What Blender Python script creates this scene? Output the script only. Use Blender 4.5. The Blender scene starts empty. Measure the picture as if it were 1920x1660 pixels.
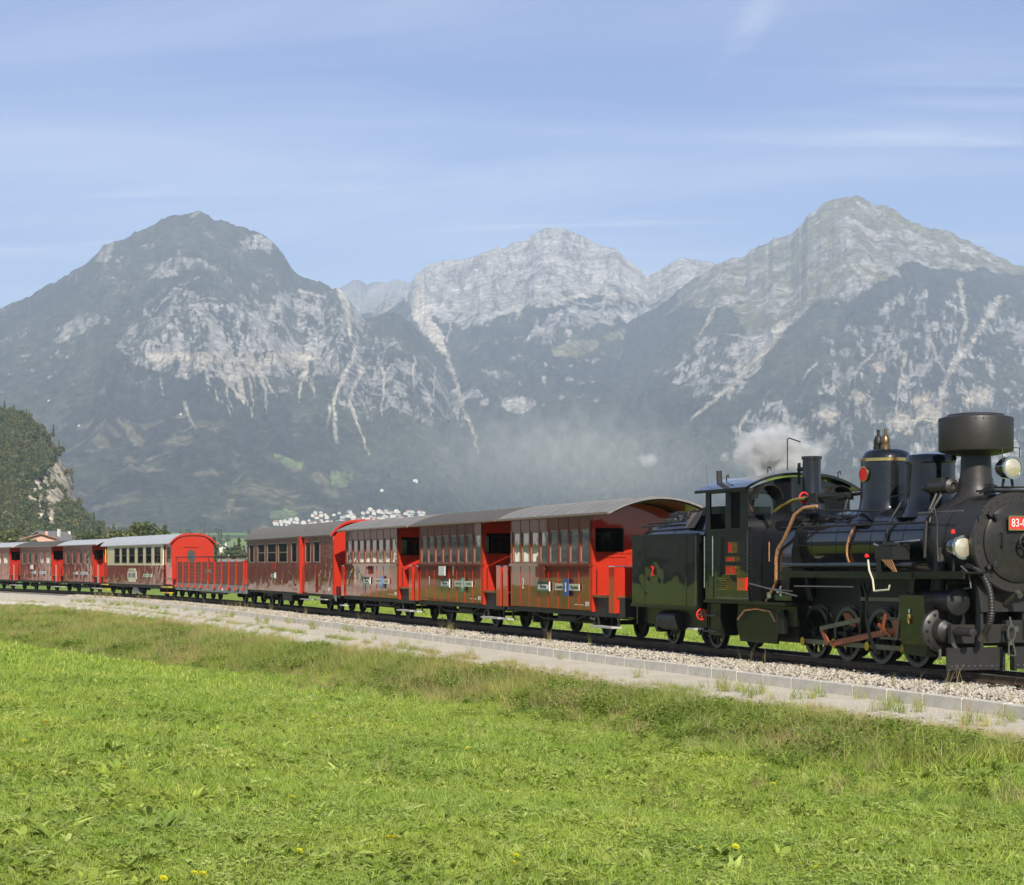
import bpy, bmesh, math, random
import numpy as np
from mathutils import Vector, Matrix, Quaternion

random.seed(7)
rng = np.random.default_rng(11)
SC = bpy.context.scene
COL = SC.collection
R_ = math.radians

# ---------------------------------------------------------------- camera
F = 3500.0            # focal length in photograph pixels (1920 wide)
HZ = 1058.0           # horizon row in the photograph
EYE = 1.65            # eye above rail top
cam_d = bpy.data.cameras.new('camera')
cam_d.sensor_width = 36.0
cam_d.lens = 36.0 * F / 1920.0
cam_d.shift_y = (HZ - 830.0) / 1920.0
cam_d.clip_start = 0.1
cam_d.clip_end = 60000.0
cam = bpy.data.objects.new('camera', cam_d)
cam.location = (0, 0, EYE)
cam.rotation_euler = (R_(90), 0, 0)
COL.objects.link(cam)
SC.camera = cam

# ---------------------------------------------------------------- sky and sun
SUN_EL = R_(35.0)
SUN_H = Vector((0.114, -0.993)).normalized()          # horizontal direction towards the sun
SUN_V = Vector((SUN_H.x * math.cos(SUN_EL), SUN_H.y * math.cos(SUN_EL), math.sin(SUN_EL)))
world = bpy.data.worlds.new('World')
SC.world = world
world.use_nodes = True
wt = world.node_tree
wt.nodes.clear()
def wn(kind, **kw):
    n = wt.nodes.new(kind)
    for k, v in kw.items():
        setattr(n, k, v)
    return n
w_out = wn('ShaderNodeOutputWorld')
w_bg = wn('ShaderNodeBackground')
w_bg.inputs['Strength'].default_value = 0.070
sky = wn('ShaderNodeTexSky')
sky.sky_type = 'NISHITA'
sky.sun_disc = False
sky.sun_elevation = SUN_EL
sky.sun_rotation = math.atan2(SUN_H.x, SUN_H.y)
sky.altitude = 600
sky.air_density = 1.0
sky.dust_density = 0.3
sky.ozone_density = 2.2
# thin cirrus veils: direction-based wisps mixed over the sky
geo = wn('ShaderNodeTexCoord')
sep = wn('ShaderNodeSeparateXYZ')
wt.links.new(geo.outputs['Generated'], sep.inputs[0])
def wmath(op, a, b=None, clamp=False):
    n = wn('ShaderNodeMath', operation=op, use_clamp=clamp)
    for i, v in enumerate((a, b)):
        if v is None:
            continue
        if isinstance(v, (int, float)):
            n.inputs[i].default_value = v
        else:
            wt.links.new(v, n.inputs[i])
    return n.outputs[0]
zc = wmath('ADD', wmath('MAXIMUM', sep.outputs[2], 0.0), 0.10)
cx = wmath('DIVIDE', sep.outputs[0], zc)
cy = wmath('DIVIDE', sep.outputs[1], zc)
comb = wn('ShaderNodeCombineXYZ')
wt.links.new(cx, comb.inputs[0]); wt.links.new(cy, comb.inputs[1])
def wisp(scale, rot, stretch, lo, hi, detail=6.0, dist=0.6, loc=(0, 0, 0)):
    m = wn('ShaderNodeMapping')
    m.inputs['Rotation'].default_value = (0, 0, rot)
    m.inputs['Scale'].default_value = (scale, scale * stretch, 1)
    m.inputs['Location'].default_value = loc
    wt.links.new(comb.outputs[0], m.inputs[0])
    n = wn('ShaderNodeTexNoise')
    n.inputs['Scale'].default_value = 1.0
    n.inputs['Detail'].default_value = detail
    n.inputs['Roughness'].default_value = 0.6
    n.inputs['Distortion'].default_value = dist
    wt.links.new(m.outputs[0], n.inputs['Vector'])
    r = wn('ShaderNodeMapRange', interpolation_type='SMOOTHSTEP')
    r.inputs[1].default_value = lo; r.inputs[2].default_value = hi
    r.inputs[3].default_value = 0; r.inputs[4].default_value = 1
    wt.links.new(n.outputs[0], r.inputs[0])
    return r.outputs[0]
veil = wisp(0.33, R_(24), 3.6, 0.42, 0.78)
streak = wisp(0.9, R_(24), 6.0, 0.48, 0.78, loc=(3.1, 1.7, 0))
patch = wisp(0.45, R_(30), 1.6, 0.45, 0.65, detail=3, loc=(7.7, 2.2, 0))
mask = wmath('ADD', wmath('MULTIPLY', veil, 0.38), wmath('MULTIPLY', wmath('MULTIPLY', streak, patch), 0.75), True)
# one brighter plume of ice cloud high on the right
pdx = wmath('SUBTRACT', wmath('ADD', cx, wmath('MULTIPLY', wmath('SUBTRACT', cy, 2.58), 0.13)), 0.318)
pm = wmath('ADD', wmath('POWER', wmath('ABSOLUTE', wmath('DIVIDE', pdx, 0.034)), 2.0), wmath('POWER', wmath('ABSOLUTE', wmath('DIVIDE', wmath('SUBTRACT', cy, 2.52), 0.24)), 2.0))
plume = wmath('MULTIPLY', wmath('SUBTRACT', 1.0, wmath('MINIMUM', wmath('POWER', pm, 0.5), 1.0)), wisp(14.0, R_(7), 0.3, 0.32, 0.70, detail=7))
mask = wmath('ADD', mask, wmath('MULTIPLY', plume, 0.36), True)
hsv = wn('ShaderNodeHueSaturation')
hsv.inputs['Hue'].default_value = 0.522
hsv.inputs['Saturation'].default_value = 1.30
wt.links.new(sky.outputs[0], hsv.inputs['Color'])
mix = wn('ShaderNodeMix', data_type='RGBA')
mix.inputs['B'].default_value = (9.0, 9.4, 10.2, 1)
wt.links.new(mask, mix.inputs['Factor'])
wt.links.new(hsv.outputs[0], mix.inputs['A'])
wt.links.new(mix.outputs['Result'], w_bg.inputs['Color'])
wt.links.new(w_bg.outputs[0], w_out.inputs['Surface'])

sun_d = bpy.data.lights.new('sun', 'SUN')
sun_d.energy = 5.0
sun_d.angle = R_(0.53)
sun_d.color = (1.0, 0.93, 0.81)
sun = bpy.data.objects.new('sun', sun_d)
sun.rotation_euler = SUN_V.to_track_quat('Z', 'Y').to_euler()
sun.location = (-40, -80, 90)
COL.objects.link(sun)

SC.view_settings.view_transform = 'Standard'
SC.view_settings.look = 'None'
SC.view_settings.exposure = 0.74
SC.view_settings.gamma = 1.0
SC.view_settings.use_curve_mapping = False
SC.cycles.use_denoising = True
SC.cycles.max_bounces = 8
SC.cycles.diffuse_bounces = 3
SC.cycles.glossy_bounces = 4
SC.cycles.transmission_bounces = 6
SC.cycles.transparent_max_bounces = 12
SC.cycles.volume_bounces = 1
SC.cycles.caustics_reflective = False
SC.cycles.caustics_refractive = False
SC.cycles.sample_clamp_indirect = 4.0

# ---------------------------------------------------------------- helpers
def prop(o, label=None, cat=None, group=None, kind=None):
    if label: o['label'] = label
    if cat: o['category'] = cat
    if group: o['group'] = group
    if kind: o['kind'] = kind
    return o

def empty(name, loc=(0, 0, 0), rz=0.0):
    o = bpy.data.objects.new(name, None)
    o.empty_display_size = 0.3
    o.location = loc
    o.rotation_euler = (0, 0, rz)
    COL.objects.link(o)
    return o

def link_mesh(name, me, parent=None, loc=None):
    o = bpy.data.objects.new(name, me)
    COL.objects.link(o)
    if parent is not None:
        o.parent = parent
    if loc is not None:
        o.location = loc
    return o

def mesh_np(name, verts, faces, mat=None, smooth=True):
    """verts (n,3) array, faces (m,4) or (m,3) int array"""
    me = bpy.data.meshes.new(name)
    verts = np.asarray(verts, dtype=np.float32)
    faces = np.asarray(faces, dtype=np.int32)
    k = faces.shape[1]
    me.vertices.add(len(verts)); me.vertices.foreach_set('co', verts.ravel())
    me.loops.add(faces.size); me.loops.foreach_set('vertex_index', faces.ravel())
    me.polygons.add(len(faces))
    me.polygons.foreach_set('loop_start', np.arange(0, faces.size, k, dtype=np.int32))
    me.polygons.foreach_set('loop_total', np.full(len(faces), k, dtype=np.int32))
    me.polygons.foreach_set('use_smooth', np.full(len(faces), smooth, dtype=bool))
    me.update(calc_edges=True)
    if mat is not None:
        me.materials.append(mat)
    return me

def set_color(me, name, rgb):
    a = me.color_attributes.new(name, 'FLOAT_COLOR', 'POINT')
    c = np.ones((len(rgb), 4), dtype=np.float32); c[:, :3] = rgb
    a.data.foreach_set('color', c.ravel())

# vectorised value noise
_P = np.random.default_rng(3).random((512, 512)).astype(np.float32)
def vnoise(x, y, seed=0):
    x = x + seed * 37.31; y = y + seed * 91.7
    xi = np.floor(x).astype(np.int64); yi = np.floor(y).astype(np.int64)
    fx = (x - xi); fy = (y - yi)
    fx = fx * fx * (3 - 2 * fx); fy = fy * fy * (3 - 2 * fy)
    a = _P[xi & 511, yi & 511]; b = _P[(xi + 1) & 511, yi & 511]
    c = _P[xi & 511, (yi + 1) & 511]; d = _P[(xi + 1) & 511, (yi + 1) & 511]
    return (a * (1 - fx) + b * fx) * (1 - fy) + (c * (1 - fx) + d * fx) * fy
def fbm(x, y, oct=5, seed=0, gain=0.5):
    s = 0; amp = 1; tot = 0
    for i in range(oct):
        s = s + amp * vnoise(x, y, seed + i * 5); tot += amp
        amp *= gain; x = x * 2.03; y = y * 2.03
    return s / tot
def ridged(x, y, oct=4, seed=0):
    s = 0; amp = 1; tot = 0
    for i in range(oct):
        s = s + amp * (1 - np.abs(2 * vnoise(x, y, seed + i * 7) - 1)); tot += amp
        amp *= 0.5; x = x * 2.1; y = y * 2.1
    return s / tot
def sstep(a, b, x):
    t = np.clip((x - a) / (b - a), 0, 1)
    return t * t * (3 - 2 * t)

# ---------------------------------------------------------------- material helpers
class MT:
    def __init__(self, name):
        self.m = bpy.data.materials.new(name); self.m.use_nodes = True
        self.t = self.m.node_tree; self.t.nodes.clear()
        self.out = self.n('ShaderNodeOutputMaterial')
    def n(self, kind, **kw):
        x = self.t.nodes.new(kind)
        for k, v in kw.items(): setattr(x, k, v)
        return x
    def l(self, a, b): self.t.links.new(a, b)
    def val(self, node, name, v):
        if isinstance(v, (int, float, tuple)): node.inputs[name].default_value = v
        else: self.l(v, node.inputs[name])
    def noise(self, scale, detail=4, rough=0.55, vec=None, dist=0.0, out='Fac'):
        n = self.n('ShaderNodeTexNoise')
        n.inputs['Scale'].default_value = scale; n.inputs['Detail'].default_value = detail
        n.inputs['Roughness'].default_value = rough; n.inputs['Distortion'].default_value = dist
        if vec is not None: self.l(vec, n.inputs['Vector'])
        return n.outputs[out]
    def obj(self, scale=(1, 1, 1)):
        c = self.n('ShaderNodeTexCoord'); m = self.n('ShaderNodeMapping')
        m.inputs['Scale'].default_value = scale
        self.l(c.outputs['Object'], m.inputs[0]); return m.outputs[0]
    def ramp(self, fac, stops):
        r = self.n('ShaderNodeValToRGB'); e = r.color_ramp.elements
        while len(e) < len(stops): e.new(0.5)
        for i, (p, c) in enumerate(stops):
            e[i].position = p; e[i].color = (c[0], c[1], c[2], 1) if isinstance(c, tuple) else (c, c, c, 1)
        self.l(fac, r.inputs[0]); return r.outputs[0]
    def mix(self, f, a, b, blend='MIX'):
        n = self.n('ShaderNodeMix', data_type='RGBA', blend_type=blend)
        if isinstance(f, (int, float)): n.inputs['Factor'].default_value = f
        else: self.l(f, n.inputs['Factor'])
        for k, v in (('A', a), ('B', b)):
            if isinstance(v, tuple): n.inputs[k].default_value = (v[0], v[1], v[2], 1)
            else: self.l(v, n.inputs[k])
        return n.outputs['Result']
    def mr(self, x, a, b, c=0.0, d=1.0):
        n = self.n('ShaderNodeMapRange')
        for i, v in enumerate((a, b, c, d)): n.inputs[i + 1].default_value = v
        self.l(x, n.inputs[0]); return n.outputs[0]
    def math(self, op, a, b=None):
        n = self.n('ShaderNodeMath', operation=op)
        for i, v in enumerate((a, b)):
            if v is None: continue
            if isinstance(v, (int, float)): n.inputs[i].default_value = v
            else: self.l(v, n.inputs[i])
        return n.outputs[0]
    def attr(self, name, out='Color'):
        a = self.n('ShaderNodeAttribute'); a.attribute_name = name; return a.outputs[out]
    def bump(self, h, strength=0.3, dist=0.02):
        b = self.n('ShaderNodeBump'); b.inputs['Strength'].default_value = strength
        b.inputs['Distance'].default_value = dist; self.l(h, b.inputs['Height']); return b.outputs[0]
    def bsdf(self, color, rough=0.6, metal=0.0, normal=None, spec=0.5, coat=0.0, coat_rough=0.05, **kw):
        p = self.n('ShaderNodeBsdfPrincipled')
        if isinstance(color, tuple): p.inputs['Base Color'].default_value = (color[0], color[1], color[2], 1)
        else: self.l(color, p.inputs['Base Color'])
        self.val(p, 'Roughness', rough); self.val(p, 'Metallic', metal)
        self.val(p, 'Specular IOR Level', spec)
        p.inputs['Coat IOR'].default_value = 1.52
        self.val(p, 'Coat Weight', coat); self.val(p, 'Coat Roughness', coat_rough)
        if normal is not None:
            self.l(normal, p.inputs['Normal']); 
            if coat: self.l(normal, p.inputs['Coat Normal'])
        for k, v in kw.items(): self.val(p, k.replace('_', ' '), v)
        self.l(p.outputs[0], self.out.inputs['Surface']); self.p = p
        return self.m

# ---------------------------------------------------------------- track line
TH = math.atan(1245.0 / F); TS, TC = math.sin(TH), math.cos(TH)
T0, RAD = -26.0, 270.0
P0 = np.array([T0 * TS, 49.25 - T0 * TC])
CEN = P0 - RAD * np.array([TC, TS])
def track_pt(t):
    """point on the centre line and the heading angle (direction of travel, +x local)"""
    if t >= T0:
        return (t * TS, 49.25 - t * TC, TH)
    a = TH + (T0 - t) / RAD
    return (P0[0] + RAD * (math.cos(a) - TC), P0[1] + RAD * (math.sin(a) - TS), a)
def track_xyz(t, u, z=0.0):
    x, y, a = track_pt(t)
    return (x + u * math.cos(a), y + u * math.sin(a), z)
def track_inv(X, Y):
    """along t and q (positive on the camera side) for arrays"""
    X = np.asarray(X, float); Y = np.asarray(Y, float)
    t = X * TS - (Y - 49.25) * TC
    q = -(X * TC + (Y - 49.25) * TS)
    dx = X - CEN[0]; dy = Y - CEN[1]
    d = np.hypot(dx, dy); a = np.arctan2(dy, dx)
    tc = T0 - (a - TH) * RAD
    use = t < T0
    return np.where(use, tc, t), np.where(use, RAD - d, q)
# ================================================================ terrain
def az_of(px): return np.arctan((np.asarray(px, float) - 960.0) / F)      # angle right of +Y
def project(V):
    Y = np.maximum(V[:, 1], 1.0)
    return 960 + F * V[:, 0] / Y, HZ - F * (V[:, 2] - EYE) / Y

def inpoly(px, py, poly):
    inside = np.zeros(px.shape, bool); n = len(poly)
    for i in range(n):
        x1, y1 = poly[i]; x2, y2 = poly[(i + 1) % n]
        cond = (y1 > py) != (y2 > py)
        with np.errstate(divide='ignore', invalid='ignore'):
            xi = (x2 - x1) * (py - y1) / ((y2 - y1) if y2 != y1 else 1e-9) + x1
        inside ^= cond & (px < xi)
    return inside
def dist_line(px, py, pts, w0, w1):
    """normalised distance to a polyline whose half width runs w0 -> w1"""
    best = np.full(px.shape, 99.0); n = len(pts) - 1
    for i in range(n):
        (ax, ay), (bx, by) = pts[i], pts[i + 1]
        dx, dy = bx - ax, by - ay; L = dx * dx + dy * dy
        s = np.clip(((px - ax) * dx + (py - ay) * dy) / L, 0, 1)
        d = np.hypot(px - ax - s * dx, py - ay - s * dy)
        w = w0 + (w1 - w0) * (i + s) / n
        best = np.minimum(best, d / w)
    return best

m_terr = MT('mountain_ground')
_c = m_terr.attr('ground_colour')
_n1 = m_terr.noise(0.045, 5, 0.7, m_terr.obj())
_n2 = m_terr.noise(0.009, 4, 0.6, m_terr.obj((1, 1, 0.6)))
_f = m_terr.mix(1.0, _c, m_terr.ramp(_n1, [(0.33, 0.35), (0.68, 1.65)]), 'MULTIPLY')
_f = m_terr.mix(1.0, _f, m_terr.ramp(_n2, [(0.3, 0.75), (0.7, 1.25)]), 'MULTIPLY')
_n3 = m_terr.noise(0.4, 4, 0.7, m_terr.obj((1, 1, 0.5)))
_f = m_terr.mix(1.0, _f, m_terr.ramp(_n3, [(0.36, 0.45), (0.62, 1.35)]), 'MULTIPLY')
MAT_TERRAIN = m_terr.bsdf(_f, 0.95, normal=m_terr.bump(_n1, 0.9, 9.0), spec=0.1)

FOREST = np.array([0.027, 0.031, 0.028]); FOREST2 = np.array([0.043, 0.048, 0.033])
ROCK = np.array([0.25, 0.24, 0.218]); ROCKD = np.array([0.09, 0.089, 0.08]); SCREE = np.array([0.40, 0.36, 0.285])
ALP = np.array([0.135, 0.130, 0.080]); MEADOW = np.array([0.11, 0.145, 0.06])

def build_mountain(name, crest, rc, rb, n_az, n_v, paint, amp=55.0, base_h=0.0, jag=9.0, seed=0, back=0.25, vpow=0.95):
    cp = np.array(crest, float)
    a0, a1 = az_of(cp[0, 0]), az_of(cp[-1, 0])
    az = np.linspace(a0, a1, n_az)
    px = 960 + F * np.tan(az)
    py = np.interp(px, cp[:, 0], cp[:, 1])
    el = (HZ - py) / F * np.cos(az)                 # height over horizontal distance
    v = np.concatenate([np.linspace(0, 1, n_v), np.array([1.01, 1.03, 1.07, 1.13, 1.2, 1.3])])
    A, V = np.meshgrid(az, v, indexing='ij'); EL = np.repeat(el[:, None], len(v), 1)
    wob = 1 + 0.05 * (fbm(A * 22, A * 0 + seed, 3, seed) - 0.5)
    RC = rc * wob; RB = rb * (1 + 0.06 * (fbm(A * 15, A * 0 + 5, 3, seed + 3) - 0.5))
    r = RB + (RC - RB) * V
    q = np.where(V <= 1, np.clip(V, 0, 1) ** vpow, 1 - back * (V - 1) / 0.3)
    h = r * q * EL + base_h * (1 - np.clip(V, 0, 1))
    h = np.where(V > 1, RC * EL - (V - 1) * (RC - RB) * 0.75, h)
    X = r * np.sin(A); Y = r * np.cos(A)
    # gullies and ribs that run down the slope, plus finer relief
    across = A * rc
    warp = (fbm(across / 500, r / 900, 3, seed + 11) - 0.5) * 350
    g1 = ridged((across + warp) / 420, r / 1500, 4, seed + 1) - 0.55
    g2 = ridged((across + warp * 0.6) / 130, r / 420, 4, seed + 2) - 0.55
    g3 = fbm(X / 60, Y / 60, 4, seed + 4) - 0.5
    env = np.sin(np.clip(V, 0, 1) * math.pi) ** 0.6 * np.clip(h / 150, 0, 1)
    crestj = ((fbm(across / 70, A * 0 + 2.5, 4, seed + 8) - 0.5) * jag * 2 + (ridged(across / 38, A * 0 + 1.5, 3, seed + 9) - 0.6) * jag * 2.0) * sstep(0.6, 1.0, V) * np.clip(h / 250, 0, 1)
    h = h + env * (amp * 1.6 * g1 + amp * 0.85 * g2 + 34 * g3) + crestj
    Vt = np.stack([X.ravel(), Y.ravel(), (h + EYE).ravel()], 1)
    na, nv = len(az), len(v)
    i = np.arange(na - 1)[:, None] * nv + np.arange(nv - 1)[None, :]
    i = i.ravel()
    faces = np.stack([i, i + nv, i + nv + 1, i + 1], 1)
    me = mesh_np(name, Vt, faces, MAT_TERRAIN)
    ppx, ppy = project(Vt)
    # paint in the mountain's own surface coordinates; slope from the height field
    gx = np.gradient(h, axis=0) / np.maximum(np.gradient(across, axis=0), 1e-3)
    gy = np.gradient(h, axis=1) / np.maximum(np.gradient(r, axis=1), 1e-3)
    slope = np.hypot(gx, gy).ravel()
    set_color(me, 'ground_colour', paint(ppx, ppy, V.ravel(), slope, (across.ravel(), r.ravel())))
    o = link_mesh(name, me)
    prop(o, kind='structure')
    return o

def streaks(ar, s=0):
    """fall-line streak noise"""
    a, r = ar
    w = (fbm(a / 160, r / 300, 3, s + 40) - 0.5) * 45
    return 0.55 * fbm((a + w) / 22, r / 130, 4, s + 41) + 0.45 * fbm((a + w * .5) / 7.5, r / 36, 3, s + 43)

def blend(c, m, col):
    return c * (1 - m[:, None]) + col * m[:, None]
def base_forest(px, py, ar, s):
    a, r = ar
    n = fbm(a / 300, r / 300, 4, s + 20); f = fbm(a / 18, r / 30, 3, s + 21)
    c = blend(np.repeat(FOREST[None], len(px), 0), sstep(0.42, 0.62, n), FOREST2)
    return c * (0.35 + 1.3 * f)[:, None]
def rock_col(ar, s):
    a, r = ar
    st = streaks(ar, s); n = fbm(a / 90, r / 120, 4, s + 30)
    c = blend(np.repeat(ROCK[None], len(a), 0), sstep(0.54, 0.64, st) * 0.8, ROCKD)
    return c * (0.60 + 0.8 * n)[:, None]
def soft(mask, n, lo=0.35, hi=0.6): return mask * sstep(lo, hi, n)
def blur_poly(px, py, poly, ar, s, wob=26, cell=60):
    a, r = ar
    jx = (fbm(a / cell, r / cell, 4, s + 50) - 0.5) * wob * 2
    jy = (fbm(a / cell, r / cell, 4, s + 57) - 0.5) * wob * 2
    return inpoly(px + jx, py + jy, poly).astype(float)
def gully(px, py, ar, pts, w0, w1, s=0):
    a, r = ar
    jx = (fbm(a / 60, r / 70, 4, s + 70) - 0.5) * 11
    n = fbm(a / 14, r / 22, 3, s + 71)
    return (0.35 + 0.75 * fbm(a / 30, r / 45, 2, s + 72)) * sstep(1.15, 0.45, dist_line(px + jx, py, pts, w0 * .8, w1 * .6) + (n - 0.5) * 1.5)

def paint_left(px, py, v, slope, ar):
    c = base_forest(px, py, ar, 1)
    rk = rock_col(ar, 1); st = streaks(ar, 2); n = fbm(ar[0] / 45, ar[1] / 60, 4, 77)
    cliff = blur_poly(px, py, [(215, 655), (270, 600), (325, 545), (370, 560), (400, 545), (470, 580), (520, 560), (560, 548), (625, 540),
                               (665, 600), (690, 640), (660, 700), (620, 690), (580, 700), (540, 715), (500, 700), (470, 690), (430, 715),
                               (380, 705), (340, 700), (300, 690), (250, 690)], ar, 1, 30, 90)
    m = np.clip(cliff * sstep(0.455, 0.545, 0.62 * st + 0.2 * n + 0.18 * fbm(ar[0] / 5.5, ar[1] / 9, 2, 94) + 0.03 * sstep(600, 660, py) - 0.035 * sstep(420, 250, px)), 0, 1)
    up = blur_poly(px, py, [(250, 510), (290, 495), (330, 480), (380, 485), (400, 500), (330, 512), (280, 525)], ar, 2, 12, 40)
    up = np.maximum(up, blur_poly(px, py, [(448, 455), (480, 437), (512, 455), (505, 480), (490, 470), (455, 470)], ar, 3, 9, 40))
    up = np.maximum(up, blur_poly(px, py, [(178, 480), (195, 455), (212, 458), (205, 492), (182, 492)], ar, 4, 8, 40))
    up = np.maximum(up, blur_poly(px, py, [(100, 640), (125, 600), (175, 590), (215, 600), (160, 622), (112, 640)], ar, 5, 9, 40) * 0.8)
    m = np.maximum(m, up * sstep(0.455, 0.535, 0.55 * st + 0.2 * n + 0.25 * fbm(ar[0] / 6, ar[1] / 8, 2, 98)))
    m = np.maximum(m, 0.9 * sstep(0.665, 0.72, 0.6 * n + 0.4 * fbm(ar[0] / 6, ar[1] / 8, 2, 99)) * (py < 740))
    spur = blur_poly(px, py, [(622, 545), (700, 640), (760, 760), (860, 790), (830, 700), (770, 620), (680, 590), (640, 550)], ar, 6, 22, 80)
    m = np.maximum(m, spur * sstep(0.48, 0.56, 0.65 * st + 0.35 * n))
    c = blend(c, np.clip(m, 0, 1), 0) + rk * np.clip(m, 0, 1)[:, None]
    # scree fingers under the cliff
    fa = ridged(ar[0] / 34 + ar[1] / 500, ar[1] / 900, 3, 93); fl = np.clip((fa - 0.62) / 0.38, 0, 1) ** 1.3 * 130
    fg = sstep(0, 14, fl - (py - 688)) * (py > 660) * sstep(262, 300, px) * sstep(640, 600, px) * sstep(0.36, 0.5, st)
    c = blend(c, np.clip(fg, 0, 1) * 0.85, SCREE * 0.9)
    for k, (pts, w0, w1) in enumerate([
        ([(362, 405), (372, 398)], 5, 3),
        ([(410, 690), (425, 720), (435, 770)], 5, 2), ([(480, 680), (495, 730), (500, 775)], 7, 2), ([(485, 690), (520, 745)], 5, 2), ([(580, 670), (565, 720), (560, 755)], 5, 2),
        ([(345, 755), (358, 790), (370, 805)], 5, 2),
        ([(640, 560), (652, 610), (655, 650), (635, 700), (625, 760), (632, 830)], 7, 5), ([(620, 760), (615, 800)], 5, 2),
        ([(665, 690), (655, 735), (662, 780), (690, 850)], 7, 4),
        ([(560, 545), (620, 560)], 5, 2)]):
        g = gully(px, py, ar, pts, w0, w1, k)
        c = blend(c, g * 0.92, SCREE)
    mead = blur_poly(px, py, [(512, 850), (540, 856), (568, 868), (570, 878), (545, 874), (515, 858)], ar, 8, 5, 60)
    mead = np.maximum(mead, blur_poly(px, py, [(620, 880), (650, 884), (700, 898), (735, 906), (730, 920), (690, 912), (660, 905), (645, 916), (622, 908)], ar, 9, 5, 60))
    mead = np.maximum(mead, blur_poly(px, py, [(505, 962), (535, 955), (560, 965), (530, 978), (505, 975)], ar, 10, 5, 60) * 0.9)
    clear = blur_poly(px, py, [(400, 955), (440, 935), (452, 950), (430, 968), (395, 975)], ar, 12, 8, 40) * sstep(.4, .6, st)
    brown = blur_poly(px, py, [(215, 780), (240, 790), (270, 830), (262, 845), (240, 825)], ar, 13, 9, 40) * 0.7
    brown = np.maximum(brown, 0.55 * sstep(0.62, 0.72, fbm(ar[0] / 80, ar[1] / 60, 4, 91)) * (py > 780))
    c = blend(c, np.maximum(clear, brown) * 0.8, np.array([0.20, 0.17, 0.11]))
    return blend(c, mead, MEADOW * 1.15)

def paint_spur(px, py, v, slope, ar):
    c = base_forest(px, py, ar, 2)
    rk = rock_col(ar, 12); st = streaks(ar, 13); n = fbm(ar[0] / 45, ar[1] / 60, 4, 177); sp = fbm(ar[0] / 5.5, ar[1] / 9, 2, 178)
    z = blur_poly(px, py, [(560, 560), (622, 530), (660, 540), (690, 600), (700, 640), (760, 640), (830, 690), (870, 780), (800, 795), (730, 770), (690, 800), (640, 770), (620, 700), (560, 680)], ar, 61, 22, 70)
    m = z * sstep(0.465, 0.545, 0.6 * st + 0.2 * n + 0.2 * sp)
    top = blur_poly(px, py, [(690, 600), (735, 575), (780, 600), (830, 660), (800, 690), (740, 660), (700, 660)], ar, 62, 14, 60)
    m = m * (1 - 0.75 * top * sstep(0.40, 0.5, n))
    c = blend(c, np.clip(m, 0, 1), 0) + rk * np.clip(m, 0, 1)[:, None]
    for k, (pts, w0, w1) in enumerate([([(634, 535), (650, 580), (656, 640)], 13, 5), ([(668, 650), (655, 690), (635, 720), (624, 760), (632, 800), (636, 835)], 6, 5), ([(628, 745), (616, 800)], 4, 2),
                                       ([(682, 690), (662, 725), (655, 750), (666, 790), (692, 852)], 6, 3), ([(778, 670), (776, 720)], 4, 2), ([(815, 690), (812, 760)], 4, 2), ([(720, 700), (716, 780)], 4, 2)]):
        c = blend(c, np.clip(gully(px, py, ar, pts, w0, w1, k + 80) * 1.25, 0, 1), SCREE * 1.05)
    return c

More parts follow.
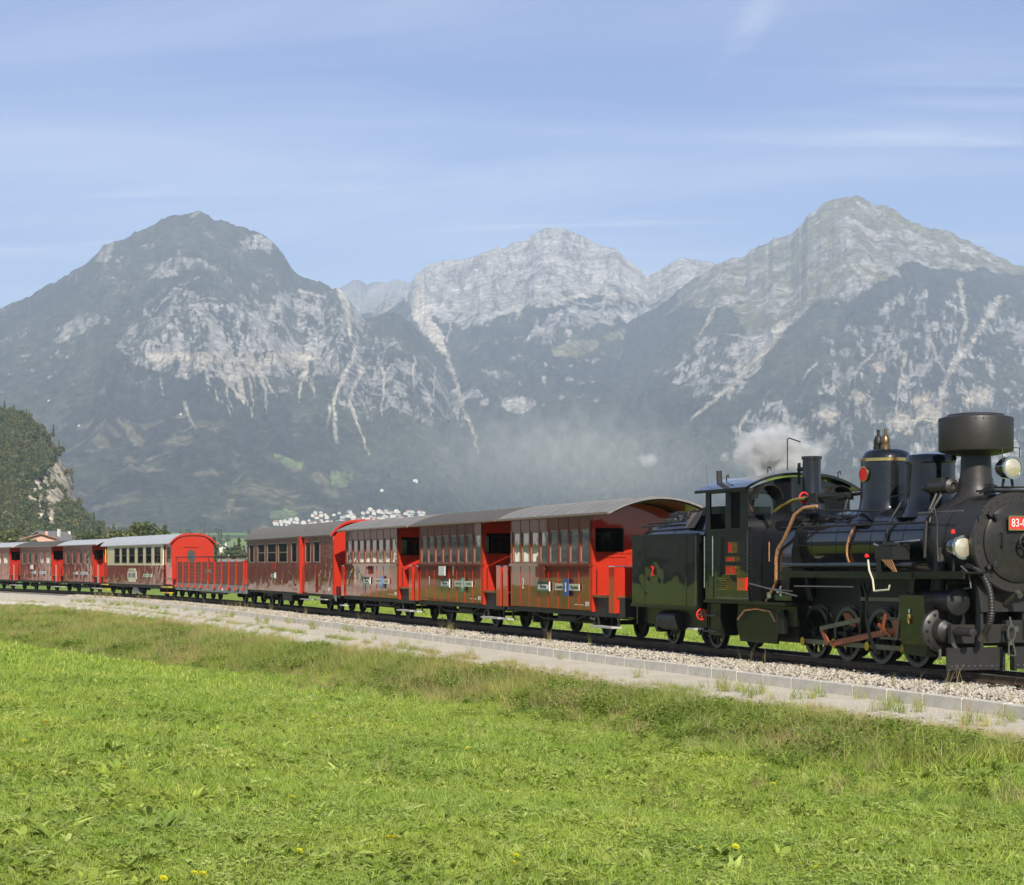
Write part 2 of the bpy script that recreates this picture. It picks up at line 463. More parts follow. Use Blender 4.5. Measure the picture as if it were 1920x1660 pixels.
def paint_middle(px, py, v, slope, ar):
    c = base_forest(px, py, ar, 3)
    rk = rock_col(ar, 3) * 1.12; st = streaks(ar, 3); n = fbm(ar[0] / 45, ar[1] / 60, 4, 78)
    band = fbm(ar[0] / 500, ar[1] / 26, 4, 79)
    rk = rk * (0.86 + 0.26 * sstep(0.35, 0.6, band))[:, None]
    top = blur_poly(px, py, [(600, 400), (1360, 400), (1350, 505), (1300, 540), (1250, 572), (1180, 560), (1120, 556), (1060, 562), (1010, 572),
                             (960, 588), (920, 605), (870, 612), (835, 606), (800, 590), (760, 560), (700, 590), (600, 590)], ar, 14, 16, 60)
    m = top * (1 - 0.85 * sstep(0.60, 0.70, 0.5 * n + 0.5 * fbm(ar[0] / 160, ar[1] / 130, 4, 80)))
    mid = blur_poly(px, py, [(985, 640), (1010, 600), (1080, 575), (1140, 560), (1245, 575), (1230, 600), (1170, 605), (1110, 612), (1060, 632), (1010, 648)], ar, 15, 14, 50)
    m = np.maximum(m, mid * sstep(0.40, 0.54, 0.5 * st + 0.5 * n))
    low = blur_poly(px, py, [(700, 600), (745, 610), (800, 650), (850, 710), (880, 790), (800, 790), (730, 740), (660, 760), (650, 690)], ar, 16, 26, 70)
    m = np.maximum(m, low * sstep(0.49, 0.57, 0.65 * st + 0.35 * n))
    m = np.maximum(m, blur_poly(px, py, [(935, 760), (960, 745), (990, 735), (1005, 755), (985, 775), (950, 770)], ar, 17, 9, 40) * sstep(0.36, 0.5, n))
    m = np.maximum(m, 0.8 * sstep(0.68, 0.74, n) * (py < 760))
    c = blend(c, np.clip(m, 0, 1), 0) + rk * np.clip(m, 0, 1)[:, None]
    sc = blur_poly(px, py, [(775, 545), (795, 535), (800, 580), (812, 600), (830, 625), (842, 672), (830, 660), (800, 632), (772, 592)], ar, 18, 6, 40)
    c = blend(c, sc, SCREE * 1.1)
    for k, (pts, w0, w1) in enumerate([([(788, 500), (790, 560), (800, 600)], 9, 14), ([(838, 660), (850, 700), (872, 770), (888, 815), (896, 845)], 6, 4),
                                       ([(845, 605), (838, 640)], 3, 3), ([(975, 580), (970, 600)], 6, 3), ([(1040, 570), (1100, 548), (1190, 556)], 6, 6), ([(700, 700), (712, 770)], 4, 2)]):
        c = blend(c, gully(px, py, ar, pts, w0, w1, k + 20) * 0.9, SCREE)
    al = blur_poly(px, py, [(1035, 655), (1060, 640), (1110, 635), (1130, 640), (1120, 655), (1080, 672), (1040, 668)], ar, 19, 5, 50)
    al = np.maximum(al, blur_poly(px, py, [(1130, 630), (1170, 615), (1180, 622), (1135, 645)], ar, 20, 5, 40) * 0.7)
    return blend(c, al, ALP * 0.95)

def paint_right(px, py, v, slope, ar):
    c = base_forest(px, py, ar, 5)
    rk = rock_col(ar, 5) * 0.95; st = streaks(ar, 6); n = fbm(ar[0] / 45, ar[1] / 60, 4, 85)
    a, r = ar
    alp = blur_poly(px, py, [(1240, 590), (1300, 520), (1200, 300), (2200, 300), (2200, 480), (1890, 520), (1840, 500), (1760, 500), (1710, 490), (1650, 530), (1600, 555),
                             (1560, 575), (1500, 590), (1460, 620), (1430, 660), (1400, 700), (1385, 640), (1400, 590), (1380, 560), (1330, 590), (1290, 570)], ar, 21, 24, 90)
    lay = 0.6 * fbm(a / 150 + r / 300, r / 75 - a / 110, 5, 86) + 0.4 * fbm(a / 22, r / 30, 3, 87)
    alpc = np.repeat(ALP[None], len(px), 0) * (0.7 + 0.6 * n)[:, None]
    rmix = alp * sstep(0.47, 0.56, 0.6 * lay + 0.4 * n)
    c = blend(c, alp, 0) + alpc * alp[:, None]
    m = rmix
    low = blur_poly(px, py, [(1230, 700), (1300, 640), (1380, 640), (1470, 610), (1440, 650), (1420, 700), (1370, 760), (1310, 740), (1250, 720)], ar, 22, 28, 80)
    m = np.maximum(m, low * sstep(0.48, 0.56, 0.6 * st + 0.4 * n))
    low2 = blur_poly(px, py, [(1560, 620), (1700, 560), (1850, 540), (2000, 560), (2000, 880), (1700, 900), (1480, 860), (1380, 800), (1480, 740), (1560, 690)], ar, 23, 50, 150)
    m = np.maximum(m, low2 * sstep(0.52, 0.60, 0.7 * st + 0.3 * n))
    m = np.maximum(m, blur_poly(px, py, [(1865, 615), (1930, 600), (1960, 630), (1900, 645)], ar, 24, 10, 40) * sstep(.35, .5, n))
    c = blend(c, np.clip(m, 0, 1), 0) + rk * np.clip(m, 0, 1)[:, None]
    for k, (pts, w0, w1) in enumerate([([(1470, 610), (1430, 660), (1380, 715), (1320, 765), (1295, 785)], 12, 4), ([(1800, 525), (1812, 600), (1795, 660), (1780, 695)], 8, 5),
                                       ([(1872, 560), (1830, 630), (1785, 690), (1765, 740), (1752, 810)], 10, 8), ([(1745, 640), (1770, 700)], 5, 3), ([(1700, 660), (1685, 730), (1680, 770)], 6, 4),
                                       ([(1530, 680), (1500, 720)], 4, 2), ([(1405, 770), (1380, 810), (1375, 830)], 5, 2), ([(1600, 700), (1640, 660)], 4, 3), ([(1340, 580), (1305, 640)], 5, 3)]):
        c = blend(c, gully(px, py, ar, pts, w0, w1, k + 40) * 0.85, SCREE * 0.92)
    for k, (x, y, w) in enumerate([(1550, 775, 24), (1610, 745, 17), (1740, 765, 34), (1690, 790, 24), (1840, 745, 26), (1790, 800, 20), (1500, 800, 14), (1650, 690, 14)]):
        d = np.hypot(px - x, (py - y) * 1.3) / w + (n - 0.5) * 2.2 + (st - 0.5) * 2.0
        c = blend(c, sstep(1.0, 0.5, d) * 0.75, np.array([0.42, 0.36, 0.27]))
    return c

def paint_far(px, py, v, slope, ar):
    n = fbm(ar[0] / 120, ar[1] / 60, 4, 88)
    c = rock_col(ar, 8)
    return blend(c, sstep(0.5, 0.6, n) * 0.6, ALP * 0.8)

def paint_plain(px, py, v, slope, ar):
    c = base_forest(px, py, ar, 9); n = fbm(ar[0] / 260, ar[1] / 200, 4, 89)
    return blend(c, sstep(0.55, 0.7, n) * sstep(0.5, 0.9, v), ROCK)

build_mountain('mountain_left', [(-260, 700), (-120, 640), (0, 581), (60, 551), (130, 517), (180, 480), (196, 457), (230, 449), (278, 428), (300, 414), (330, 406), (350, 405),
    (362, 400), (375, 396), (390, 402), (402, 412), (420, 412), (440, 421), (465, 430), (486, 438), (510, 457), (530, 478), (548, 503), (562, 516), (600, 528), (622, 546), (640, 566),
    (665, 600), (690, 650), (720, 710), (760, 780), (810, 850), (880, 920), (980, 990)], 5600, 2700, 720, 320, paint_left, amp=52, seed=1)
build_mountain('mountain_spur', [(470, 760), (540, 660), (590, 590), (618, 548), (632, 539), (645, 548), (662, 572), (680, 596), (700, 594), (720, 588), (738, 584), (756, 594), (780, 618), (806, 648), (834, 686),
    (860, 730), (884, 790), (910, 860), (960, 930), (1040, 990)], 5350, 2700, 400, 300, paint_spur, amp=45, seed=17, jag=6)
build_mountain('mountain_middle', [(520, 640), (600, 610), (640, 590), (700, 580), (740, 562), (764, 545), (778, 520), (798, 500), (830, 491), (862, 488), (880, 486), (920, 470), (932, 463), (948, 468), (962, 456),
    (985, 452), (1000, 440), (1020, 431), (1045, 429), (1070, 432), (1092, 442), (1112, 458), (1140, 464), (1160, 470), (1168, 482), (1198, 501), (1214, 519), (1240, 508), (1262, 494),
    (1278, 485), (1300, 487), (1336, 492), (1380, 520), (1440, 580), (1520, 660), (1640, 760)], 7000, 3000, 700, 300, paint_middle, amp=62, seed=4, jag=8)
build_mountain('mountain_right', [(880, 985), (930, 930), (970, 850), (1000, 780), (1040, 715), (1090, 668), (1160, 618), (1230, 577), (1290, 528), (1345, 494), (1400, 476), (1440, 456), (1470, 442),
    (1502, 426), (1514, 408), (1540, 386), (1578, 372), (1604, 365), (1618, 370), (1638, 382), (1660, 384), (1682, 392), (1698, 408), (1730, 425), (1760, 430), (1800, 446), (1830, 458), (1858, 476), (1880, 487),
    (1920, 502), (1990, 540), (2080, 600), (2200, 640)], 6000, 2800, 800, 310, paint_right, amp=50, seed=9)
build_mountain('mountain_ridge_behind', [(560, 580), (620, 548), (648, 536), (662, 525), (672, 526), (690, 536), (706, 530), (720, 531), (736, 525), (752, 525), (775, 532), (830, 560), (900, 600)],
               9500, 5500, 150, 60, paint_far, amp=40, seed=14)
# the valley's other slopes, outside the picture on both sides
build_mountain('mountain_west', [(-9000, 700), (-6000, 560), (-4200, 640), (-3000, 520), (-2000, 600), (-1300, 560), (-700, 640), (-230, 720)], 5000, 2200, 160, 60, paint_plain, amp=50, seed=21)
build_mountain('mountain_east', [(2150, 640), (2700, 560), (3600, 620), (5000, 540), (8000, 700)], 5000, 2400, 110, 50, paint_plain, amp=50, seed=27)
# ================================================================ near ground
FT = np.array([[-200, -90, -60, -26, -9.8, 1.1, 13.2, 25, 60], [24, 20, 16, 11.1, 8.5, 6.0, 5.9, 6.6, 7.2], [-1.6, -1.6, -1.55, -1.5, -1.4, -1.2, -0.95, -0.65, -0.5]])
PE = np.array([[-200, -95, -82, -70, -55, -30, 0, 26, 60], [16, 14, 11, 6.5, 4.7, 4.1, 3.7, 3.55, 3.5]])      # outer edge of the gravel path
def ground_z(X, Y):
    t, q = track_inv(X, Y)
    foot = np.interp(t, FT[0], FT[1]); zf = np.interp(t, FT[0], FT[2]); pe = np.interp(t, PE[0], PE[1])
    foot = np.maximum(foot, pe + 1.2)
    k = np.clip((q - pe) / (foot - pe), 0, 1)
    bank = -0.46 + (zf + 0.46) * (0.75 * np.sqrt(k) + 0.25 * sstep(0, 1, k))
    mead = zf + (-0.06 - zf) * sstep(0, 1, (q - foot) / np.maximum(16.5 - foot, 6.0))
    z = np.where(q < foot, bank, mead)
    r = np.hypot(X, Y)
    n = (fbm(X / 1.7, Y / 1.7, 3, 61) - 0.5) * 0.10 + (fbm(X / 9, Y / 9, 2, 62) - 0.5) * 0.25 * sstep(0, 3, q - foot)
    z = z + n * sstep(pe - 0.2, pe + 0.6, q)
    z = np.where(q < pe - 0.35, -0.66, z)
    far = -0.55 - 1.2 * sstep(6, 60, -q)
    z = np.where(q < -2.6, far + (fbm(X / 6, Y / 6, 3, 63) - 0.5) * 0.12 * sstep(2.6, 6, -q), z)
    return z + 46 * sstep(900, 2700, r) + (fbm(X / 120, Y / 120, 2, 64) - 0.5) * 3.0 * sstep(250, 700, r)

m_gr = MT('meadow_soil')
_v = m_gr.obj()
_a = m_gr.attr('ground_colour')
_n = m_gr.noise(2.2, 5, 0.65, _v)
_n2 = m_gr.noise(38.0, 3, 0.6, _v)
_c = m_gr.mix(1.0, _a, m_gr.ramp(_n, [(0.3, 0.65), (0.7, 1.35)]), 'MULTIPLY')
_c = m_gr.mix(1.0, _c, m_gr.ramp(_n2, [(0.3, 0.6), (0.7, 1.4)]), 'MULTIPLY')
MAT_GROUND = m_gr.bsdf(_c, 0.95, normal=m_gr.bump(_n2, 0.8, 0.03), spec=0.1)

def build_ground():
    d = math.degrees
    az = np.radians(np.concatenate([np.linspace(-180, -60, 50), np.linspace(-57, -18.5, 60), np.linspace(-18, 18, 420), np.linspace(18.5, 57, 40), np.linspace(60, 180, 50)]))
    r = np.concatenate([[0.0, 2.5, 5.0, 7.0], np.linspace(8, 60, 210), np.geomspace(60.6, 220, 90), np.geomspace(228, 3400, 60)])
    A, Rr = np.meshgrid(az, r, indexing='ij')
    X = (Rr * np.sin(A)).ravel(); Y = (Rr * np.cos(A)).ravel()
    Z = ground_z(X, Y)
    na, nr = len(az), len(r)
    i = (np.arange(na - 1)[:, None] * nr + np.arange(nr - 1)[None, :]).ravel()
    me = mesh_np('ground', np.stack([X, Y, Z], 1), np.stack([i, i + nr, i + nr + 1, i + 1], 1), MAT_GROUND)
    t, q = track_inv(X, Y)
    base = np.repeat(np.array([[0.19, 0.27, 0.045]]), len(X), 0)
    n = fbm(X / 3, Y / 3, 4, 65)
    base = blend(base, sstep(0.45, 0.65, n) * 0.6, np.array([0.22, 0.29, 0.055]))
    pe = np.interp(t, PE[0], PE[1]); foot = np.interp(t, FT[0], FT[1])
    base = blend(base, sstep(pe + 1.6, pe, q) * (q > 0), np.array([0.22, 0.23, 0.085]))
    base = blend(base, ((q > -2.6) & (q < pe + 0.05)).astype(float), np.array([0.35, 0.32, 0.27]))
    # far fields: strips of mown and unmown grass, some maize
    rr = np.hypot(X, Y)
    u = X * 0.8 + Y * 0.25; w = -X * 0.25 + Y * 0.8
    cell = _P[(np.floor(u / 70).astype(int)) & 511, (np.floor(w / 260).astype(int)) & 511]
    fld = np.where(cell[:, None] < 0.5, np.array([[0.13, 0.22, 0.05]]), np.where(cell[:, None] < 0.8, np.array([[0.17, 0.24, 0.07]]), np.array([[0.08, 0.12, 0.035]])))
    fpx = 960 + F * X / np.maximum(Y, 1); wood = fbm(X / 90, Y / 90, 3, 73)
    far_wood = sstep(520, 760, rr) * np.where((fpx > 326) & (fpx < 470), sstep(0.56, 0.62, wood), sstep(0.30, 0.40, wood))
    fld = fld * (1 - far_wood[:, None]) + np.array([[0.045, 0.06, 0.026]]) * far_wood[:, None]
    base = base * (1 - sstep(150, 400, rr)[:, None]) + fld * sstep(150, 400, rr)[:, None]
    set_color(me, 'ground_colour', base)
    o = link_mesh('meadow_ground', me); prop(o, kind='structure')
build_ground()

# ---------------------------------------------------------------- track bed, path, kerb, rails
def strip(name, ts, prof, mat, smooth=True):
    """sweep a cross profile [(q,z)..] (q may be a function of t) along the track"""
    V = []; n = len(prof)
    for t in ts:
        for q, z in prof:
            qq = q(t) if callable(q) else q
            V.append(track_xyz(t, -qq, z))
    i = (np.arange(len(ts) - 1)[:, None] * n + np.arange(n - 1)[None, :]).ravel()
    return mesh_np(name, np.array(V), np.stack([i, i + 1, i + n + 1, i + n], 1), mat, smooth)

m = MT('pale_gravel')
_v = m.obj(); _n = m.noise(60.0, 4, 0.7, _v); _n2 = m.noise(1.3, 4, 0.6, _v)
vor = m.n('ShaderNodeTexVoronoi'); vor.inputs['Scale'].default_value = 42.0; m.l(_v, vor.inputs['Vector'])
_c = m.mix(m.mr(_n2, 0.35, 0.7), (0.62, 0.56, 0.44), (0.72, 0.66, 0.54))
_c = m.mix(1.0, _c, m.ramp(_n, [(0.28, 0.72), (0.62, 1.12)]), 'MULTIPLY')
_c = m.mix(1.0, _c, m.ramp(vor.outputs['Color'], [(0.0, 0.80), (1.0, 1.15)]), 'MULTIPLY')
MAT_GRAVEL = m.bsdf(_c, 0.95, normal=m.bump(vor.outputs['Distance'], 0.9, 0.03), spec=0.15)

m = MT('ballast_stone')
_r = m.n('ShaderNodeObjectInfo').outputs['Random']
_c = m.ramp(_r, [(0.0, (0.20, 0.185, 0.16)), (0.3, (0.46, 0.42, 0.34)), (0.55, (0.33, 0.285, 0.22)), (0.75, (0.58, 0.53, 0.44)), (1.0, (0.43, 0.375, 0.30))])
MAT_STONE = m.bsdf(m.mix(1.0, _c, m.ramp(m.noise(9, 3, .6, m.obj()), [(0.3, 0.7), (0.7, 1.2)]), 'MULTIPLY'), 0.9, spec=0.2)
m = MT('ballast_bed')
_v = m.obj(); vor = m.n('ShaderNodeTexVoronoi'); vor.inputs['Scale'].default_value = 17.0; m.l(_v, vor.inputs['Vector'])
_c = m.mix(1.0, (0.24, 0.215, 0.185), m.ramp(vor.outputs['Color'], [(0.0, 0.4), (1.0, 1.5)]), 'MULTIPLY')
MAT_BALLAST = m.bsdf(_c, 0.95, normal=m.bump(vor.outputs['Distance'], 1.0, 0.06), spec=0.15)
m = MT('kerb_concrete')
_n = m.noise(7, 5, 0.65, m.obj())
MAT_KERB = m.bsdf(m.mix(m.mr(_n, 0.3, 0.75), (0.44, 0.41, 0.355), (0.62, 0.58, 0.50)), 0.85, normal=m.bump(m.noise(90, 3, .6, m.obj()), 0.25, 0.004))
m = MT('rail_steel')
_n = m.noise(4, 5, 0.6, m.obj())
MAT_RAIL = m.bsdf(m.mix(m.mr(_n, 0.35, 0.65), (0.055, 0.035, 0.024), (0.11, 0.075, 0.05)), 0.55, metal=0.3)
m = MT('rail_running_face'); MAT_RAILTOP = m.bsdf((0.45, 0.44, 0.42), 0.25, metal=1.0)
m = MT('sleeper_wood'); _n = m.noise(6, 5, .7, m.obj((1, 14, 4)))
MAT_SLEEPER = m.bsdf(m.mix(_n, (0.035, 0.027, 0.02), (0.09, 0.072, 0.055)), 0.9)

TSA = np.concatenate([np.arange(60, -26, -1.0), np.arange(-26, -150, -2.0)])
o = link_mesh('gravel_path', strip('gravel_path', TSA, [(1.86, -0.40), (2.3, -0.385), (2.9, -0.39), (lambda t: np.interp(t, PE[0], PE[1]) - 0.3, -0.41), (lambda t: np.interp(t, PE[0], PE[1]) + 0.05, -0.435), (lambda t: np.interp(t, PE[0], PE[1]) + 0.5, -0.75)], MAT_GRAVEL))
prop(o, kind='structure')
bed = link_mesh('track_bed', strip('track_bed', TSA, [(-2.7, -0.62), (-1.75, -0.2), (-0.9, -0.17), (0.9, -0.17), (1.45, -0.19), (1.74, -0.245)], MAT_BALLAST))
prop(bed, kind='structure')

def box_mesh(name, sx, sy, sz, mat, bev=0.0):
    bm = bmesh.new(); bmesh.ops.create_cube(bm, size=1.0)
    bmesh.ops.scale(bm, vec=(sx, sy, sz), verts=bm.verts)
    if bev: bmesh.ops.bevel(bm, geom=bm.edges[:], offset=bev, segments=1, affect='EDGES', profile=0.5)
    me = bpy.data.meshes.new(name); bm.to_mesh(me); bm.free(); me.materials.append(mat); return me

track = empty('railway_track'); prop(track, kind='structure')
for side in (-1, 1):
    qc = side * 0.40
    prof = [(qc - .05, -.12), (qc - .05, -.108), (qc - .012, -.092), (qc - .012, -.03), (qc - .027, -.022), (qc - .027, -.004), (qc - .022, 0), (qc + .022, 0), (qc + .027, -.004), (qc + .027, -.022), (qc + .012, -.03), (qc + .012, -.092), (qc + .05, -.108), (qc + .05, -.12)]
    me = strip('rail', TSA, prof, MAT_RAIL, False); me.materials.append(MAT_RAILTOP)
    mi = np.zeros(len(me.polygons), dtype=np.int32); mi[6::len(prof) - 1] = 1
    me.polygons.foreach_set('material_index', mi)
    link_mesh('rail', me, track)
me_sl = box_mesh('sleeper', 0.22, 1.55, 0.14, MAT_SLEEPER, 0.012)
for k, t in enumerate(np.arange(27.0, -40.0, -0.66)):
    x, y, a = track_pt(t)
    o = link_mesh('sleeper', me_sl, track, (x, y, -0.195 + 0.006 * random.random()))
    o.rotation_euler = (0, 0, a - math.pi / 2 + random.uniform(-.02, .02))
kerb = empty('concrete_kerb'); prop(kerb, kind='structure')
me_kb = box_mesh('kerb_block', 0.988, 0.15, 0.34, MAT_KERB, 0.012)
for k, t in enumerate(np.arange(29.5, -100.0, -1.0)):
    x, y, z = track_xyz(t, -1.805, -0.39 + random.uniform(-.006, .006)); a = track_pt(t)[2]
    o = link_mesh('kerb_block', me_kb, kerb, (x, y, z)); o.rotation_euler = (random.uniform(-.01, .01), 0, a - math.pi / 2 + random.uniform(-.004, .004))

# ---------------------------------------------------------------- scattering (grass, stones, leaves: stuff)
def scatter(name, pts, rot, scl, pid, protos, label, cat):
    me = bpy.data.meshes.new(name); n = len(pts)
    me.vertices.add(n); me.vertices.foreach_set('co', np.asarray(pts, np.float32).ravel())
    a = me.attributes.new('rot', 'FLOAT_VECTOR', 'POINT'); a.data.foreach_set('vector', np.asarray(rot, np.float32).ravel())
    a = me.attributes.new('scl', 'FLOAT_VECTOR', 'POINT'); a.data.foreach_set('vector', np.asarray(scl, np.float32).ravel())
    a = me.attributes.new('pid', 'INT', 'POINT'); a.data.foreach_set('value', np.asarray(pid, np.int32))
    o = link_mesh(name, me)
    ng = bpy.data.node_groups.new(name + '_scatter', 'GeometryNodeTree')
    ng.interface.new_socket('Geometry', in_out='INPUT', socket_type='NodeSocketGeometry')
    ng.interface.new_socket('Geometry', in_out='OUTPUT', socket_type='NodeSocketGeometry')
    N = ng.nodes; L = ng.links
    gi = N.new('NodeGroupInput'); go = N.new('NodeGroupOutput')
    iop = N.new('GeometryNodeInstanceOnPoints'); jn = N.new('GeometryNodeJoinGeometry')
    for p in reversed(protos):
        oi = N.new('GeometryNodeObjectInfo'); oi.inputs['Object'].default_value = p; oi.inputs['As Instance'].default_value = True
        L.new(oi.outputs['Geometry'], jn.inputs[0])
    def na(nm, ty):
        x = N.new('GeometryNodeInputNamedAttribute'); x.data_type = ty; x.inputs['Name'].default_value = nm; return x.outputs[0]
    L.new(gi.outputs[0], iop.inputs['Points']); L.new(jn.outputs[0], iop.inputs['Instance'])
    iop.inputs['Pick Instance'].default_value = True
    L.new(na('pid', 'INT'), iop.inputs['Instance Index'])
    e2r = N.new('FunctionNodeEulerToRotation'); L.new(na('rot', 'FLOAT_VECTOR'), e2r.inputs[0]); L.new(e2r.outputs[0], iop.inputs['Rotation'])
    L.new(na('scl', 'FLOAT_VECTOR'), iop.inputs['Scale'])
    L.new(iop.outputs[0], go.inputs[0])
    md = o.modifiers.new('scatter', 'NODES'); md.node_group = ng
    prop(o, label, cat, kind='stuff')
    return o
def proto(name, me):
    return bpy.data.objects.new(name, me)          # never linked to the scene, only instanced

def leaf_mat(name, stops, trans=0.35, rough=0.55, vary=0.25):
    m = MT(name)
    rnd = m.n('ShaderNodeObjectInfo').outputs['Random']
    c = m.ramp(rnd, stops)
    va = m.attr('tint', 'Fac')
    c = m.mix(1.0, c, m.ramp(va, [(0.0, 1 - vary * 1.6), (1.0, 1 + vary * 1.6)]), 'MULTIPLY')
    gp = m.n('ShaderNodeNewGeometry').outputs['Position']
    c = m.mix(1.0, c, m.ramp(m.noise(0.55, 4, .6, gp), [(0.30, (0.86, 0.92, 0.95)), (0.5, (1.0, 1.0, 1.0)), (0.70, (1.16, 1.08, 1.0))]), 'MULTIPLY')
    b = m.n('ShaderNodeBsdfPrincipled'); m.l(c, b.inputs['Base Color']); b.inputs['Roughness'].default_value = rough
    b.inputs['Specular IOR Level'].default_value = 0.35
    t = m.n('ShaderNodeBsdfTranslucent'); m.l(m.mix(1.0, c, (1.25, 1.15, 0.6), 'MULTIPLY'), t.inputs['Color'])
    x = m.n('ShaderNodeMixShader'); x.inputs[0].default_value = trans
    m.l(b.outputs[0], x.inputs[1]); m.l(t.outputs[0], x.inputs[2]); m.l(x.outputs[0], m.out.inputs['Surface'])
    return m.m
MAT_GRASS = leaf_mat('meadow_grass', [(0.0, (0.195, 0.31, 0.040)), (0.35, (0.26, 0.37, 0.052)), (0.7, (0.315, 0.41, 0.070)), (1.0, (0.42, 0.45, 0.13))])
MAT_LEAF = leaf_mat('broad_leaf', [(0.0, (0.21, 0.30, 0.042)), (0.5, (0.31, 0.39, 0.070)), (1.0, (0.40, 0.46, 0.13))], 0.3, 0.45)
MAT_ROUGH = leaf_mat('rough_grass', [(0.0, (0.17, 0.25, 0.040)), (0.4, (0.25, 0.315, 0.062)), (0.75, (0.33, 0.36, 0.095)), (1.0, (0.44, 0.40, 0.16))])
MAT_STRAW = leaf_mat('dry_grass', [(0.0, (0.30, 0.25, 0.10)), (0.5, (0.42, 0.33, 0.16)), (1.0, (0.27, 0.26, 0.09))], 0.25, 0.7)
MAT_WEED = leaf_mat('weed_leaf', [(0.0, (0.15, 0.23, 0.032)), (0.5, (0.22, 0.31, 0.044)), (1.0, (0.30, 0.37, 0.066))], 0.42, 0.5)

def blades(name, n, rad, h0, h1, w, lean, mat, seg=3, curl=1.0, seed=0, heads=0):
    g = random.Random(seed); V = []; Fc = []; T = []
    for i in range(n):
        a = g.uniform(0, 6.283); rr = rad * math.sqrt(g.random()); bx, by = rr * math.cos(a), rr * math.sin(a)
        h = g.uniform(h0, h1); d = g.uniform(0, 6.283); le = lean * g.uniform(.3, 1.2); fx, fy = math.cos(d), math.sin(d)
        pa = g.uniform(0, 6.283); wx, wy = math.cos(pa), math.sin(pa); ti = g.random(); s0 = len(V); ww = w * g.uniform(.7, 1.3)
        for k in range(seg + 1):
            s = k / seg; b = le * h * s ** (1 + curl); z = h * s * (1 - 0.25 * le * s); hw = ww * 0.5 * (1 - s) ** 0.6 if k < seg else 0
            if k < seg:
                V += [(bx + fx * b - wx * hw, by + fy * b - wy * hw, z), (bx + fx * b + wx * hw, by + fy * b + wy * hw, z)]; T += [ti, ti]
            else:
                V.append((bx + fx * b, by + fy * b, z)); T.append(ti)
        for k in range(seg - 1): Fc.append((s0 + 2 * k, s0 + 2 * k + 1, s0 + 2 * k + 3, s0 + 2 * k + 2))
        Fc.append((s0 + 2 * seg - 2, s0 + 2 * seg - 1, s0 + 2 * seg))
    me = bpy.data.meshes.new(name); me.from_pydata(V, [], Fc); me.materials.append(mat)
    at = me.attributes.new('tint', 'FLOAT', 'POINT'); at.data.foreach_set('value', T)
    me.polygons.foreach_set('use_smooth', [True] * len(Fc)); return proto(name, me)

def leaves(name, items, mat, seed=0):
    """items: (base xyz, heading, rise angle, length, width, droop) -> folded oval leaves"""
    g = random.Random(seed); V = []; Fc = []; T = []
    for (b, hd, rise, ln, wd, droop) in items:
        s0 = len(V); ti = g.random(); cx, sx = math.cos(hd), math.sin(hd); prof = (0.25, 0.8, 1.0, 0.7, 0.0); n = 4
        for k in range(n + 1):
            s = k / n; ang = rise - droop * s; x = ln * s * math.cos(rise - droop * s * .5); z = ln * s * math.sin(rise - droop * s * .6)
            hw = wd * .5 * prof[k]; up = hw * .35
            V += [(b[0] + cx * x - sx * hw, b[1] + sx * x + cx * hw, b[2] + z + up), (b[0] + cx * x, b[1] + sx * x, b[2] + z), (b[0] + cx * x + sx * hw, b[1] + sx * x - cx * hw, b[2] + z + up)]; T += [ti] * 3
        for k in range(n):
            i = s0 + 3 * k; Fc += [(i, i + 1, i + 4, i + 3), (i + 1, i + 2, i + 5, i + 4)]
    me = bpy.data.meshes.new(name); me.from_pydata(V, [], Fc); me.materials.append(mat)
    at = me.attributes.new('tint', 'FLOAT', 'POINT'); at.data.foreach_set('value', T)
    me.polygons.foreach_set('use_smooth', [True] * len(Fc)); return proto(name, me)

g = random.Random(5)
def rosette(n, l0, l1, wr, rise0, rise1, seed):
    g = random.Random(seed)
    return [((0, 0, 0.01), g.uniform(0, 6.283), g.uniform(rise0, rise1), (l := g.uniform(l0, l1)), l * wr * g.uniform(.8, 1.2), g.uniform(.3, 1.1)) for _ in range(n)]
def clover(n, rad, h0, h1, seed):
    g = random.Random(seed); it = []
    for _ in range(n):
        a = g.uniform(0, 6.283); r = rad * math.sqrt(g.random()); z = g.uniform(h0, h1); h = g.uniform(0, 6.283)
        for k in range(3): it.append(((r * math.cos(a), r * math.sin(a), z), h + k * 2.094, g.uniform(-.1, .5), g.uniform(.014, .026), g.uniform(.012, .022), .2))
    return it
def weedplant(n, h, seed, ll=0.08):
    g = random.Random(seed); it = []
    for s in range(7):
        a = g.uniform(0, 6.283); lean = g.uniform(.05, .5)
        hh = h * g.uniform(.6, 1.1)
        for k in range(n):
            z = hh * (k + 1) / n; d = lean * z
            for sgn in (0, 3.14): it.append(((math.cos(a) * (d + .03), math.sin(a) * (d + .03), z), a + 1.57 * (k % 2) + sgn + g.uniform(-.5, .5), g.uniform(-.2, .6), ll * g.uniform(.7, 1.2), ll * .5 * g.uniform(.8, 1.2), .7))
    return it
PR_MEADOW = [blades('short_grass', 30, .085, .04, .10, .0055, .55, MAT_GRASS, seed=1), blades('short_grass', 26, .08, .05, .13, .005, .8, MAT_GRASS, seed=2),
             leaves('clover_patch', clover(16, .085, .02, .06, 3), MAT_LEAF, 3), leaves('small_rosette', rosette(9, .06, .12, .26, .15, .9, 4), MAT_LEAF, 4),
             leaves('dock_rosette', rosette(13, .09, .17, .30, .25, 1.0, 6), MAT_LEAF, 6), leaves('dandelion_leaves', rosette(10, .10, .18, .2, .1, .6, 8), MAT_LEAF, 8)]
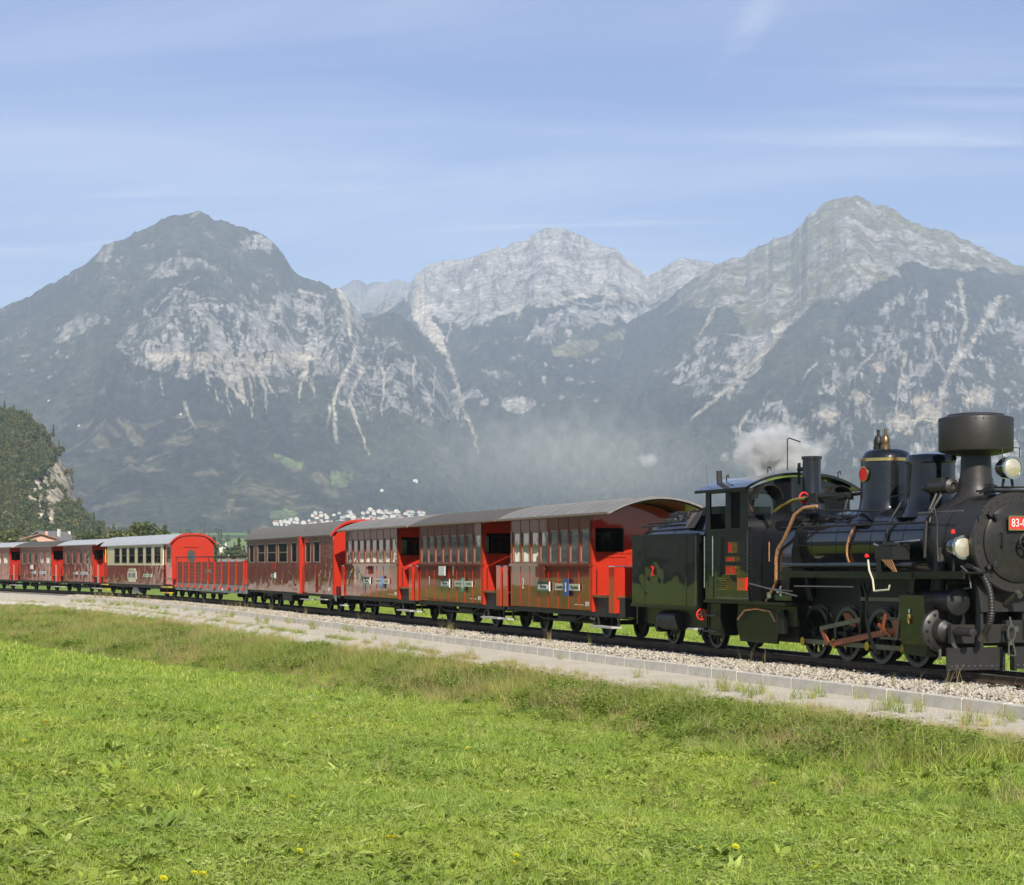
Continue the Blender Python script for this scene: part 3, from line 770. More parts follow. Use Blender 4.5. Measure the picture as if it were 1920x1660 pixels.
PR_FAR = [blades('meadow_tuft', 40, .26, .04, .10, .011, .6, MAT_GRASS, seg=2, seed=11), blades('meadow_tuft', 36, .26, .03, .08, .012, .7, MAT_GRASS, seg=2, seed=12), leaves('leafy_patch', rosette(14, .05, .12, .32, .2, .9, 14), MAT_LEAF, 14)]
PR_BANK = [blades('rough_tuft', 44, .16, .18, .48, .009, .6, MAT_ROUGH, seg=3, seed=21), blades('rough_tuft', 40, .18, .14, .36, .010, .8, MAT_ROUGH, seg=3, seed=22),
           blades('straw_tuft', 34, .14, .25, .62, .007, .45, MAT_STRAW, seg=3, seed=23), leaves('weed_plant', weedplant(6, .32, 24), MAT_WEED, 24), leaves('weed_plant', weedplant(5, .30, 25, .07), MAT_WEED, 25),
           blades('green_tuft', 46, .17, .10, .28, .010, .8, MAT_GRASS, seg=3, seed=26)]
PR_STALK = [blades('dry_stalks', 9, .06, .15, .45, .006, .35, MAT_STRAW, seg=3, seed=31), blades('dry_stalks', 5, .05, .25, .6, .005, .3, MAT_STRAW, seg=3, seed=32), blades('path_tuft', 30, .10, .10, .32, .007, .7, MAT_ROUGH, seg=3, seed=33)]

def polar_pts(r0, r1, dens, amin, amax, gen):
    """random points with density dens(r) per square metre in a wedge"""
    rs = np.linspace(r0, r1, 200); w = dens(rs) * rs; cdf = np.cumsum(w); tot = cdf[-1] * (rs[1] - rs[0]) * (amax - amin)
    n = int(tot); r = np.interp(gen.random(n), cdf / cdf[-1], rs); a = gen.uniform(amin, amax, n)
    return r * np.sin(a), r * np.cos(a)
def upright(n, gen, tilt=0.12):
    return np.stack([gen.normal(0, tilt, n), gen.normal(0, tilt, n), gen.uniform(0, 6.283, n)], 1)

AM = R_(17.0)
X, Y = polar_pts(7.2, 34, lambda r: 600 * (9.0 / np.maximum(r, 9.0)) ** 1.5, -R_(22), R_(20), rng)
t, q = track_inv(X, Y); foot = np.interp(t, FT[0], FT[1]); pe = np.interp(t, PE[0], PE[1])
k = (q > pe + 0.5) & (q > pe + (foot - pe) * rng.uniform(0.35, 1.0, len(q)))
X, Y = X[k], Y[k]; n = len(X)
pn = fbm(X / 1.1, Y / 1.1, 3, 66); u = rng.random(n)
pid = np.where(u < 0.38, 0, np.where(u < 0.58, 1, 2))
pid = np.where((u > 0.64) & (pn > 0.44), 3, pid); pid = np.where((u > 0.90) & (pn > 0.5), 5, pid); pid = np.where((u > 0.985) & (pn > 0.52), 4, pid)
rr = np.hypot(X, Y); sc = (0.75 + 0.5 * rng.random(n)) * np.clip((rr / 12) ** 0.45, 0.9, 1.4) * (0.8 + 0.5 * fbm(X / 2.5, Y / 2.5, 2, 67))
sc = np.where(pid >= 3, np.minimum(sc, 1.15) * np.where(pid == 4, .85, 1.1), sc)
scatter('meadow_grass', np.stack([X, Y, ground_z(X, Y) - 0.005], 1), upright(n, rng), np.stack([sc * 1.15, sc * 1.15, sc], 1), pid, PR_MEADOW, 'short bright green grass and clover of the mown meadow', 'grass')
print('near grass', n)
X, Y = polar_pts(30, 110, lambda r: 34 * (32 / r) ** 1.2, -R_(20), R_(18), rng)
t, q = track_inv(X, Y); foot = np.interp(t, FT[0], FT[1]); pe = np.interp(t, PE[0], PE[1])
k = (q > pe + (foot - pe) * rng.uniform(0.3, 1.0, len(q))) | ((q < -2.8) & (rng.random(len(q)) < 0.6))
X, Y = X[k], Y[k]; n = len(X); u = rng.random(n)
sc = 0.8 + 0.6 * rng.random(n)
scatter('meadow_grass_beyond', np.stack([X, Y, ground_z(X, Y) - 0.01], 1), upright(n, rng), np.stack([sc * 1.2, sc * 1.2, sc], 1), np.where(u < .45, 0, np.where(u < .9, 1, 2)), PR_FAR, 'grass of the meadow running back to the embankment', 'grass')
print('far grass', n)
# embankment: rough grass, straw near the top, leafy weeds in patches
n0 = 42000
t = 29 - 125 * rng.random(n0) ** 1.15
pe = np.interp(t, PE[0], PE[1]); foot = np.maximum(np.interp(t, FT[0], FT[1]), pe + 1.2)
s = rng.random(n0) * 1.2 - 0.10
q = pe + (foot - pe) * s
P = np.array([track_xyz(a, -b) for a, b in zip(t, q)]); X, Y = P[:, 0], P[:, 1]
az = np.arctan2(X, Y); k = (np.abs(az) < R_(17)) & (rng.random(n0) < np.clip(1.5 * sstep(-0.10, 0.10, s + (fbm(X / .9, Y / .9, 3, 68) - .5) * .5), 0, 1))
X, Y, s, t = X[k], Y[k], s[k], t[k]; n = len(X)
wn_ = fbm(X / 1.6, Y / 1.6, 3, 69); dry = fbm(X / 2.2 + 40, Y / 2.2, 3, 70); u = rng.random(n)
pid = np.where(u < .5, 0, 1)
pid = np.where((u < .10 + .35 * sstep(.35, .05, s) + .3 * (dry - .5)) & (dry > .46), 2, pid)
green = sstep(8, 20, t)
pid = np.where(u > .95 - .75 * s - .2 * green, 5, pid)
weed = (wn_ + .12 * (fbm(X / 5, Y / 5, 2, 75) - .5) > .60 - .11 * sstep(0, 22, t)) & (s > .12) & (u > .42)
pid = np.where(weed, np.where(u > .6, 4, 3), pid)
sc = (0.7 + 0.55 * rng.random(n)) * np.where(pid == 5, 1.0, 1.0)
sc *= np.where(s > .85, .7, 1.0) * (0.5 + 0.5 * sstep(0.0, 0.4, s)) * (0.95 - 0.15 * sstep(5, 20, t))
scatter('embankment_vegetation', np.stack([X, Y, ground_z(X, Y) - 0.02], 1), upright(n, rng, .16), np.stack([sc * 1.1, sc * 1.1, sc * (.75 + .4 * rng.random(n))], 1), pid, PR_BANK, 'tall rough grass, straw and leafy weeds on the embankment slope', 'vegetation')
print('bank', n)
# rougher grass where the bank runs out into the meadow on the right, and broad-leaved clumps in the near meadow
n0 = 11000
t = rng.uniform(-60, 32, n0); d = rng.exponential(1.7, n0)
q = np.interp(t, FT[0], FT[1]) - .5 + d * (.8 + .2 * sstep(0, 14, t))
P = np.array([track_xyz(a, -b) for a, b in zip(t, q)]); X, Y = P[:, 0], P[:, 1]
k = (np.abs(np.arctan2(X, Y)) < R_(19)) & (np.hypot(X, Y) > 8) & (fbm(X / 1.4, Y / 1.4, 3, 76) > .42); X, Y, d = X[k], Y[k], d[k]; n = len(X); u = rng.random(n)
sc = (.45 + .45 * rng.random(n)) * (1 - .35 * sstep(0, 4, d))
scatter('meadow_fringe', np.stack([X, Y, ground_z(X, Y) - .01], 1), upright(n, rng, .16), np.stack([sc * 1.1, sc * 1.1, sc], 1), np.where(u < .55, 5, np.where(u < .8, 1, np.where(u < .93, 4, 2))), PR_BANK, 'longer rough grass fringe between embankment and mown meadow', 'grass')
cl = [(rng.uniform(-4.5, 4.0), rng.uniform(8.5, 24)) for _ in range(150)]
X = np.concatenate([rng.normal(x, .22, 9) for x, y in cl]); Y = np.concatenate([rng.normal(y, .30, 9) for x, y in cl]); k = np.hypot(X, Y) > 8; X, Y = X[k], Y[k]; n = len(X); u = rng.random(n)
sc = rng.uniform(.7, 1.25, n)
scatter('meadow_leaf_clumps', np.stack([X, Y, ground_z(X, Y) + .02], 1), upright(n, rng, .2), np.stack([sc, sc, sc], 1), np.where(u < .45, 5, np.where(u < .85, 3, 4)), PR_MEADOW, 'broad-leaved dandelion and dock clumps in the near meadow', 'plants')
# tufts on the path and dry stalks along the ballast
n0 = 1500
t = rng.uniform(-60, 29, n0); q = np.where(rng.random(n0) < .5, rng.uniform(1.9, 3.4, n0), rng.uniform(1.0, 1.75, n0))
P = np.array([track_xyz(a, -b) for a, b in zip(t, q)]); X, Y = P[:, 0], P[:, 1]
dens = fbm(X / 1.5, Y / 1.5, 3, 71)
k = (dens > .55) & (np.abs(np.arctan2(X, Y)) < R_(17)) & ((q > 1.85) | (t < 9) | (rng.random(n0) < .25)); X, Y, q = X[k], Y[k], q[k]; n = len(X)
sc = .6 + .6 * rng.random(n)
scatter('path_grass', np.stack([X, Y, np.where(q > 1.85, -.40, -.2)], 1), upright(n, rng), np.stack([sc, sc, sc], 1), np.where(q > 1.85, np.where(rng.random(n) < .75, 2, 0), rng.integers(0, 2, n)), PR_STALK, 'dry stalks and tufts sprouting from ballast and gravel path', 'grass')
# ballast stones
def stone(name, seed):
    bm = bmesh.new(); bmesh.ops.create_icosphere(bm, subdivisions=1, radius=0.5); g = random.Random(seed)
    for v in bm.verts: v.co = v.co * g.uniform(.75, 1.1); v.co.z *= .7
    me = bpy.data.meshes.new(name); bm.to_mesh(me); bm.free(); me.materials.append(MAT_STONE); return proto(name, me)
PR_STONE = [stone('stone', i) for i in range(4)]
n0 = 42000
t = 29 - 95 * rng.random(n0) ** 1.5; q = rng.uniform(-.5, 1.73, n0); q = np.where(rng.random(n0) < .6, rng.uniform(.6, 1.73, n0), q)
P = np.array([track_xyz(a, -b) for a, b in zip(t, q)]); sc = rng.uniform(.03, .066, n0)
z = np.interp(q, [-2, .9, 1.45, 1.74], [-.17, -.17, -.19, -.245]) + rng.uniform(-.02, .03, n0)
scatter('ballast', np.stack([P[:, 0], P[:, 1], z], 1), rng.uniform(0, 6.28, (n0, 3)), np.stack([sc * rng.uniform(.8, 1.4, n0), sc, sc], 1), rng.integers(0, 4, n0), PR_STONE, 'crushed grey and tan ballast stones beside the rails', 'ballast')
# ================================================================ mesh builder
class MB:
    def __init__(s): s.v = []; s.f = []
    def box(s, x0, x1, y0, y1, z0, z1):
        b = len(s.v); s.v += [(x, y, z) for z in (z0, z1) for y in (y0, y1) for x in (x0, x1)]
        s.f += [tuple(b + i for i in q) for q in ((0, 2, 3, 1), (4, 5, 7, 6), (0, 1, 5, 4), (2, 6, 7, 3), (0, 4, 6, 2), (1, 3, 7, 5))]; return s
    def hexa(s, p):
        """8 corners ordered like box"""
        b = len(s.v); s.v += [tuple(q) for q in p]
        s.f += [tuple(b + i for i in q) for q in ((0, 2, 3, 1), (4, 5, 7, 6), (0, 1, 5, 4), (2, 6, 7, 3), (0, 4, 6, 2), (1, 3, 7, 5))]; return s
    def frame(s, p0, p1):
        d = (Vector(p1) - Vector(p0)).normalized(); a = Vector((0, 0, 1)) if abs(d.z) < .9 else Vector((1, 0, 0))
        e1 = d.cross(a).normalized(); return d, e1, d.cross(e1).normalized()
    def bar(s, p0, p1, w, h):
        d, e1, e2 = s.frame(p0, p1); p0 = Vector(p0); p1 = Vector(p1); c = []
        for k in (-1, 1):
            for j in (-1, 1):
                for p in (p0, p1): c.append(p + e1 * (w * .5 * j) + e2 * (h * .5 * k))
        return s.hexa(c)
    def cyl(s, p0, p1, r0, r1=None, n=16, caps=True):
        r1 = r0 if r1 is None else r1; d, e1, e2 = s.frame(p0, p1); b = len(s.v)
        for p, r in ((Vector(p0), r0), (Vector(p1), r1)):
            for i in range(n):
                a = 6.28318 * i / n; s.v.append(tuple(p + e1 * (r * math.cos(a)) + e2 * (r * math.sin(a))))
        for i in range(n): j = (i + 1) % n; s.f.append((b + i, b + j, b + n + j, b + n + i))
        if caps: s.f.append(tuple(b + i for i in range(n))[::-1]); s.f.append(tuple(b + n + i for i in range(n)))
        return s
    def tube(s, pts, r, n=8):
        pts = [Vector(p) for p in pts]; b = len(s.v); up = None
        for k, p in enumerate(pts):
            d = (pts[min(k + 1, len(pts) - 1)] - pts[max(k - 1, 0)]).normalized()
            if up is None: up = Vector((0, 0, 1)) if abs(d.z) < .9 else Vector((1, 0, 0))
            e1 = d.cross(up).normalized(); e2 = e1.cross(d).normalized(); up = e2
            rr = r[k] if isinstance(r, (list, tuple)) else r
            for i in range(n):
                a = 6.28318 * i / n; s.v.append(tuple(p + e1 * (rr * math.cos(a)) + e2 * (rr * math.sin(a))))
        for k in range(len(pts) - 1):
            for i in range(n):
                j = (i + 1) % n; o = b + k * n; s.f.append((o + i, o + j, o + n + j, o + n + i))
        s.f.append(tuple(b + i for i in range(n))[::-1]); o = b + (len(pts) - 1) * n; s.f.append(tuple(o + i for i in range(n))); return s
    def lathe(s, prof, o=(0, 0, 0), axis='z', n=28, a0=0.0, a1=6.28318):
        b = len(s.v); m = len(prof); full = a1 - a0 > 6.28
        cnt = n if full else n + 1
        for i in range(cnt):
            a = a0 + (a1 - a0) * i / n; c, q = math.cos(a), math.sin(a)
            for r, h in prof:
                p = (r * c, r * q, h) if axis == 'z' else ((h, r * c, r * q) if axis == 'x' else (r * q, h, r * c))
                s.v.append((p[0] + o[0], p[1] + o[1], p[2] + o[2]))
        for i in range(n):
            j = (i + 1) % cnt
            for k in range(m - 1): s.f.append((b + i * m + k, b + j * m + k, b + j * m + k + 1, b + i * m + k + 1))
        return s
    def extr(s, poly, axis, a0, a1):
        """extrude polygon; axis 'x': poly in (y,z); 'y': poly in (x,z)"""
        b = len(s.v); n = len(poly)
        for a in (a0, a1):
            for p in poly: s.v.append((a, p[0], p[1]) if axis == 'x' else ((p[0], a, p[1]) if axis == 'y' else (p[0], p[1], a)))
        for i in range(n): j = (i + 1) % n; s.f.append((b + i, b + j, b + n + j, b + n + i))
        s.f.append(tuple(b + i for i in range(n))[::-1]); s.f.append(tuple(b + n + i for i in range(n))); return s
    def holed(s, x, th, y0, y1, z0, z1, cy, cz, ry, rz, n=32, p=3.0):
        """plate at x (thickness th) in the yz plane with a rounded hole"""
        b = len(s.v); ang = [6.28318 * (i + .5) / n for i in range(n)]
        for xx in (x, x + th):
            for a in ang:
                c, q = math.cos(a), math.sin(a); k = (abs(c) ** p + abs(q) ** p) ** (-1 / p)
                s.v.append((xx, cy + ry * k * c, cz + rz * k * q))
            for a in ang:
                c, q = math.cos(a), math.sin(a); m = 1e9
                if c > 1e-6: m = min(m, (y1 - cy) / c)
                if c < -1e-6: m = min(m, (y0 - cy) / c)
                if q > 1e-6: m = min(m, (z1 - cz) / q)
                if q < -1e-6: m = min(m, (z0 - cz) / q)
                s.v.append((xx, cy + m * c, cz + m * q))
        for i in range(n):
            j = (i + 1) % n
            s.f += [(b + i, b + j, b + n + j, b + n + i), (b + 2 * n + i, b + 3 * n + i, b + 3 * n + j, b + 2 * n + j), (b + i, b + 2 * n + i, b + 2 * n + j, b + j), (b + n + i, b + n + j, b + 3 * n + j, b + 3 * n + i)]
        # square off the outer corners
        return s
    def mesh(s, name, mat, ang=35):
        me = bpy.data.meshes.new(name); me.from_pydata(s.v, [], s.f); me.materials.append(mat)
        me.polygons.foreach_set('use_smooth', [True] * len(s.f)); me.set_sharp_from_angle(angle=R_(ang)); return me

def part(parent, name, mat, mb, label=None):
    o = link_mesh(name, mb.mesh(name, mat), parent)
    if label: o['label'] = label
    return o
def part_copy(src, parent, loc=(0, 0, 0), rot=None):
    o = bpy.data.objects.new(src.name.split('.')[0], src.data); COL.objects.link(o); o.parent = parent; o.location = loc
    if rot: o.rotation_euler = rot
    return o
FONTS = []
def words(parent, body, size, loc, rot, mat, name='lettering', sx=1.0, align='CENTER'):
    cu = bpy.data.curves.new(name, 'FONT'); cu.body = body; cu.size = size; cu.align_x = align; cu.align_y = 'CENTER'; cu.extrude = 0.0025; cu.resolution_u = 3
    cu.materials.append(mat); o = bpy.data.objects.new(name, cu); COL.objects.link(o); o.parent = parent; o.location = loc; o.rotation_euler = rot; o.scale = (sx, 1, 1); FONTS.append(o); return o
NEARSIDE = (R_(90), 0, 0); FRONT = (R_(90), 0, R_(90))

# ---------------------------------------------------------------- train materials
def paint(name, col, rough=0.35, coat=1.0, wave=0.25, grime=0.25, dirt=(0.09, 0.07, 0.05), wscale=1.6, metal=0.0, crough=0.04, refl_streak=None):
    m = MT(name); v = m.obj(); n = m.noise(2.3, 6, 0.65, v); n2 = m.noise(14, 5, 0.7, v)
    c = m.mix(m.math('MULTIPLY', m.mr(n, 0.45, 0.8), grime), col, dirt)
    c = m.mix(1.0, c, m.ramp(n2, [(0.25, 0.86), (0.75, 1.1)]), 'MULTIPLY')
    if refl_streak:  # pale vertical streaks painted into the colour as reflections on wavy panels
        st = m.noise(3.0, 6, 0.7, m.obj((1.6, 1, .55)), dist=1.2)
        c = m.mix(m.math('MULTIPLY', m.mr(st, 0.53, 0.66), 0.6), c, refl_streak)
    w = m.noise(wscale, 2, 0.5, v, dist=0.4)
    nb = m.bump(w, wave, 0.05)
    r = m.mr(n2, 0.3, 0.8, max(rough - .1, .02), rough + .12)
    return m.bsdf(c, r, metal, normal=nb, spec=(0.5 if coat < .3 or metal else 0.12), coat=coat, coat_rough=crough)
RED = paint('red_coach_paint', (0.44, 0.027, 0.012), wave=0.02, grime=0.12)
REDSIDE = paint('red_side_paint', (0.175, 0.025, 0.009), 0.4, wave=0.03, grime=0.25, wscale=0.8, dirt=(0.07, 0.045, 0.02), crough=0.02)
REDWAVY = paint('red_wavy_panel_paint', (0.20, 0.026, 0.011), 0.4, wave=0.22, grime=0.3, wscale=1.7, crough=0.03, refl_streak=(0.42, 0.17, 0.14))
CREAM = paint('cream_paint', (0.72, 0.63, 0.39), 0.4, wave=0.15, grime=0.15)
GLOSS = paint('glossy_black_paint', (0.005, 0.0055, 0.006), 0.4, wave=0.02, grime=0.15, dirt=(0.012, 0.011, 0.009), crough=0.02)
GLOSSW = paint('wavy_black_tank_paint', (0.006, 0.007, 0.005), 0.4, wave=0.32, grime=0.2, dirt=(0.012, 0.012, 0.009), wscale=0.85, crough=0.012)
MATT = paint('heat_proof_black', (0.020, 0.0175, 0.0155), 0.5, coat=0.0, wave=0.05, grime=0.5, dirt=(0.04, 0.034, 0.029))
IRON = paint('dark_iron', (0.009, 0.009, 0.0085), 0.55, coat=0.0, wave=0.1, grime=0.5, dirt=(0.02, 0.017, 0.014))
OLIVE = paint('oily_frame_paint', (0.008, 0.009, 0.006), 0.45, coat=0.4, wave=0.1, grime=0.5, dirt=(0.022, 0.022, 0.015), crough=0.15)
STEEL = paint('oiled_steel', (0.17, 0.17, 0.14), 0.38, coat=0.0, wave=0.1, grime=0.5, metal=0.7, dirt=(0.07, 0.06, 0.045))
CHROME = paint('bright_metal', (0.55, 0.55, 0.53), 0.18, coat=0.0, wave=0.05, grime=0.15, metal=1.0)
ORANGE = paint('red_lead_paint', (0.29, 0.065, 0.026), 0.45, coat=0.2, wave=0.1, grime=0.35)
COPPER = paint('copper_pipe', (0.72, 0.36, 0.17), 0.32, coat=0.0, wave=0.1, grime=0.2, metal=0.65)
BRASS = paint('brass', (0.72, 0.50, 0.18), 0.22, coat=0.0, wave=0.05, grime=0.2, metal=1.0)
ROOFG = paint('grey_roof_felt', (0.195, 0.19, 0.18), 0.75, coat=0.0, wave=0.2, grime=0.5, dirt=(0.12, 0.11, 0.10))
ROOFL = paint('pale_grey_roof', (0.42, 0.43, 0.44), 0.6, coat=0.0, wave=0.2, grime=0.3, dirt=(0.27, 0.26, 0.25))
ROOFD = paint('dark_mossy_roof', (0.085, 0.078, 0.06), 0.85, coat=0.0, wave=0.2, grime=0.5, dirt=(0.05, 0.05, 0.035))
WOODIN = paint('varnished_wood', (0.16, 0.075, 0.03), 0.4, coat=0.3, wave=0.1, grime=0.3)
FRAME = paint('weathered_window_wood', (0.22, 0.16, 0.12), 0.5, coat=0.2, wave=0.1, grime=0.4)
PLANK = paint('worn_red_plank', (0.15, 0.048, 0.032), 0.6, coat=0.3, wave=0.3, grime=0.5, wscale=6, crough=0.2)
GREYP = paint('grey_frame_paint', (0.17, 0.18, 0.175), 0.5, coat=0.2, wave=0.1, grime=0.4)
WHITE = paint('white_enamel', (0.68, 0.67, 0.62), 0.4, coat=0.3, wave=0.05, grime=0.2)
SIGNC = paint('cream_sign', (0.58, 0.55, 0.40), 0.4, coat=0.4, wave=0.03, grime=0.15)
INK = paint('dark_sign_lettering', (0.03, 0.05, 0.035), 0.4, coat=0.0, wave=0.0, grime=0.0)
BLUE = paint('blue_enamel', (0.03, 0.07, 0.24), 0.4, coat=0.3, wave=0.05, grime=0.1)
LBLUE = paint('pale_blue_enamel', (0.10, 0.20, 0.42), 0.4, coat=0.3, wave=0.05, grime=0.1)
GREENE = paint('green_enamel', (0.10, 0.26, 0.20), 0.4, coat=0.3, wave=0.05, grime=0.1)
YELLOW = paint('yellow_paint', (0.62, 0.40, 0.03), 0.4, coat=0.3, wave=0.05, grime=0.2)
CLOTH = paint('white_curtain', (0.66, 0.64, 0.58), 0.9, coat=0.0, wave=0.6, grime=0.1, wscale=9)
COAL = paint('coal', (0.012, 0.012, 0.012), 0.5, coat=0.1, wave=1.0, grime=0.2, wscale=14)
BOARD = paint('pale_worn_step', (0.42, 0.41, 0.38), 0.7, coat=0.0, wave=0.1, grime=0.4)
m = MT('window_glass')
_tr = m.n('ShaderNodeBsdfTransparent'); _tr.inputs[0].default_value = (0.55, 0.60, 0.57, 1)
_gl = m.n('ShaderNodeBsdfGlossy'); _gl.inputs['Roughness'].default_value = 0.015
_nb = m.bump(m.noise(1.4, 2, 0.5, m.obj(), dist=0.5), 0.05, 0.05); m.l(_nb, _gl.inputs['Normal'])
_fr = m.n('ShaderNodeFresnel'); _fr.inputs[0].default_value = 1.35
_mx = m.n('ShaderNodeMixShader'); m.l(_fr.outputs[0], _mx.inputs[0]); m.l(_tr.outputs[0], _mx.inputs[1]); m.l(_gl.outputs[0], _mx.inputs[2]); m.l(_mx.outputs[0], m.out.inputs['Surface'])
GLASS = m.m
m = MT('lamp_reflector'); LENS = m.bsdf((0.55, 0.50, 0.37), 0.25, metal=0.45, normal=m.bump(m.noise(14, 3, .5, m.obj()), 0.35, 0.02), coat=1.0)
m = MT('red_signal_glass'); REDGL = m.bsdf((0.65, 0.02, 0.015), 0.1, coat=1.0)

def vehicle(name, label, cat, t, group=None):
    x, y, a = track_pt(t)
    return prop(empty(name, (x, y, 0), a - math.pi / 2), label, cat, group)

# ---------------------------------------------------------------- running gear
def wheel_mesh(r, spokes=0):
    mb = MB().lathe([(r * .80, -.05), (r * .80, .05), (r, .05), (r, -.02), (r + .028, -.025), (r + .028, -.05), (r * .80, -.05)], axis='y', n=32)
    if spokes:
        mb.lathe([(0, -.07), (r * .2, -.07), (r * .2, .06), (0, .06)], axis='y', n=16)
        for i in range(spokes):
            a = 6.28318 * i / spokes; mb.bar((r * .18 * math.cos(a), 0, r * .18 * math.sin(a)), (r * .82 * math.cos(a), 0, r * .82 * math.sin(a)), .05, .055)
    else:
        mb.lathe([(0, .06), (r * .22, .06), (r * .24, .02), (r * .55, -.01), (r * .81, .02)], axis='y', n=24)
    return mb.mesh('wheel', IRON)
TYREM = paint('worn_tyre_steel', (0.11, 0.11, 0.09), .5, coat=0, wave=.05, grime=.4, dirt=(0.035, .03, .025))
WHEEL_S = wheel_mesh(0.34); WHEEL_L = wheel_mesh(0.46, 10)
TYRE = {}
def put_wheel(root, me, x, near, r, name='wheel'):
    o = link_mesh(name, me, root, (x, -0.40 if near else 0.40, r))
    if near:
        if r not in TYRE: TYRE[r] = MB().lathe([(r * .86, .052), (r * .995, .052), (r * .995, .04)], axis='y', n=32).mesh('tyre', TYREM)
        link_mesh('tyre', TYRE[r], o)
    o.rotation_euler = (0, 0, math.pi if near else 0); return o
def flat_shape(name, mat, poly, parent, y, th=.03):
    return part(parent, name, mat, MB().extr(poly, 'y', y - th, y))
SPRING = MB()
for _k in range(5):
    _w = .42 - .07 * _k
    SPRING.tube([(-_w, 0, .09 - .028 * _k), (-_w * .5, 0, .03 - .028 * _k), (0, 0, .0 - .028 * _k), (_w * .5, 0, .03 - .028 * _k), (_w, 0, .09 - .028 * _k)], .014, 4)
SPRING = SPRING.mesh('leaf_spring', IRON)
ABOX = MB().box(-.1, .1, -.09, .09, -.11, .13).cyl((0, -.13, 0), (0, .05, 0), .075, n=12).mesh('axle_box', IRON)
def axle(root, x, r=.34, y=.62, wm=None):
    for near in (True, False): put_wheel(root, wm or WHEEL_S, x, near, r)
    part(root, 'axle', IRON, MB().cyl((x, -.5, r), (x, .5, r), .055, n=10))
    for sg in (-1, 1):
        link_mesh('axle_box', ABOX, root, (x, sg * y, r)); s = link_mesh('leaf_spring', SPRING, root, (x, sg * y, r + .26))
        for xh in (x - .43, x + .40): part(root, 'spring_hanger', IRON, MB().box(xh, xh + .03, sg * y - .02, sg * y + .02, r + .1, r + .36))

def arc_roof(x0, x1, hw, ze, zt, th, nseg=16, power=2.0):
    top = []; bot = []
    for i in range(nseg + 1):
        s = -1 + 2 * i / nseg; z = ze + (zt - ze) * (1 - abs(s) ** power); top.append((s * hw, z)); bot.append((s * (hw - .012), z - th))
    return MB().extr(top + bot[::-1], 'x', x0, x1)
def tympanum(x0, x1, hw, zb, ze, zt, power=2.0, nseg=16):
    pts = [(-hw, zb)] + [((-1 + 2 * i / nseg) * hw, ze + (zt - ze) * (1 - abs(-1 + 2 * i / nseg) ** power) - .05) for i in range(nseg + 1)] + [(hw, zb)]
    return MB().extr(pts, 'x', x0, x1)

def community_sign(root, x, z, y, crest, words_l, words_r, point=True, w=1.5, s=.125):
    b = part(root, 'community_sign', SIGNC, MB().box(x - w / 2, x + w / 2, y - .02, y, z - .075, z + .075))
    if point: poly = [(x - .12, z + .16), (x + .12, z + .16), (x + .12, z - .10), (x + .07, z - .19), (x, z - .24), (x - .07, z - .19), (x - .12, z - .10)]
    else: poly = [(x - .14, z + .19), (x + .14, z + .19), (x + .14, z - .20), (x - .14, z - .20)]
    c = part(b, 'crest', crest, MB().extr(poly, 'y', y - .05, y - .022))
    part(b, 'crest_charge', WHITE, MB().extr([(x - .03, z + .11), (x + .05, z + .08), (x + .02, z - .02), (x + .05, z - .1), (x - .04, z - .11), (x - .01, z)], 'y', y - .056, y - .051))
    for tx, cx in ((words_l, x - w * .31), (words_r, x + w * .31)):
        if tx: words(b, tx, s, (cx, y - .023, z), NEARSIDE, INK, sx=.85)
        else: part(b, 'faded_print', GREYP, MB().box(cx - w * .14, cx + w * .14, y - .023, y - .0205, z - .03, z + .03))
def line_sign(root, x, z, y, text, w=.8):
    b = part(root, 'name_board', INK, MB().box(x - w / 2, x + w / 2, y - .02, y, z - .11, z + .11))
    part(b, 'board_face', WHITE, MB().box(x - w / 2 + .03, x + w / 2 - .03, y - .024, y - .021, z - .06, z + .045)); part(b, 'board_stripe', GREENE, MB().box(x - w / 2 + .02, x + w / 2 - .02, y - .024, y - .021, z - .10, z - .065))
    words(b, text, .105, (x, y - .026, z - .008), NEARSIDE, INK, sx=.8)
    part(b, 'board_edge', WHITE, MB().box(x + w / 2 - .01, x + w / 2 + .012, y - .03, y, z - .11, z + .11))

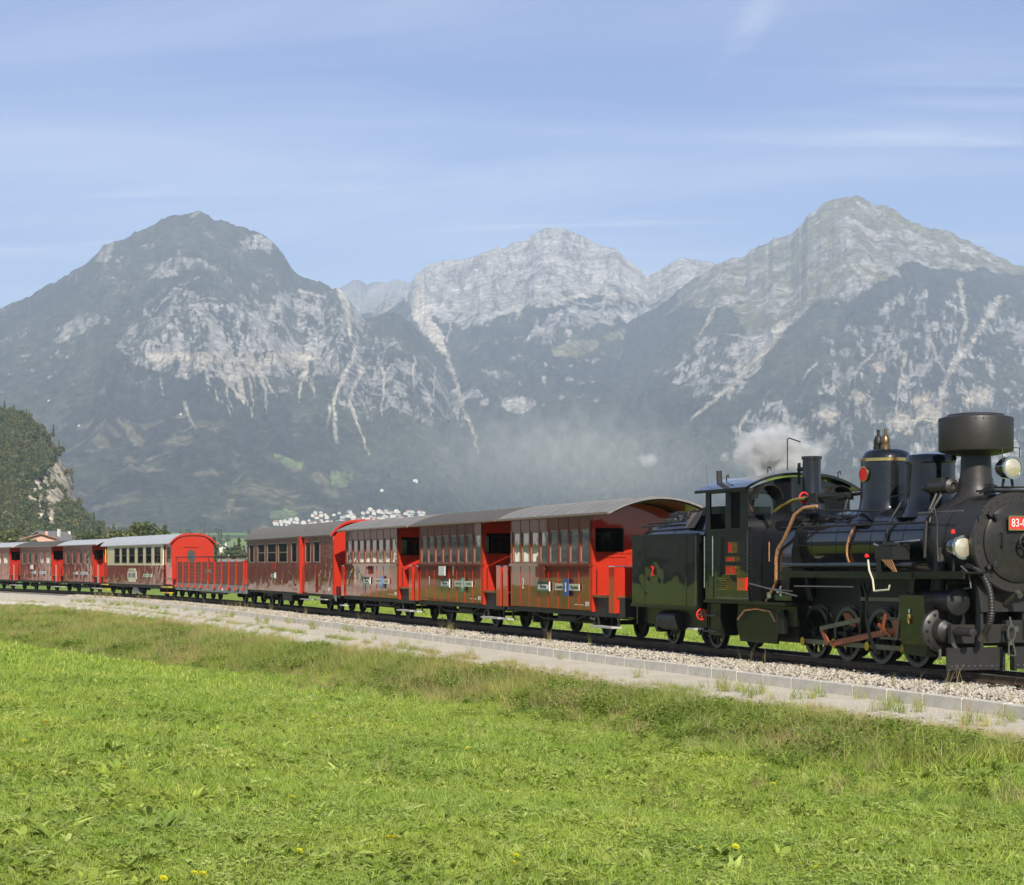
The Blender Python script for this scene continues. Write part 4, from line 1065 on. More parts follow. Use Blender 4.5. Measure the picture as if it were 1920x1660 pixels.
# ---------------------------------------------------------------- open-platform coach
def platform_coach(label, tb0, tb1, pf, pr, nwin, opt):
    tc = (tb0 + tb1) / 2; x0, x1 = tb0 - tc, tb1 - tc
    root = vehicle('railway_coach', label, 'coach', tc, 'passenger coaches of the steam train')
    W = 1.1; zb, zs, zw0, zw1, ze = .63, 1.60, 1.66, opt.get('wtop', 2.44), 2.74
    wall = opt.get('wall', REDSIDE); endc = RED; roofm = opt.get('roof', ROOFG); pw = opt.get('post', .085)
    L = x1 - x0; pitch = (L - pw) / nwin
    xs = [x0 + pw / 2 + pitch * i for i in range(nwin + 1)]
    part(root, 'floor', WOODIN, MB().box(x0 - pr, x1 + pf, -1.05, 1.05, .92, .97))
    part(root, 'underframe', IRON, MB().box(x0 - pr, x1 + pf, -.98, -.86, .50, .93).box(x0 - pr, x1 + pf, .86, .98, .50, .93).box(x0 - pr, x0 - pr + .12, -.86, .86, .5, .92).box(x1 + pf - .12, x1 + pf, -.86, .86, .5, .92).box(x0 + .4, x0 + .5, -.86, .86, .5, .8).box(x1 - .5, x1 - .4, -.86, .86, .5, .8))
    for sg in (-1, 1):
        ya, yb = sorted((sg * W, sg * (W - .045)))
        w = part(root, 'side_wall', wall, MB().box(x0, x1, ya, yb, zb, zs))
        part(root, 'window_sill', wall, MB().box(x0 - .02, x1 + .02, *sorted((sg * (W + .045), sg * (W - .06))), zs, zw0))
        c = part(root, 'cornice_board', wall, MB().box(x0, x1, ya, yb, zw1, ze))
        for i, x in enumerate(xs):
            ed = pw if 0 < i < nwin else pw
            part(root, 'window_post', wall, MB().box(x - pw / 2, x + pw / 2, *sorted((sg * (W + .006), sg * (W - .045))), zw0, zw1))
            if opt.get('batten', True) and sg < 0: part(w, 'batten', RED, MB().box(x - .014, x + .014, sg * (W + .009), sg * W, zb, zs - .002))
            if opt.get('batten', True) and sg < 0: part(c, 'batten', wall, MB().box(x - .02, x + .02, sg * (W + .010), sg * W, zw1, ze))
        for i in range(nwin):
            a, b = xs[i] + pw / 2, xs[i + 1] - pw / 2; yo = sg * (W - .02); ys = sorted((yo, yo + sg * .02 * -1.6))
            f = part(root, 'window', FRAME, MB().box(a, b, *ys, zw0, zw0 + .05).box(a, b, *ys, zw1 - .05, zw1).box(a, a + .025, *ys, zw0 + .05, zw1 - .05).box(b - .025, b, *ys, zw0 + .05, zw1 - .05))
            part(f, 'pane', GLASS, MB().box(a + .02, b - .02, yo - sg * .018, yo - sg * .013, zw0 + .04, zw1 - .04))
            cu = opt.get('curtain')
            if cu and sg < 0:
                h = random.Random(int(tb0 * 10) + i).choice(cu)
                if h: part(root, 'curtain', CLOTH, MB().box(a + (b - a) * h[0], a + (b - a) * h[1], -W + .10, -W + .115, zw0 + .02, zw0 + .02 + (zw1 - zw0 - .06) * h[2]))
        part(root, 'step_board', BOARD, MB().box(x1 + .1, x1 + pf - .05, *sorted((sg * .92, sg * 1.16)), .27, .31)); part(root, 'step_board', BOARD, MB().box(x0 - pr + .05, x0 - .1, *sorted((sg * .92, sg * 1.16)), .27, .31))
        for xh in (x1 + .15, x1 + pf - .12, x0 - .2): part(root, 'step_hanger', IRON, MB().box(xh, xh + .04, *sorted((sg * .95, sg * .99)), .3, .62))
        part(root, 'truss_rod', IRON, MB().tube([(x0 + .6, sg * .84, .55), (x0 + 1.6, sg * .84, .36), (x1 - 1.6, sg * .84, .36), (x1 - .6, sg * .84, .55)], .02, 6))
    for e, xe, sg in (('front', x1, 1), ('rear', x0, -1)):
        xa, xb = sorted((xe, xe - sg * .05))
        mb = MB().box(xa, xb, -W + .046, W - .046, .60, 1.90).box(xa, xb, -W + .046, -.98, 1.90, 2.45).box(xa, xb, .98, W - .046, 1.90, 2.45).box(xa, xb, -.30, .30, 1.90, 2.45)
        ew = part(root, 'end_wall', endc, mb); part(root, 'end_arch', endc, tympanum(xa + .002, xb - .002, W - .05, 2.45, 2.74, 3.04))
        for sy in (-1, 1):
            ya, yb = sorted((sy * .30, sy * .98)); part(ew, 'end_window', GLASS, MB().box(xe - sg * .03, xe - sg * .025, ya, yb, 1.9, 2.45))
        part(ew, 'end_moulding', endc, MB().box(*sorted((xe, xe + sg * .02)), -W + .08, W - .08, 1.80, 1.835).box(*sorted((xe, xe + sg * .02)), -W + .08, W - .08, 1.885, 1.915))
        dr = part(root, 'end_door', endc, MB().box(*sorted((xe, xe + sg * .025)), -.27, .27, .97, 1.80)); part(dr, 'door_handle', BRASS, MB().cyl((xe + sg * .03, .2, 1.45), (xe + sg * .09, .2, 1.45), .018, n=8))
        part(ew, 'corner_rod', IRON, MB().cyl((xe + sg * .05, -W + .14, 1.02), (xe + sg * .05, -W + .14, 1.55), .012, n=6))
        pl = pf if e == 'front' else pr; xp = xe + sg * (pl - .06)
        if pl > .3:
            bl = part(root, 'platform_railing', endc, MB().box(*sorted((xp, xp + sg * .03)), -W, -.36, .60, 1.58).box(*sorted((xp - sg * .28, xp + sg * .001)), -W, -W + .03, .6, 1.58)); b2 = part(root, 'platform_railing', endc, MB().box(*sorted((xp, xp + sg * .03)), .36, W, .60, 1.58).box(*sorted((xp - sg * .28, xp + sg * .001)), W - .03, W, .6, 1.58))
            part(bl, 'hand_rail', CHROME, MB().tube([(xp - sg * .3, -W + .015, 1.60), (xp + sg * .015, -W + .015, 1.60), (xp + sg * .015, -.36, 1.60)], .014, 6)); part(b2, 'hand_rail', CHROME, MB().tube([(xp + sg * .015, .36, 1.60), (xp + sg * .015, W - .015, 1.60)], .014, 6))
            part(bl, 'gate', endc, MB().box(*sorted((xp, xp + sg * .02)), -.34, .34, .98, 1.0).box(*sorted((xp, xp + sg * .02)), -.34, .34, 1.5, 1.53).box(*sorted((xp, xp + sg * .02)), -.02, .02, 1.0, 1.5))
        part(root, 'coupler', IRON, MB().box(*sorted((xe + sg * pl, xe + sg * (pl + .22))), -.06, .06, .55, .67).lathe([(0, 0), (.16, 0), (.17, .04), (0, .06)] if sg > 0 else [(0, 0), (.16, 0), (.17, -.04), (0, -.06)], (xe + sg * (pl + .20), 0, .61), 'x', 16))
    rf = part(root, 'roof', roofm, arc_roof(x0 - pr - .03, x1 + pf + .03, 1.26, 2.76, 3.10, .045))
    nr = opt.get('ribs', 10)
    for i in range(nr):
        x = x0 - pr + (L + pf + pr) * (i + .5) / nr
        if nr: part(rf, 'roof_seam', roofm, arc_roof(x - .014, x + .014, 1.262, 2.775, 3.118, .02, 12))
    part(rf, 'gutter', FRAME, MB().box(x0 - pr - .03, x1 + pf + .03, -1.29, -1.262, 2.72, 2.765).box(x0 - pr - .03, x1 + pf + .03, 1.262, 1.29, 2.72, 2.765))
    part(rf, 'ceiling_lining', WOODIN, arc_roof(x0 - pr + .05, x1 + pf - .05, 1.2, 2.72, 3.03, .01, 12))
    for i in range(4):
        x = x0 + L * (i + .5) / 4
        part(root, 'bench', WOODIN, MB().box(x - .04, x + .04, -.98, -.15, 1.0, 1.95).box(x - .04, x + .04, .25, .98, 1.0, 1.95).box(x - .4, x + .4, -.98, -.2, 1.3, 1.36).box(x - .4, x + .4, .3, .98, 1.3, 1.36))
    wb = opt.get('wb', 2.0)
    for sx in (-1, 1): axle(root, (x0 + x1) / 2 + sx * wb)
    part(root, 'brake_gear', IRON, MB().box(-.5, .5, -.5, .5, .42, .5).cyl((-.6, -.55, .42), (.6, -.55, .42), .09, n=12).bar((-wb, -.3, .3), (wb, -.3, .3), .04, .05).bar((-wb, .3, .3), (wb, .3, .3), .04, .05))
    for tt in (opt.get('steps') or []): pass
    y = -W - .028
    if 'no' in opt: words(root, opt['no'], .36, (x0 + L * opt.get('nox', .17), y + .022, 1.17), NEARSIDE, WHITE, 'number', .8)
    if 'line' in opt: line_sign(root, x0 + L * .46, 1.13, y - .0, opt['line'])
    if 'town' in opt: community_sign(root, x0 + L * .75, 1.13, y - .0, opt['crest'], *opt['town'], point=opt.get('point', True))
    if 'plate' in opt: part(root, 'route_board', opt['plate'], MB().box(x0 + L * .40, x0 + L * .40 + .55, y - .10, y - .075, 1.34, 1.595)); [part(root, 'board_bracket', IRON, MB().box(x0 + L * .40 + xb_, x0 + L * .40 + xb_ + .03, y - .075, y + .028, 1.5, 1.56)) for xb_ in (.1, .42)]
    if 'code' in opt: words(root, opt['code'], .15, (x1 - .16, y + .022, .76), NEARSIDE, WHITE, 'lettering', .8); part(root, 'data_panel', SIGNC, MB().box(x1 - .95, x1 - .75, y + .022, y + .026, .735, .755).box(x1 - .66, x1 - .4, y + .022, y + .026, .735, .75))
    return root, x0, x1

CUR = [None, (0, .5, 1), (.3, .9, .6), None, (.05, .4, .8)]
c1, a, b = platform_coach('brown red coach numbered 2 with eight narrow windows, coupled right behind the tender', 3.01, 8.24, 1.40, .62, 8,
    dict(no='2', line='Zillertalbahn', crest=BLUE, town=('Gemeinde', 'Mayrhofen'), point=False, plate=REDSIDE, code='B 11', roof=ROOFG, curtain=[None, None, (.1, .9, .3), None]))
c2, a, b = platform_coach('brown red coach numbered 1 with a white board under its windows', -4.78, .75, 1.50, .50, 8,
    dict(no='1', nox=.17, line='Zillertalbahn', crest=GREENE, town=('', ''), plate=WHITE, code='B 15', roof=paint('brown_grey_roof', (0.095, 0.088, 0.078), .75, coat=0, wave=.2, grime=.5), curtain=[None, None, (.1, .8, .4), None]))
c3, a, b = platform_coach('brown red coach numbered 2 with painted garland and blue crest', -13.22, -7.09, 1.55, .6, 8,
    dict(no='2', nox=.2, line='Zillertalbahn', crest=LBLUE, town=('', ''), plate=REDSIDE, code='B 12', roof=ROOFG, batten=True, curtain=CUR))
for i, (fx, z, rz, mt) in enumerate([(.06, 1.05, .5, YELLOW), (.09, 1.2, .4, LBLUE), (.12, 1.33, .5, GREENE), (.15, 1.42, .9, YELLOW), (.24, 1.42, -.9, GREENE), (.27, 1.36, -.6, LBLUE), (.31, 1.25, -.5, YELLOW), (.33, 1.15, -.3, GREENE), (.39, .95, .2, LBLUE), (.385, .82, .1, LBLUE)]):
    xx = -6.13 / 2 + 6.13 * fx
    o = part(c3, 'painted_garland', mt, MB().extr([(-.05, -.12), (.05, -.04), (.03, .13), (-.02, .12)], 'y', -.004, 0)); o.location = (xx, -1.131, z); o.rotation_euler = (0, rz, 0)
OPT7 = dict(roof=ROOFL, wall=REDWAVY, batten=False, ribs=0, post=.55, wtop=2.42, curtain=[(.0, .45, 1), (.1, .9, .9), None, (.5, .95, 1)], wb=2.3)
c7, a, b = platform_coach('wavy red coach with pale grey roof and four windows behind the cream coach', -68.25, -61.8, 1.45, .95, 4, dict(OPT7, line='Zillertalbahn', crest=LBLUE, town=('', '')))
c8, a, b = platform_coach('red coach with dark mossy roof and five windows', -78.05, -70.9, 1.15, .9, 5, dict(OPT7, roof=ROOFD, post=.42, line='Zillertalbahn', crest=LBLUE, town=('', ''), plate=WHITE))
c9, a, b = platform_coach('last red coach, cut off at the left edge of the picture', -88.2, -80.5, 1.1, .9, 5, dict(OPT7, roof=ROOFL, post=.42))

# ---------------------------------------------------------------- long coaches
def rounded_window(root, a, b, z0, z1, sg, W, mat, bar=None, curtain=None):
    yo = sg * W; ys = sorted((yo + sg * .012, yo - sg * .03))
    f = part(root, 'window', mat, MB().box(a, b, *ys, z0, z0 + .045).box(a, b, *ys, z1 - .045, z1).box(a, a + .045, *ys, z0 + .045, z1 - .045).box(b - .045, b, *ys, z0 + .045, z1 - .045))
    if bar: part(f, 'glazing_bar', mat, MB().box(a + .04, b - .04, *sorted((yo, yo - sg * .03)), z0 + (z1 - z0) * bar - .018, z0 + (z1 - z0) * bar + .018))
    part(f, 'pane', GLASS, MB().box(a + .03, b - .03, *sorted((yo - sg * .012, yo - sg * .017)), z0 + .03, z1 - .03))
    if curtain and sg < 0:
        for (u0, u1, h) in curtain: part(f, 'curtain', CLOTH, MB().box(a + (b - a) * u0, a + (b - a) * u1, -W + .09, -W + .105, z0 + .04, z0 + .04 + (z1 - z0 - .08) * h))
def wall_with_openings(root, x0, x1, W, z0, z1, zw0, zw1, wins, mat_lo, mat_up, zsplit, name='side_wall'):
    for sg in (-1, 1):
        ys = sorted((sg * W, sg * (W - .045)))
        part(root, name, mat_lo, MB().box(x0, x1, *ys, z0, zsplit))
        mb = MB(); 
        if zw0 > zsplit + .001: mb.box(x0, x1, *ys, zsplit, zw0)
        mb.box(x0, x1, *ys, zw1, z1); e = x0
        for a, b in sorted(wins):
            mb.box(e, a, *ys, zw0, zw1); e = b
        mb.box(e, x1, *ys, zw0, zw1); part(root, name, mat_up, mb)
def bogie(root, x, wb=.75):
    for s in (-1, 1): axle(root, x + s * wb)
    part(root, 'bogie_frame', IRON, MB().box(x - wb - .45, x + wb + .45, -.66, -.60, .38, .56).box(x - wb - .45, x + wb + .45, .60, .66, .38, .56).box(x - .2, x + .2, -.6, .6, .4, .6))
def coupler(root, x, sg):
    part(root, 'coupler', IRON, MB().box(*sorted((x, x + sg * .3)), -.06, .06, .55, .67).lathe([(0, 0), (.16, 0), (.17, sg * .04), (0, sg * .06)], (x + sg * .28, 0, .61), 'x', 16))

def baggage_coach():
    tb0, tb1 = -29.3, -14.95; tc = (tb0 + tb1) / 2; root = vehicle('railway_coach', 'long brown red baggage coach with rounded grey roof, between wagon and small coaches', 'coach', tc, 'passenger coaches of the steam train')
    x0, x1 = tb0 - tc, tb1 - tc; W = 1.1; X = lambda t: t - tc
    wins = [(X(-28.85), X(-27.9)), (X(-27.2), X(-25.8)), (X(-25.4), X(-23.75)), (X(-23.4), X(-21.85)), (X(-21.2), X(-20.25)), (X(-18.95), X(-18.15)), (X(-17.7), X(-16.75))]
    z0, z1, zw0, zw1 = .62, 2.66, 1.70, 2.46
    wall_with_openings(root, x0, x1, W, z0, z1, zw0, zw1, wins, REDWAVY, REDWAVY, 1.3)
    part(root, 'floor', WOODIN, MB().box(x0 + .06, x1 - .06, -1.05, 1.05, .9, .95)); part(root, 'underframe', IRON, MB().box(x0, x1, -.98, -.88, .52, .9).box(x0, x1, .88, .98, .52, .9).box(x0, x0 + .1, -.88, .88, .5, .9).box(x1 - .1, x1, -.88, .88, .5, .9))
    for sg in (-1, 1):
        for i, (a, b) in enumerate(wins): rounded_window(root, a, b, zw0, zw1, sg, W, FRAME, .52 if i in (1, 2, 3) else None, [(.1, .6, 1)] if i in (4, 5) else ([(.0, .35, .5)] if i == 2 else None))
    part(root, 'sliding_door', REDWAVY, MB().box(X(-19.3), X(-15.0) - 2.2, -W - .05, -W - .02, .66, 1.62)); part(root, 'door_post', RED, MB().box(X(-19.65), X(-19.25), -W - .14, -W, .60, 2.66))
    part(root, 'faded_panel', FRAME, MB().box(X(-16.1), X(-15.5), -W - .006, -W - .001, 1.34, 1.36).box(X(-16.1), X(-15.5), -W - .006, -W - .001, 1.9, 1.92).box(X(-16.1), X(-15.5), -W - .006, -W - .001, 2.1, 2.12))
    for xa, xb in ((x1 - .05, x1), (x0, x0 + .05)):
        part(root, 'end_wall', RED, tympanum(xa, xb, W - .047, .60, 2.62, 3.13, 3.0, 20))
    rf = part(root, 'roof', paint('olive_grey_roof', (0.15, 0.14, 0.12), .8, coat=0, wave=.2, grime=.4), arc_roof(x0 - .12, x1 + .03, 1.2, 2.64, 3.16, .05, 24, 3.2))
    part(rf, 'end_rim', RED, arc_roof(x1 + .03, x1 + .09, 1.2, 2.64, 3.165, .09, 24, 3.2))
    line_sign(root, X(-24.3), 1.22, -W, 'Zillertalbahn', .75); part(root, 'data_panel', RED, MB().box(X(-24.6), X(-23.9), -W - .01, -W, 1.45, 1.7))
    words(root, 'D 4', .2, (x1 - .5, -W - .002, .78), NEARSIDE, WHITE); bogie(root, x0 + 2.4); bogie(root, x1 - 2.4); coupler(root, x1, 1); coupler(root, x0, -1)
    part(root, 'step_board', BOARD, MB().box(x1 - 2.2, x1 - .9, -1.15, -.95, .42, .45)); part(root, 'step_board', BOARD, MB().box(X(-19.6), X(-17.8), -1.15, -.95, .38, .41))
    part(root, 'battery_box', IRON, MB().box(-1.2, .4, -.95, -.5, .28, .52)); part(root, 'corner_bracket', GREYP, MB().extr([(x1 - .45, .60), (x1, .60), (x1, .40)], 'y', -1.0, -.97))
baggage_coach()

def open_wagon():
    tb0, tb1 = -44.0, -29.75; tc = (tb0 + tb1) / 2; root = vehicle('open_goods_wagon', 'open goods wagon with red ribbed plank sides on a grey frame', 'wagon', tc)
    x0, x1 = tb0 - tc, tb1 - tc; W = 1.08; nb = 6
    part(root, 'floor', PLANK, MB().box(x0, x1, -1.0, 1.0, .78, .84)); part(root, 'side_sill', GREYP, MB().box(x0, x1, -W - .02, -W + .08, .42, .77)); part(root, 'side_sill', GREYP, MB().box(x0, x1, W - .08, W + .02, .42, .77))
    for sg in (-1, 1):
        for i in range(nb):
            za = .79 + i * (.97 / nb); part(root, 'plank', PLANK, MB().box(x0 + .05, x1 - .5, *sorted((sg * W, sg * (W - .05 - .004 * (i % 2)))), za, za + .97 / nb - .012))
        for i in range(11):
            x = x0 + .35 + (x1 - x0 - .9) * i / 10; part(root, 'stake', RED, MB().box(x - .055, x + .055, *sorted((sg * (W + .05), sg * W)), .60, 1.79)); part(root, 'stake_pocket', RED, MB().box(x - .1, x + .1, *sorted((sg * (W + .12), sg * (W + .02))), .56, .66)) if sg < 0 else None
        part(root, 'top_rail', IRON, MB().cyl((x0, sg * W, 1.98), (x1 + .2, sg * W, 1.98), .025, n=8)); part(root, 'rail_post', IRON, MB().cyl((x0 + .2, sg * W, 1.75), (x0 + .2, sg * W, 1.98), .02, n=6).cyl((x1 - .2, sg * W, 1.75), (x1 - .2, sg * W, 1.98), .02, n=6).cyl((0, sg * W, 1.75), (0, sg * W, 1.98), .02, n=6))
    part(root, 'end_panel', RED, MB().hexa([(x1 - .5, -W, .8), (x1 - .1, -W, .8), (x1 - .5, W, .8), (x1 - .1, W, .8), (x1 - .5, -W, 1.8), (x1 - .3, -W, 1.8), (x1 - .5, W, 1.8), (x1 - .3, W, 1.8)])); part(root, 'end_panel', RED, MB().box(x0, x0 + .06, -W + .02, W - .02, .84, 1.76))
    for i in range(9):
        x = x0 + 1 + i * 1.45; part(root, 'lashing_plate', WHITE if i in (4, 6) else IRON, MB().box(x, x + .28, -W - .035, -W - .021, .5, .62))
    part(root, 'data_panel', GREENE, MB().box(-.5, .35, -W - .02, -W, 1.28, 1.4)); words(root, '6 12', .13, (x1 - 1.7, -W - .03, .6), NEARSIDE, WHITE); bogie(root, x0 + 2.3); bogie(root, x1 - 2.3); coupler(root, x1, 1); coupler(root, x0, -1)
    part(root, 'truss_rod', IRON, MB().box(-2.4, 2.4, -.9, -.8, .32, .42).bar((-4.2, -.85, .5), (-2.4, -.85, .36), .05, .05).bar((2.4, -.85, .36), (4.2, -.85, .5), .05, .05))
    # bicycles' rack bars over the load
    part(root, 'rack_bar', IRON, MB().cyl((x0 + 3, -.9, 1.98), (x0 + 3, .9, 1.98), .02, n=6).cyl((0, -.9, 1.98), (0, .9, 1.98), .02, n=6).cyl((x1 - 3, -.9, 1.98), (x1 - 3, .9, 1.98), .02, n=6))
open_wagon()

def cream_coach():
    tb0, tb1 = -58.6, -46.55; tc = (tb0 + tb1) / 2; root = vehicle('railway_coach', 'saloon coach with cream upper panels, six windows and pale roof', 'coach', tc, 'passenger coaches of the steam train')
    x0, x1 = tb0 - tc, tb1 - tc; W = 1.1; X = lambda t: t - tc; pf, pr = 1.45, 1.2
    wins = [(X(a), X(b)) for a, b in ((-56.85, -55.65), (-55.2, -54.05), (-53.55, -52.3), (-51.7, -50.55), (-50.0, -48.85), (-48.25, -47.05))]
    zw0, zw1 = 1.70, 2.52
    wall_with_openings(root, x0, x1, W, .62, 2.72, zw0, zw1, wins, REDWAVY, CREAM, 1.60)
    part(root, 'waist_moulding', CREAM, MB().box(x0, x1, -W - .02, -W, 1.585, 1.625)); part(root, 'lower_moulding', FRAME, MB().box(x0, x1, -W - .015, -W, .60, .64))
    gm = paint('dark_window_rubber', (0.05, 0.055, 0.045), .5, coat=.2, wave=.05, grime=.2)
    cur = [[(.3, 1, .5)], [(.1, .9, .48)], [(.15, .6, .45)], [(.05, .7, .5)], [(.05, .95, .5)], [(.1, .95, .42)]]
    for sg in (-1, 1):
        for i, (a, b) in enumerate(wins): rounded_window(root, a, b, zw0, zw1, sg, W, gm, .5, cur[i])
    part(root, 'floor', WOODIN, MB().box(x0 - pr, x1 + pf, -1.05, 1.05, .9, .95)); part(root, 'underframe', IRON, MB().box(x0 - pr, x1 + pf, -.98, -.88, .44, .9).box(x0 - pr, x1 + pf, .88, .98, .44, .9).box(x1 + pf - .1, x1 + pf, -.88, .88, .44, .9).box(x0 - pr, x0 - pr + .1, -.88, .88, .44, .9))
    # vestibules
    for xa, xb in ((x1 + pf - .05, x1 + pf), (x0 - pr, x0 - pr + .05)):
        e = part(root, 'end_wall', RED, tympanum(xa, xb, W - .06, .60, 2.62, 3.12, 3.0, 20))
    xe = x1 + pf
    w = part(root, 'end_window', gm, MB().extr([(-.26, 1.6), (.1, 1.6), (.1, 2.22), (.04, 2.32), (-.08, 2.36), (-.2, 2.32), (-.26, 2.22)], 'x', xe + .002, xe + .012)); part(w, 'end_window_frame', WHITE, MB().box(xe + .012, xe + .02, -.27, .11, 1.97, 1.99)); part(root, 'drip_rail', RED, MB().box(xe, xe + .05, -.45, .3, 2.48, 2.51))
    for sg in (-1, 1):
        ys = sorted((sg * (W - .08), sg * (W - .12)))
        part(root, 'vestibule_door', RED, MB().box(x1, xe - .05, *ys, .66, 1.72).box(x1, x1 + .38, *ys, 1.72, 2.6).box(xe - .32, xe - .05, *ys, 1.72, 2.6).box(x1 + .38, xe - .32, *ys, 2.5, 2.6)); dw = part(root, 'door_window_frame', CHROME, MB().box(x1 + .38, x1 + .42, *sorted((sg * (W - .07), sg * (W - .12))), 1.72, 2.5).box(xe - .36, xe - .32, *sorted((sg * (W - .07), sg * (W - .12))), 1.72, 2.5).box(x1 + .42, xe - .36, *sorted((sg * (W - .07), sg * (W - .12))), 1.72, 1.75).box(x1 + .42, xe - .36, *sorted((sg * (W - .07), sg * (W - .12))), 2.07, 2.09)); part(dw, 'pane', GLASS, MB().box(x1 + .4, xe - .34, *sorted((sg * (W - .1), sg * (W - .105))), 1.73, 2.5))
        part(root, 'vestibule_side', RED, MB().box(x0 - pr + .05, x0 - .5, *ys, .66, 1.7)); part(root, 'grab_rail', CHROME, MB().cyl((xe - .12, sg * (W - .02), 1.5), (xe - .12, sg * (W - .02), 1.9), .02, n=8))
        for z, c in ((.50, YELLOW), (.22, YELLOW)): part(root, 'step_board', c, MB().box(x1 - .1, xe - .1, *sorted((sg * .95, sg * 1.18)), z, z + .05)); part(root, 'step_board', c, MB().box(x0 - pr + .1, x0 + .2, *sorted((sg * .95, sg * 1.18)), z, z + .05))
    lad = MB().cyl((x0 - .25, -W - .02, 1.75), (x0 - .25, -W - .02, 2.5), .035, n=8); part(root, 'yellow_grab_pole', YELLOW, lad)
    rf = part(root, 'roof', ROOFL, arc_roof(x0 - pr - .03, xe + .02, 1.2, 2.66, 3.16, .05, 24, 3.0)); part(rf, 'end_rim', RED, arc_roof(xe + .02, xe + .08, 1.2, 2.66, 3.165, .10, 24, 3.0))
    sx = X(-52.9); b = part(root, 'emblem_board', SIGNC, MB().extr([(sx - .95, .85), (sx - .7, .85), (sx - .7, .72), (sx + .7, .72), (sx + .7, .85), (sx + .95, .85), (sx + .95, 1.28), (sx + .7, 1.28), (sx + .7, 1.42), (sx - .7, 1.42), (sx - .7, 1.28), (sx - .95, 1.28)], 'y', -W - .02, -W))
    part(b, 'emblem_print', GREYP, MB().box(sx - .75, sx - .2, -W - .024, -W - .021, .95, 1.18).box(sx + .0, sx + .75, -W - .024, -W - .021, .95, 1.18).box(sx - .6, sx + .6, -W - .024, -W - .021, 1.28, 1.32))
    community_sign(root, X(-49.6), 1.07, -W, GREENE, '', '', w=1.7)
    part(root, 'hopper', GREYP, MB().extr([(-.8, .42), (.3, .42), (.75, .02 + .1), (-.7, .12)], 'y', -.95, -.6)); bogie(root, x0 + 1.6); bogie(root, x1 - 1.2); coupler(root, xe, 1); coupler(root, x0 - pr, -1)
    for i in range(5): part(root, 'table', WOODIN, MB().box(x0 + 1.5 + i * 2.1, x0 + 2.2 + i * 2.1, -1.0, 1.0, 1.62, 1.66))
cream_coach()
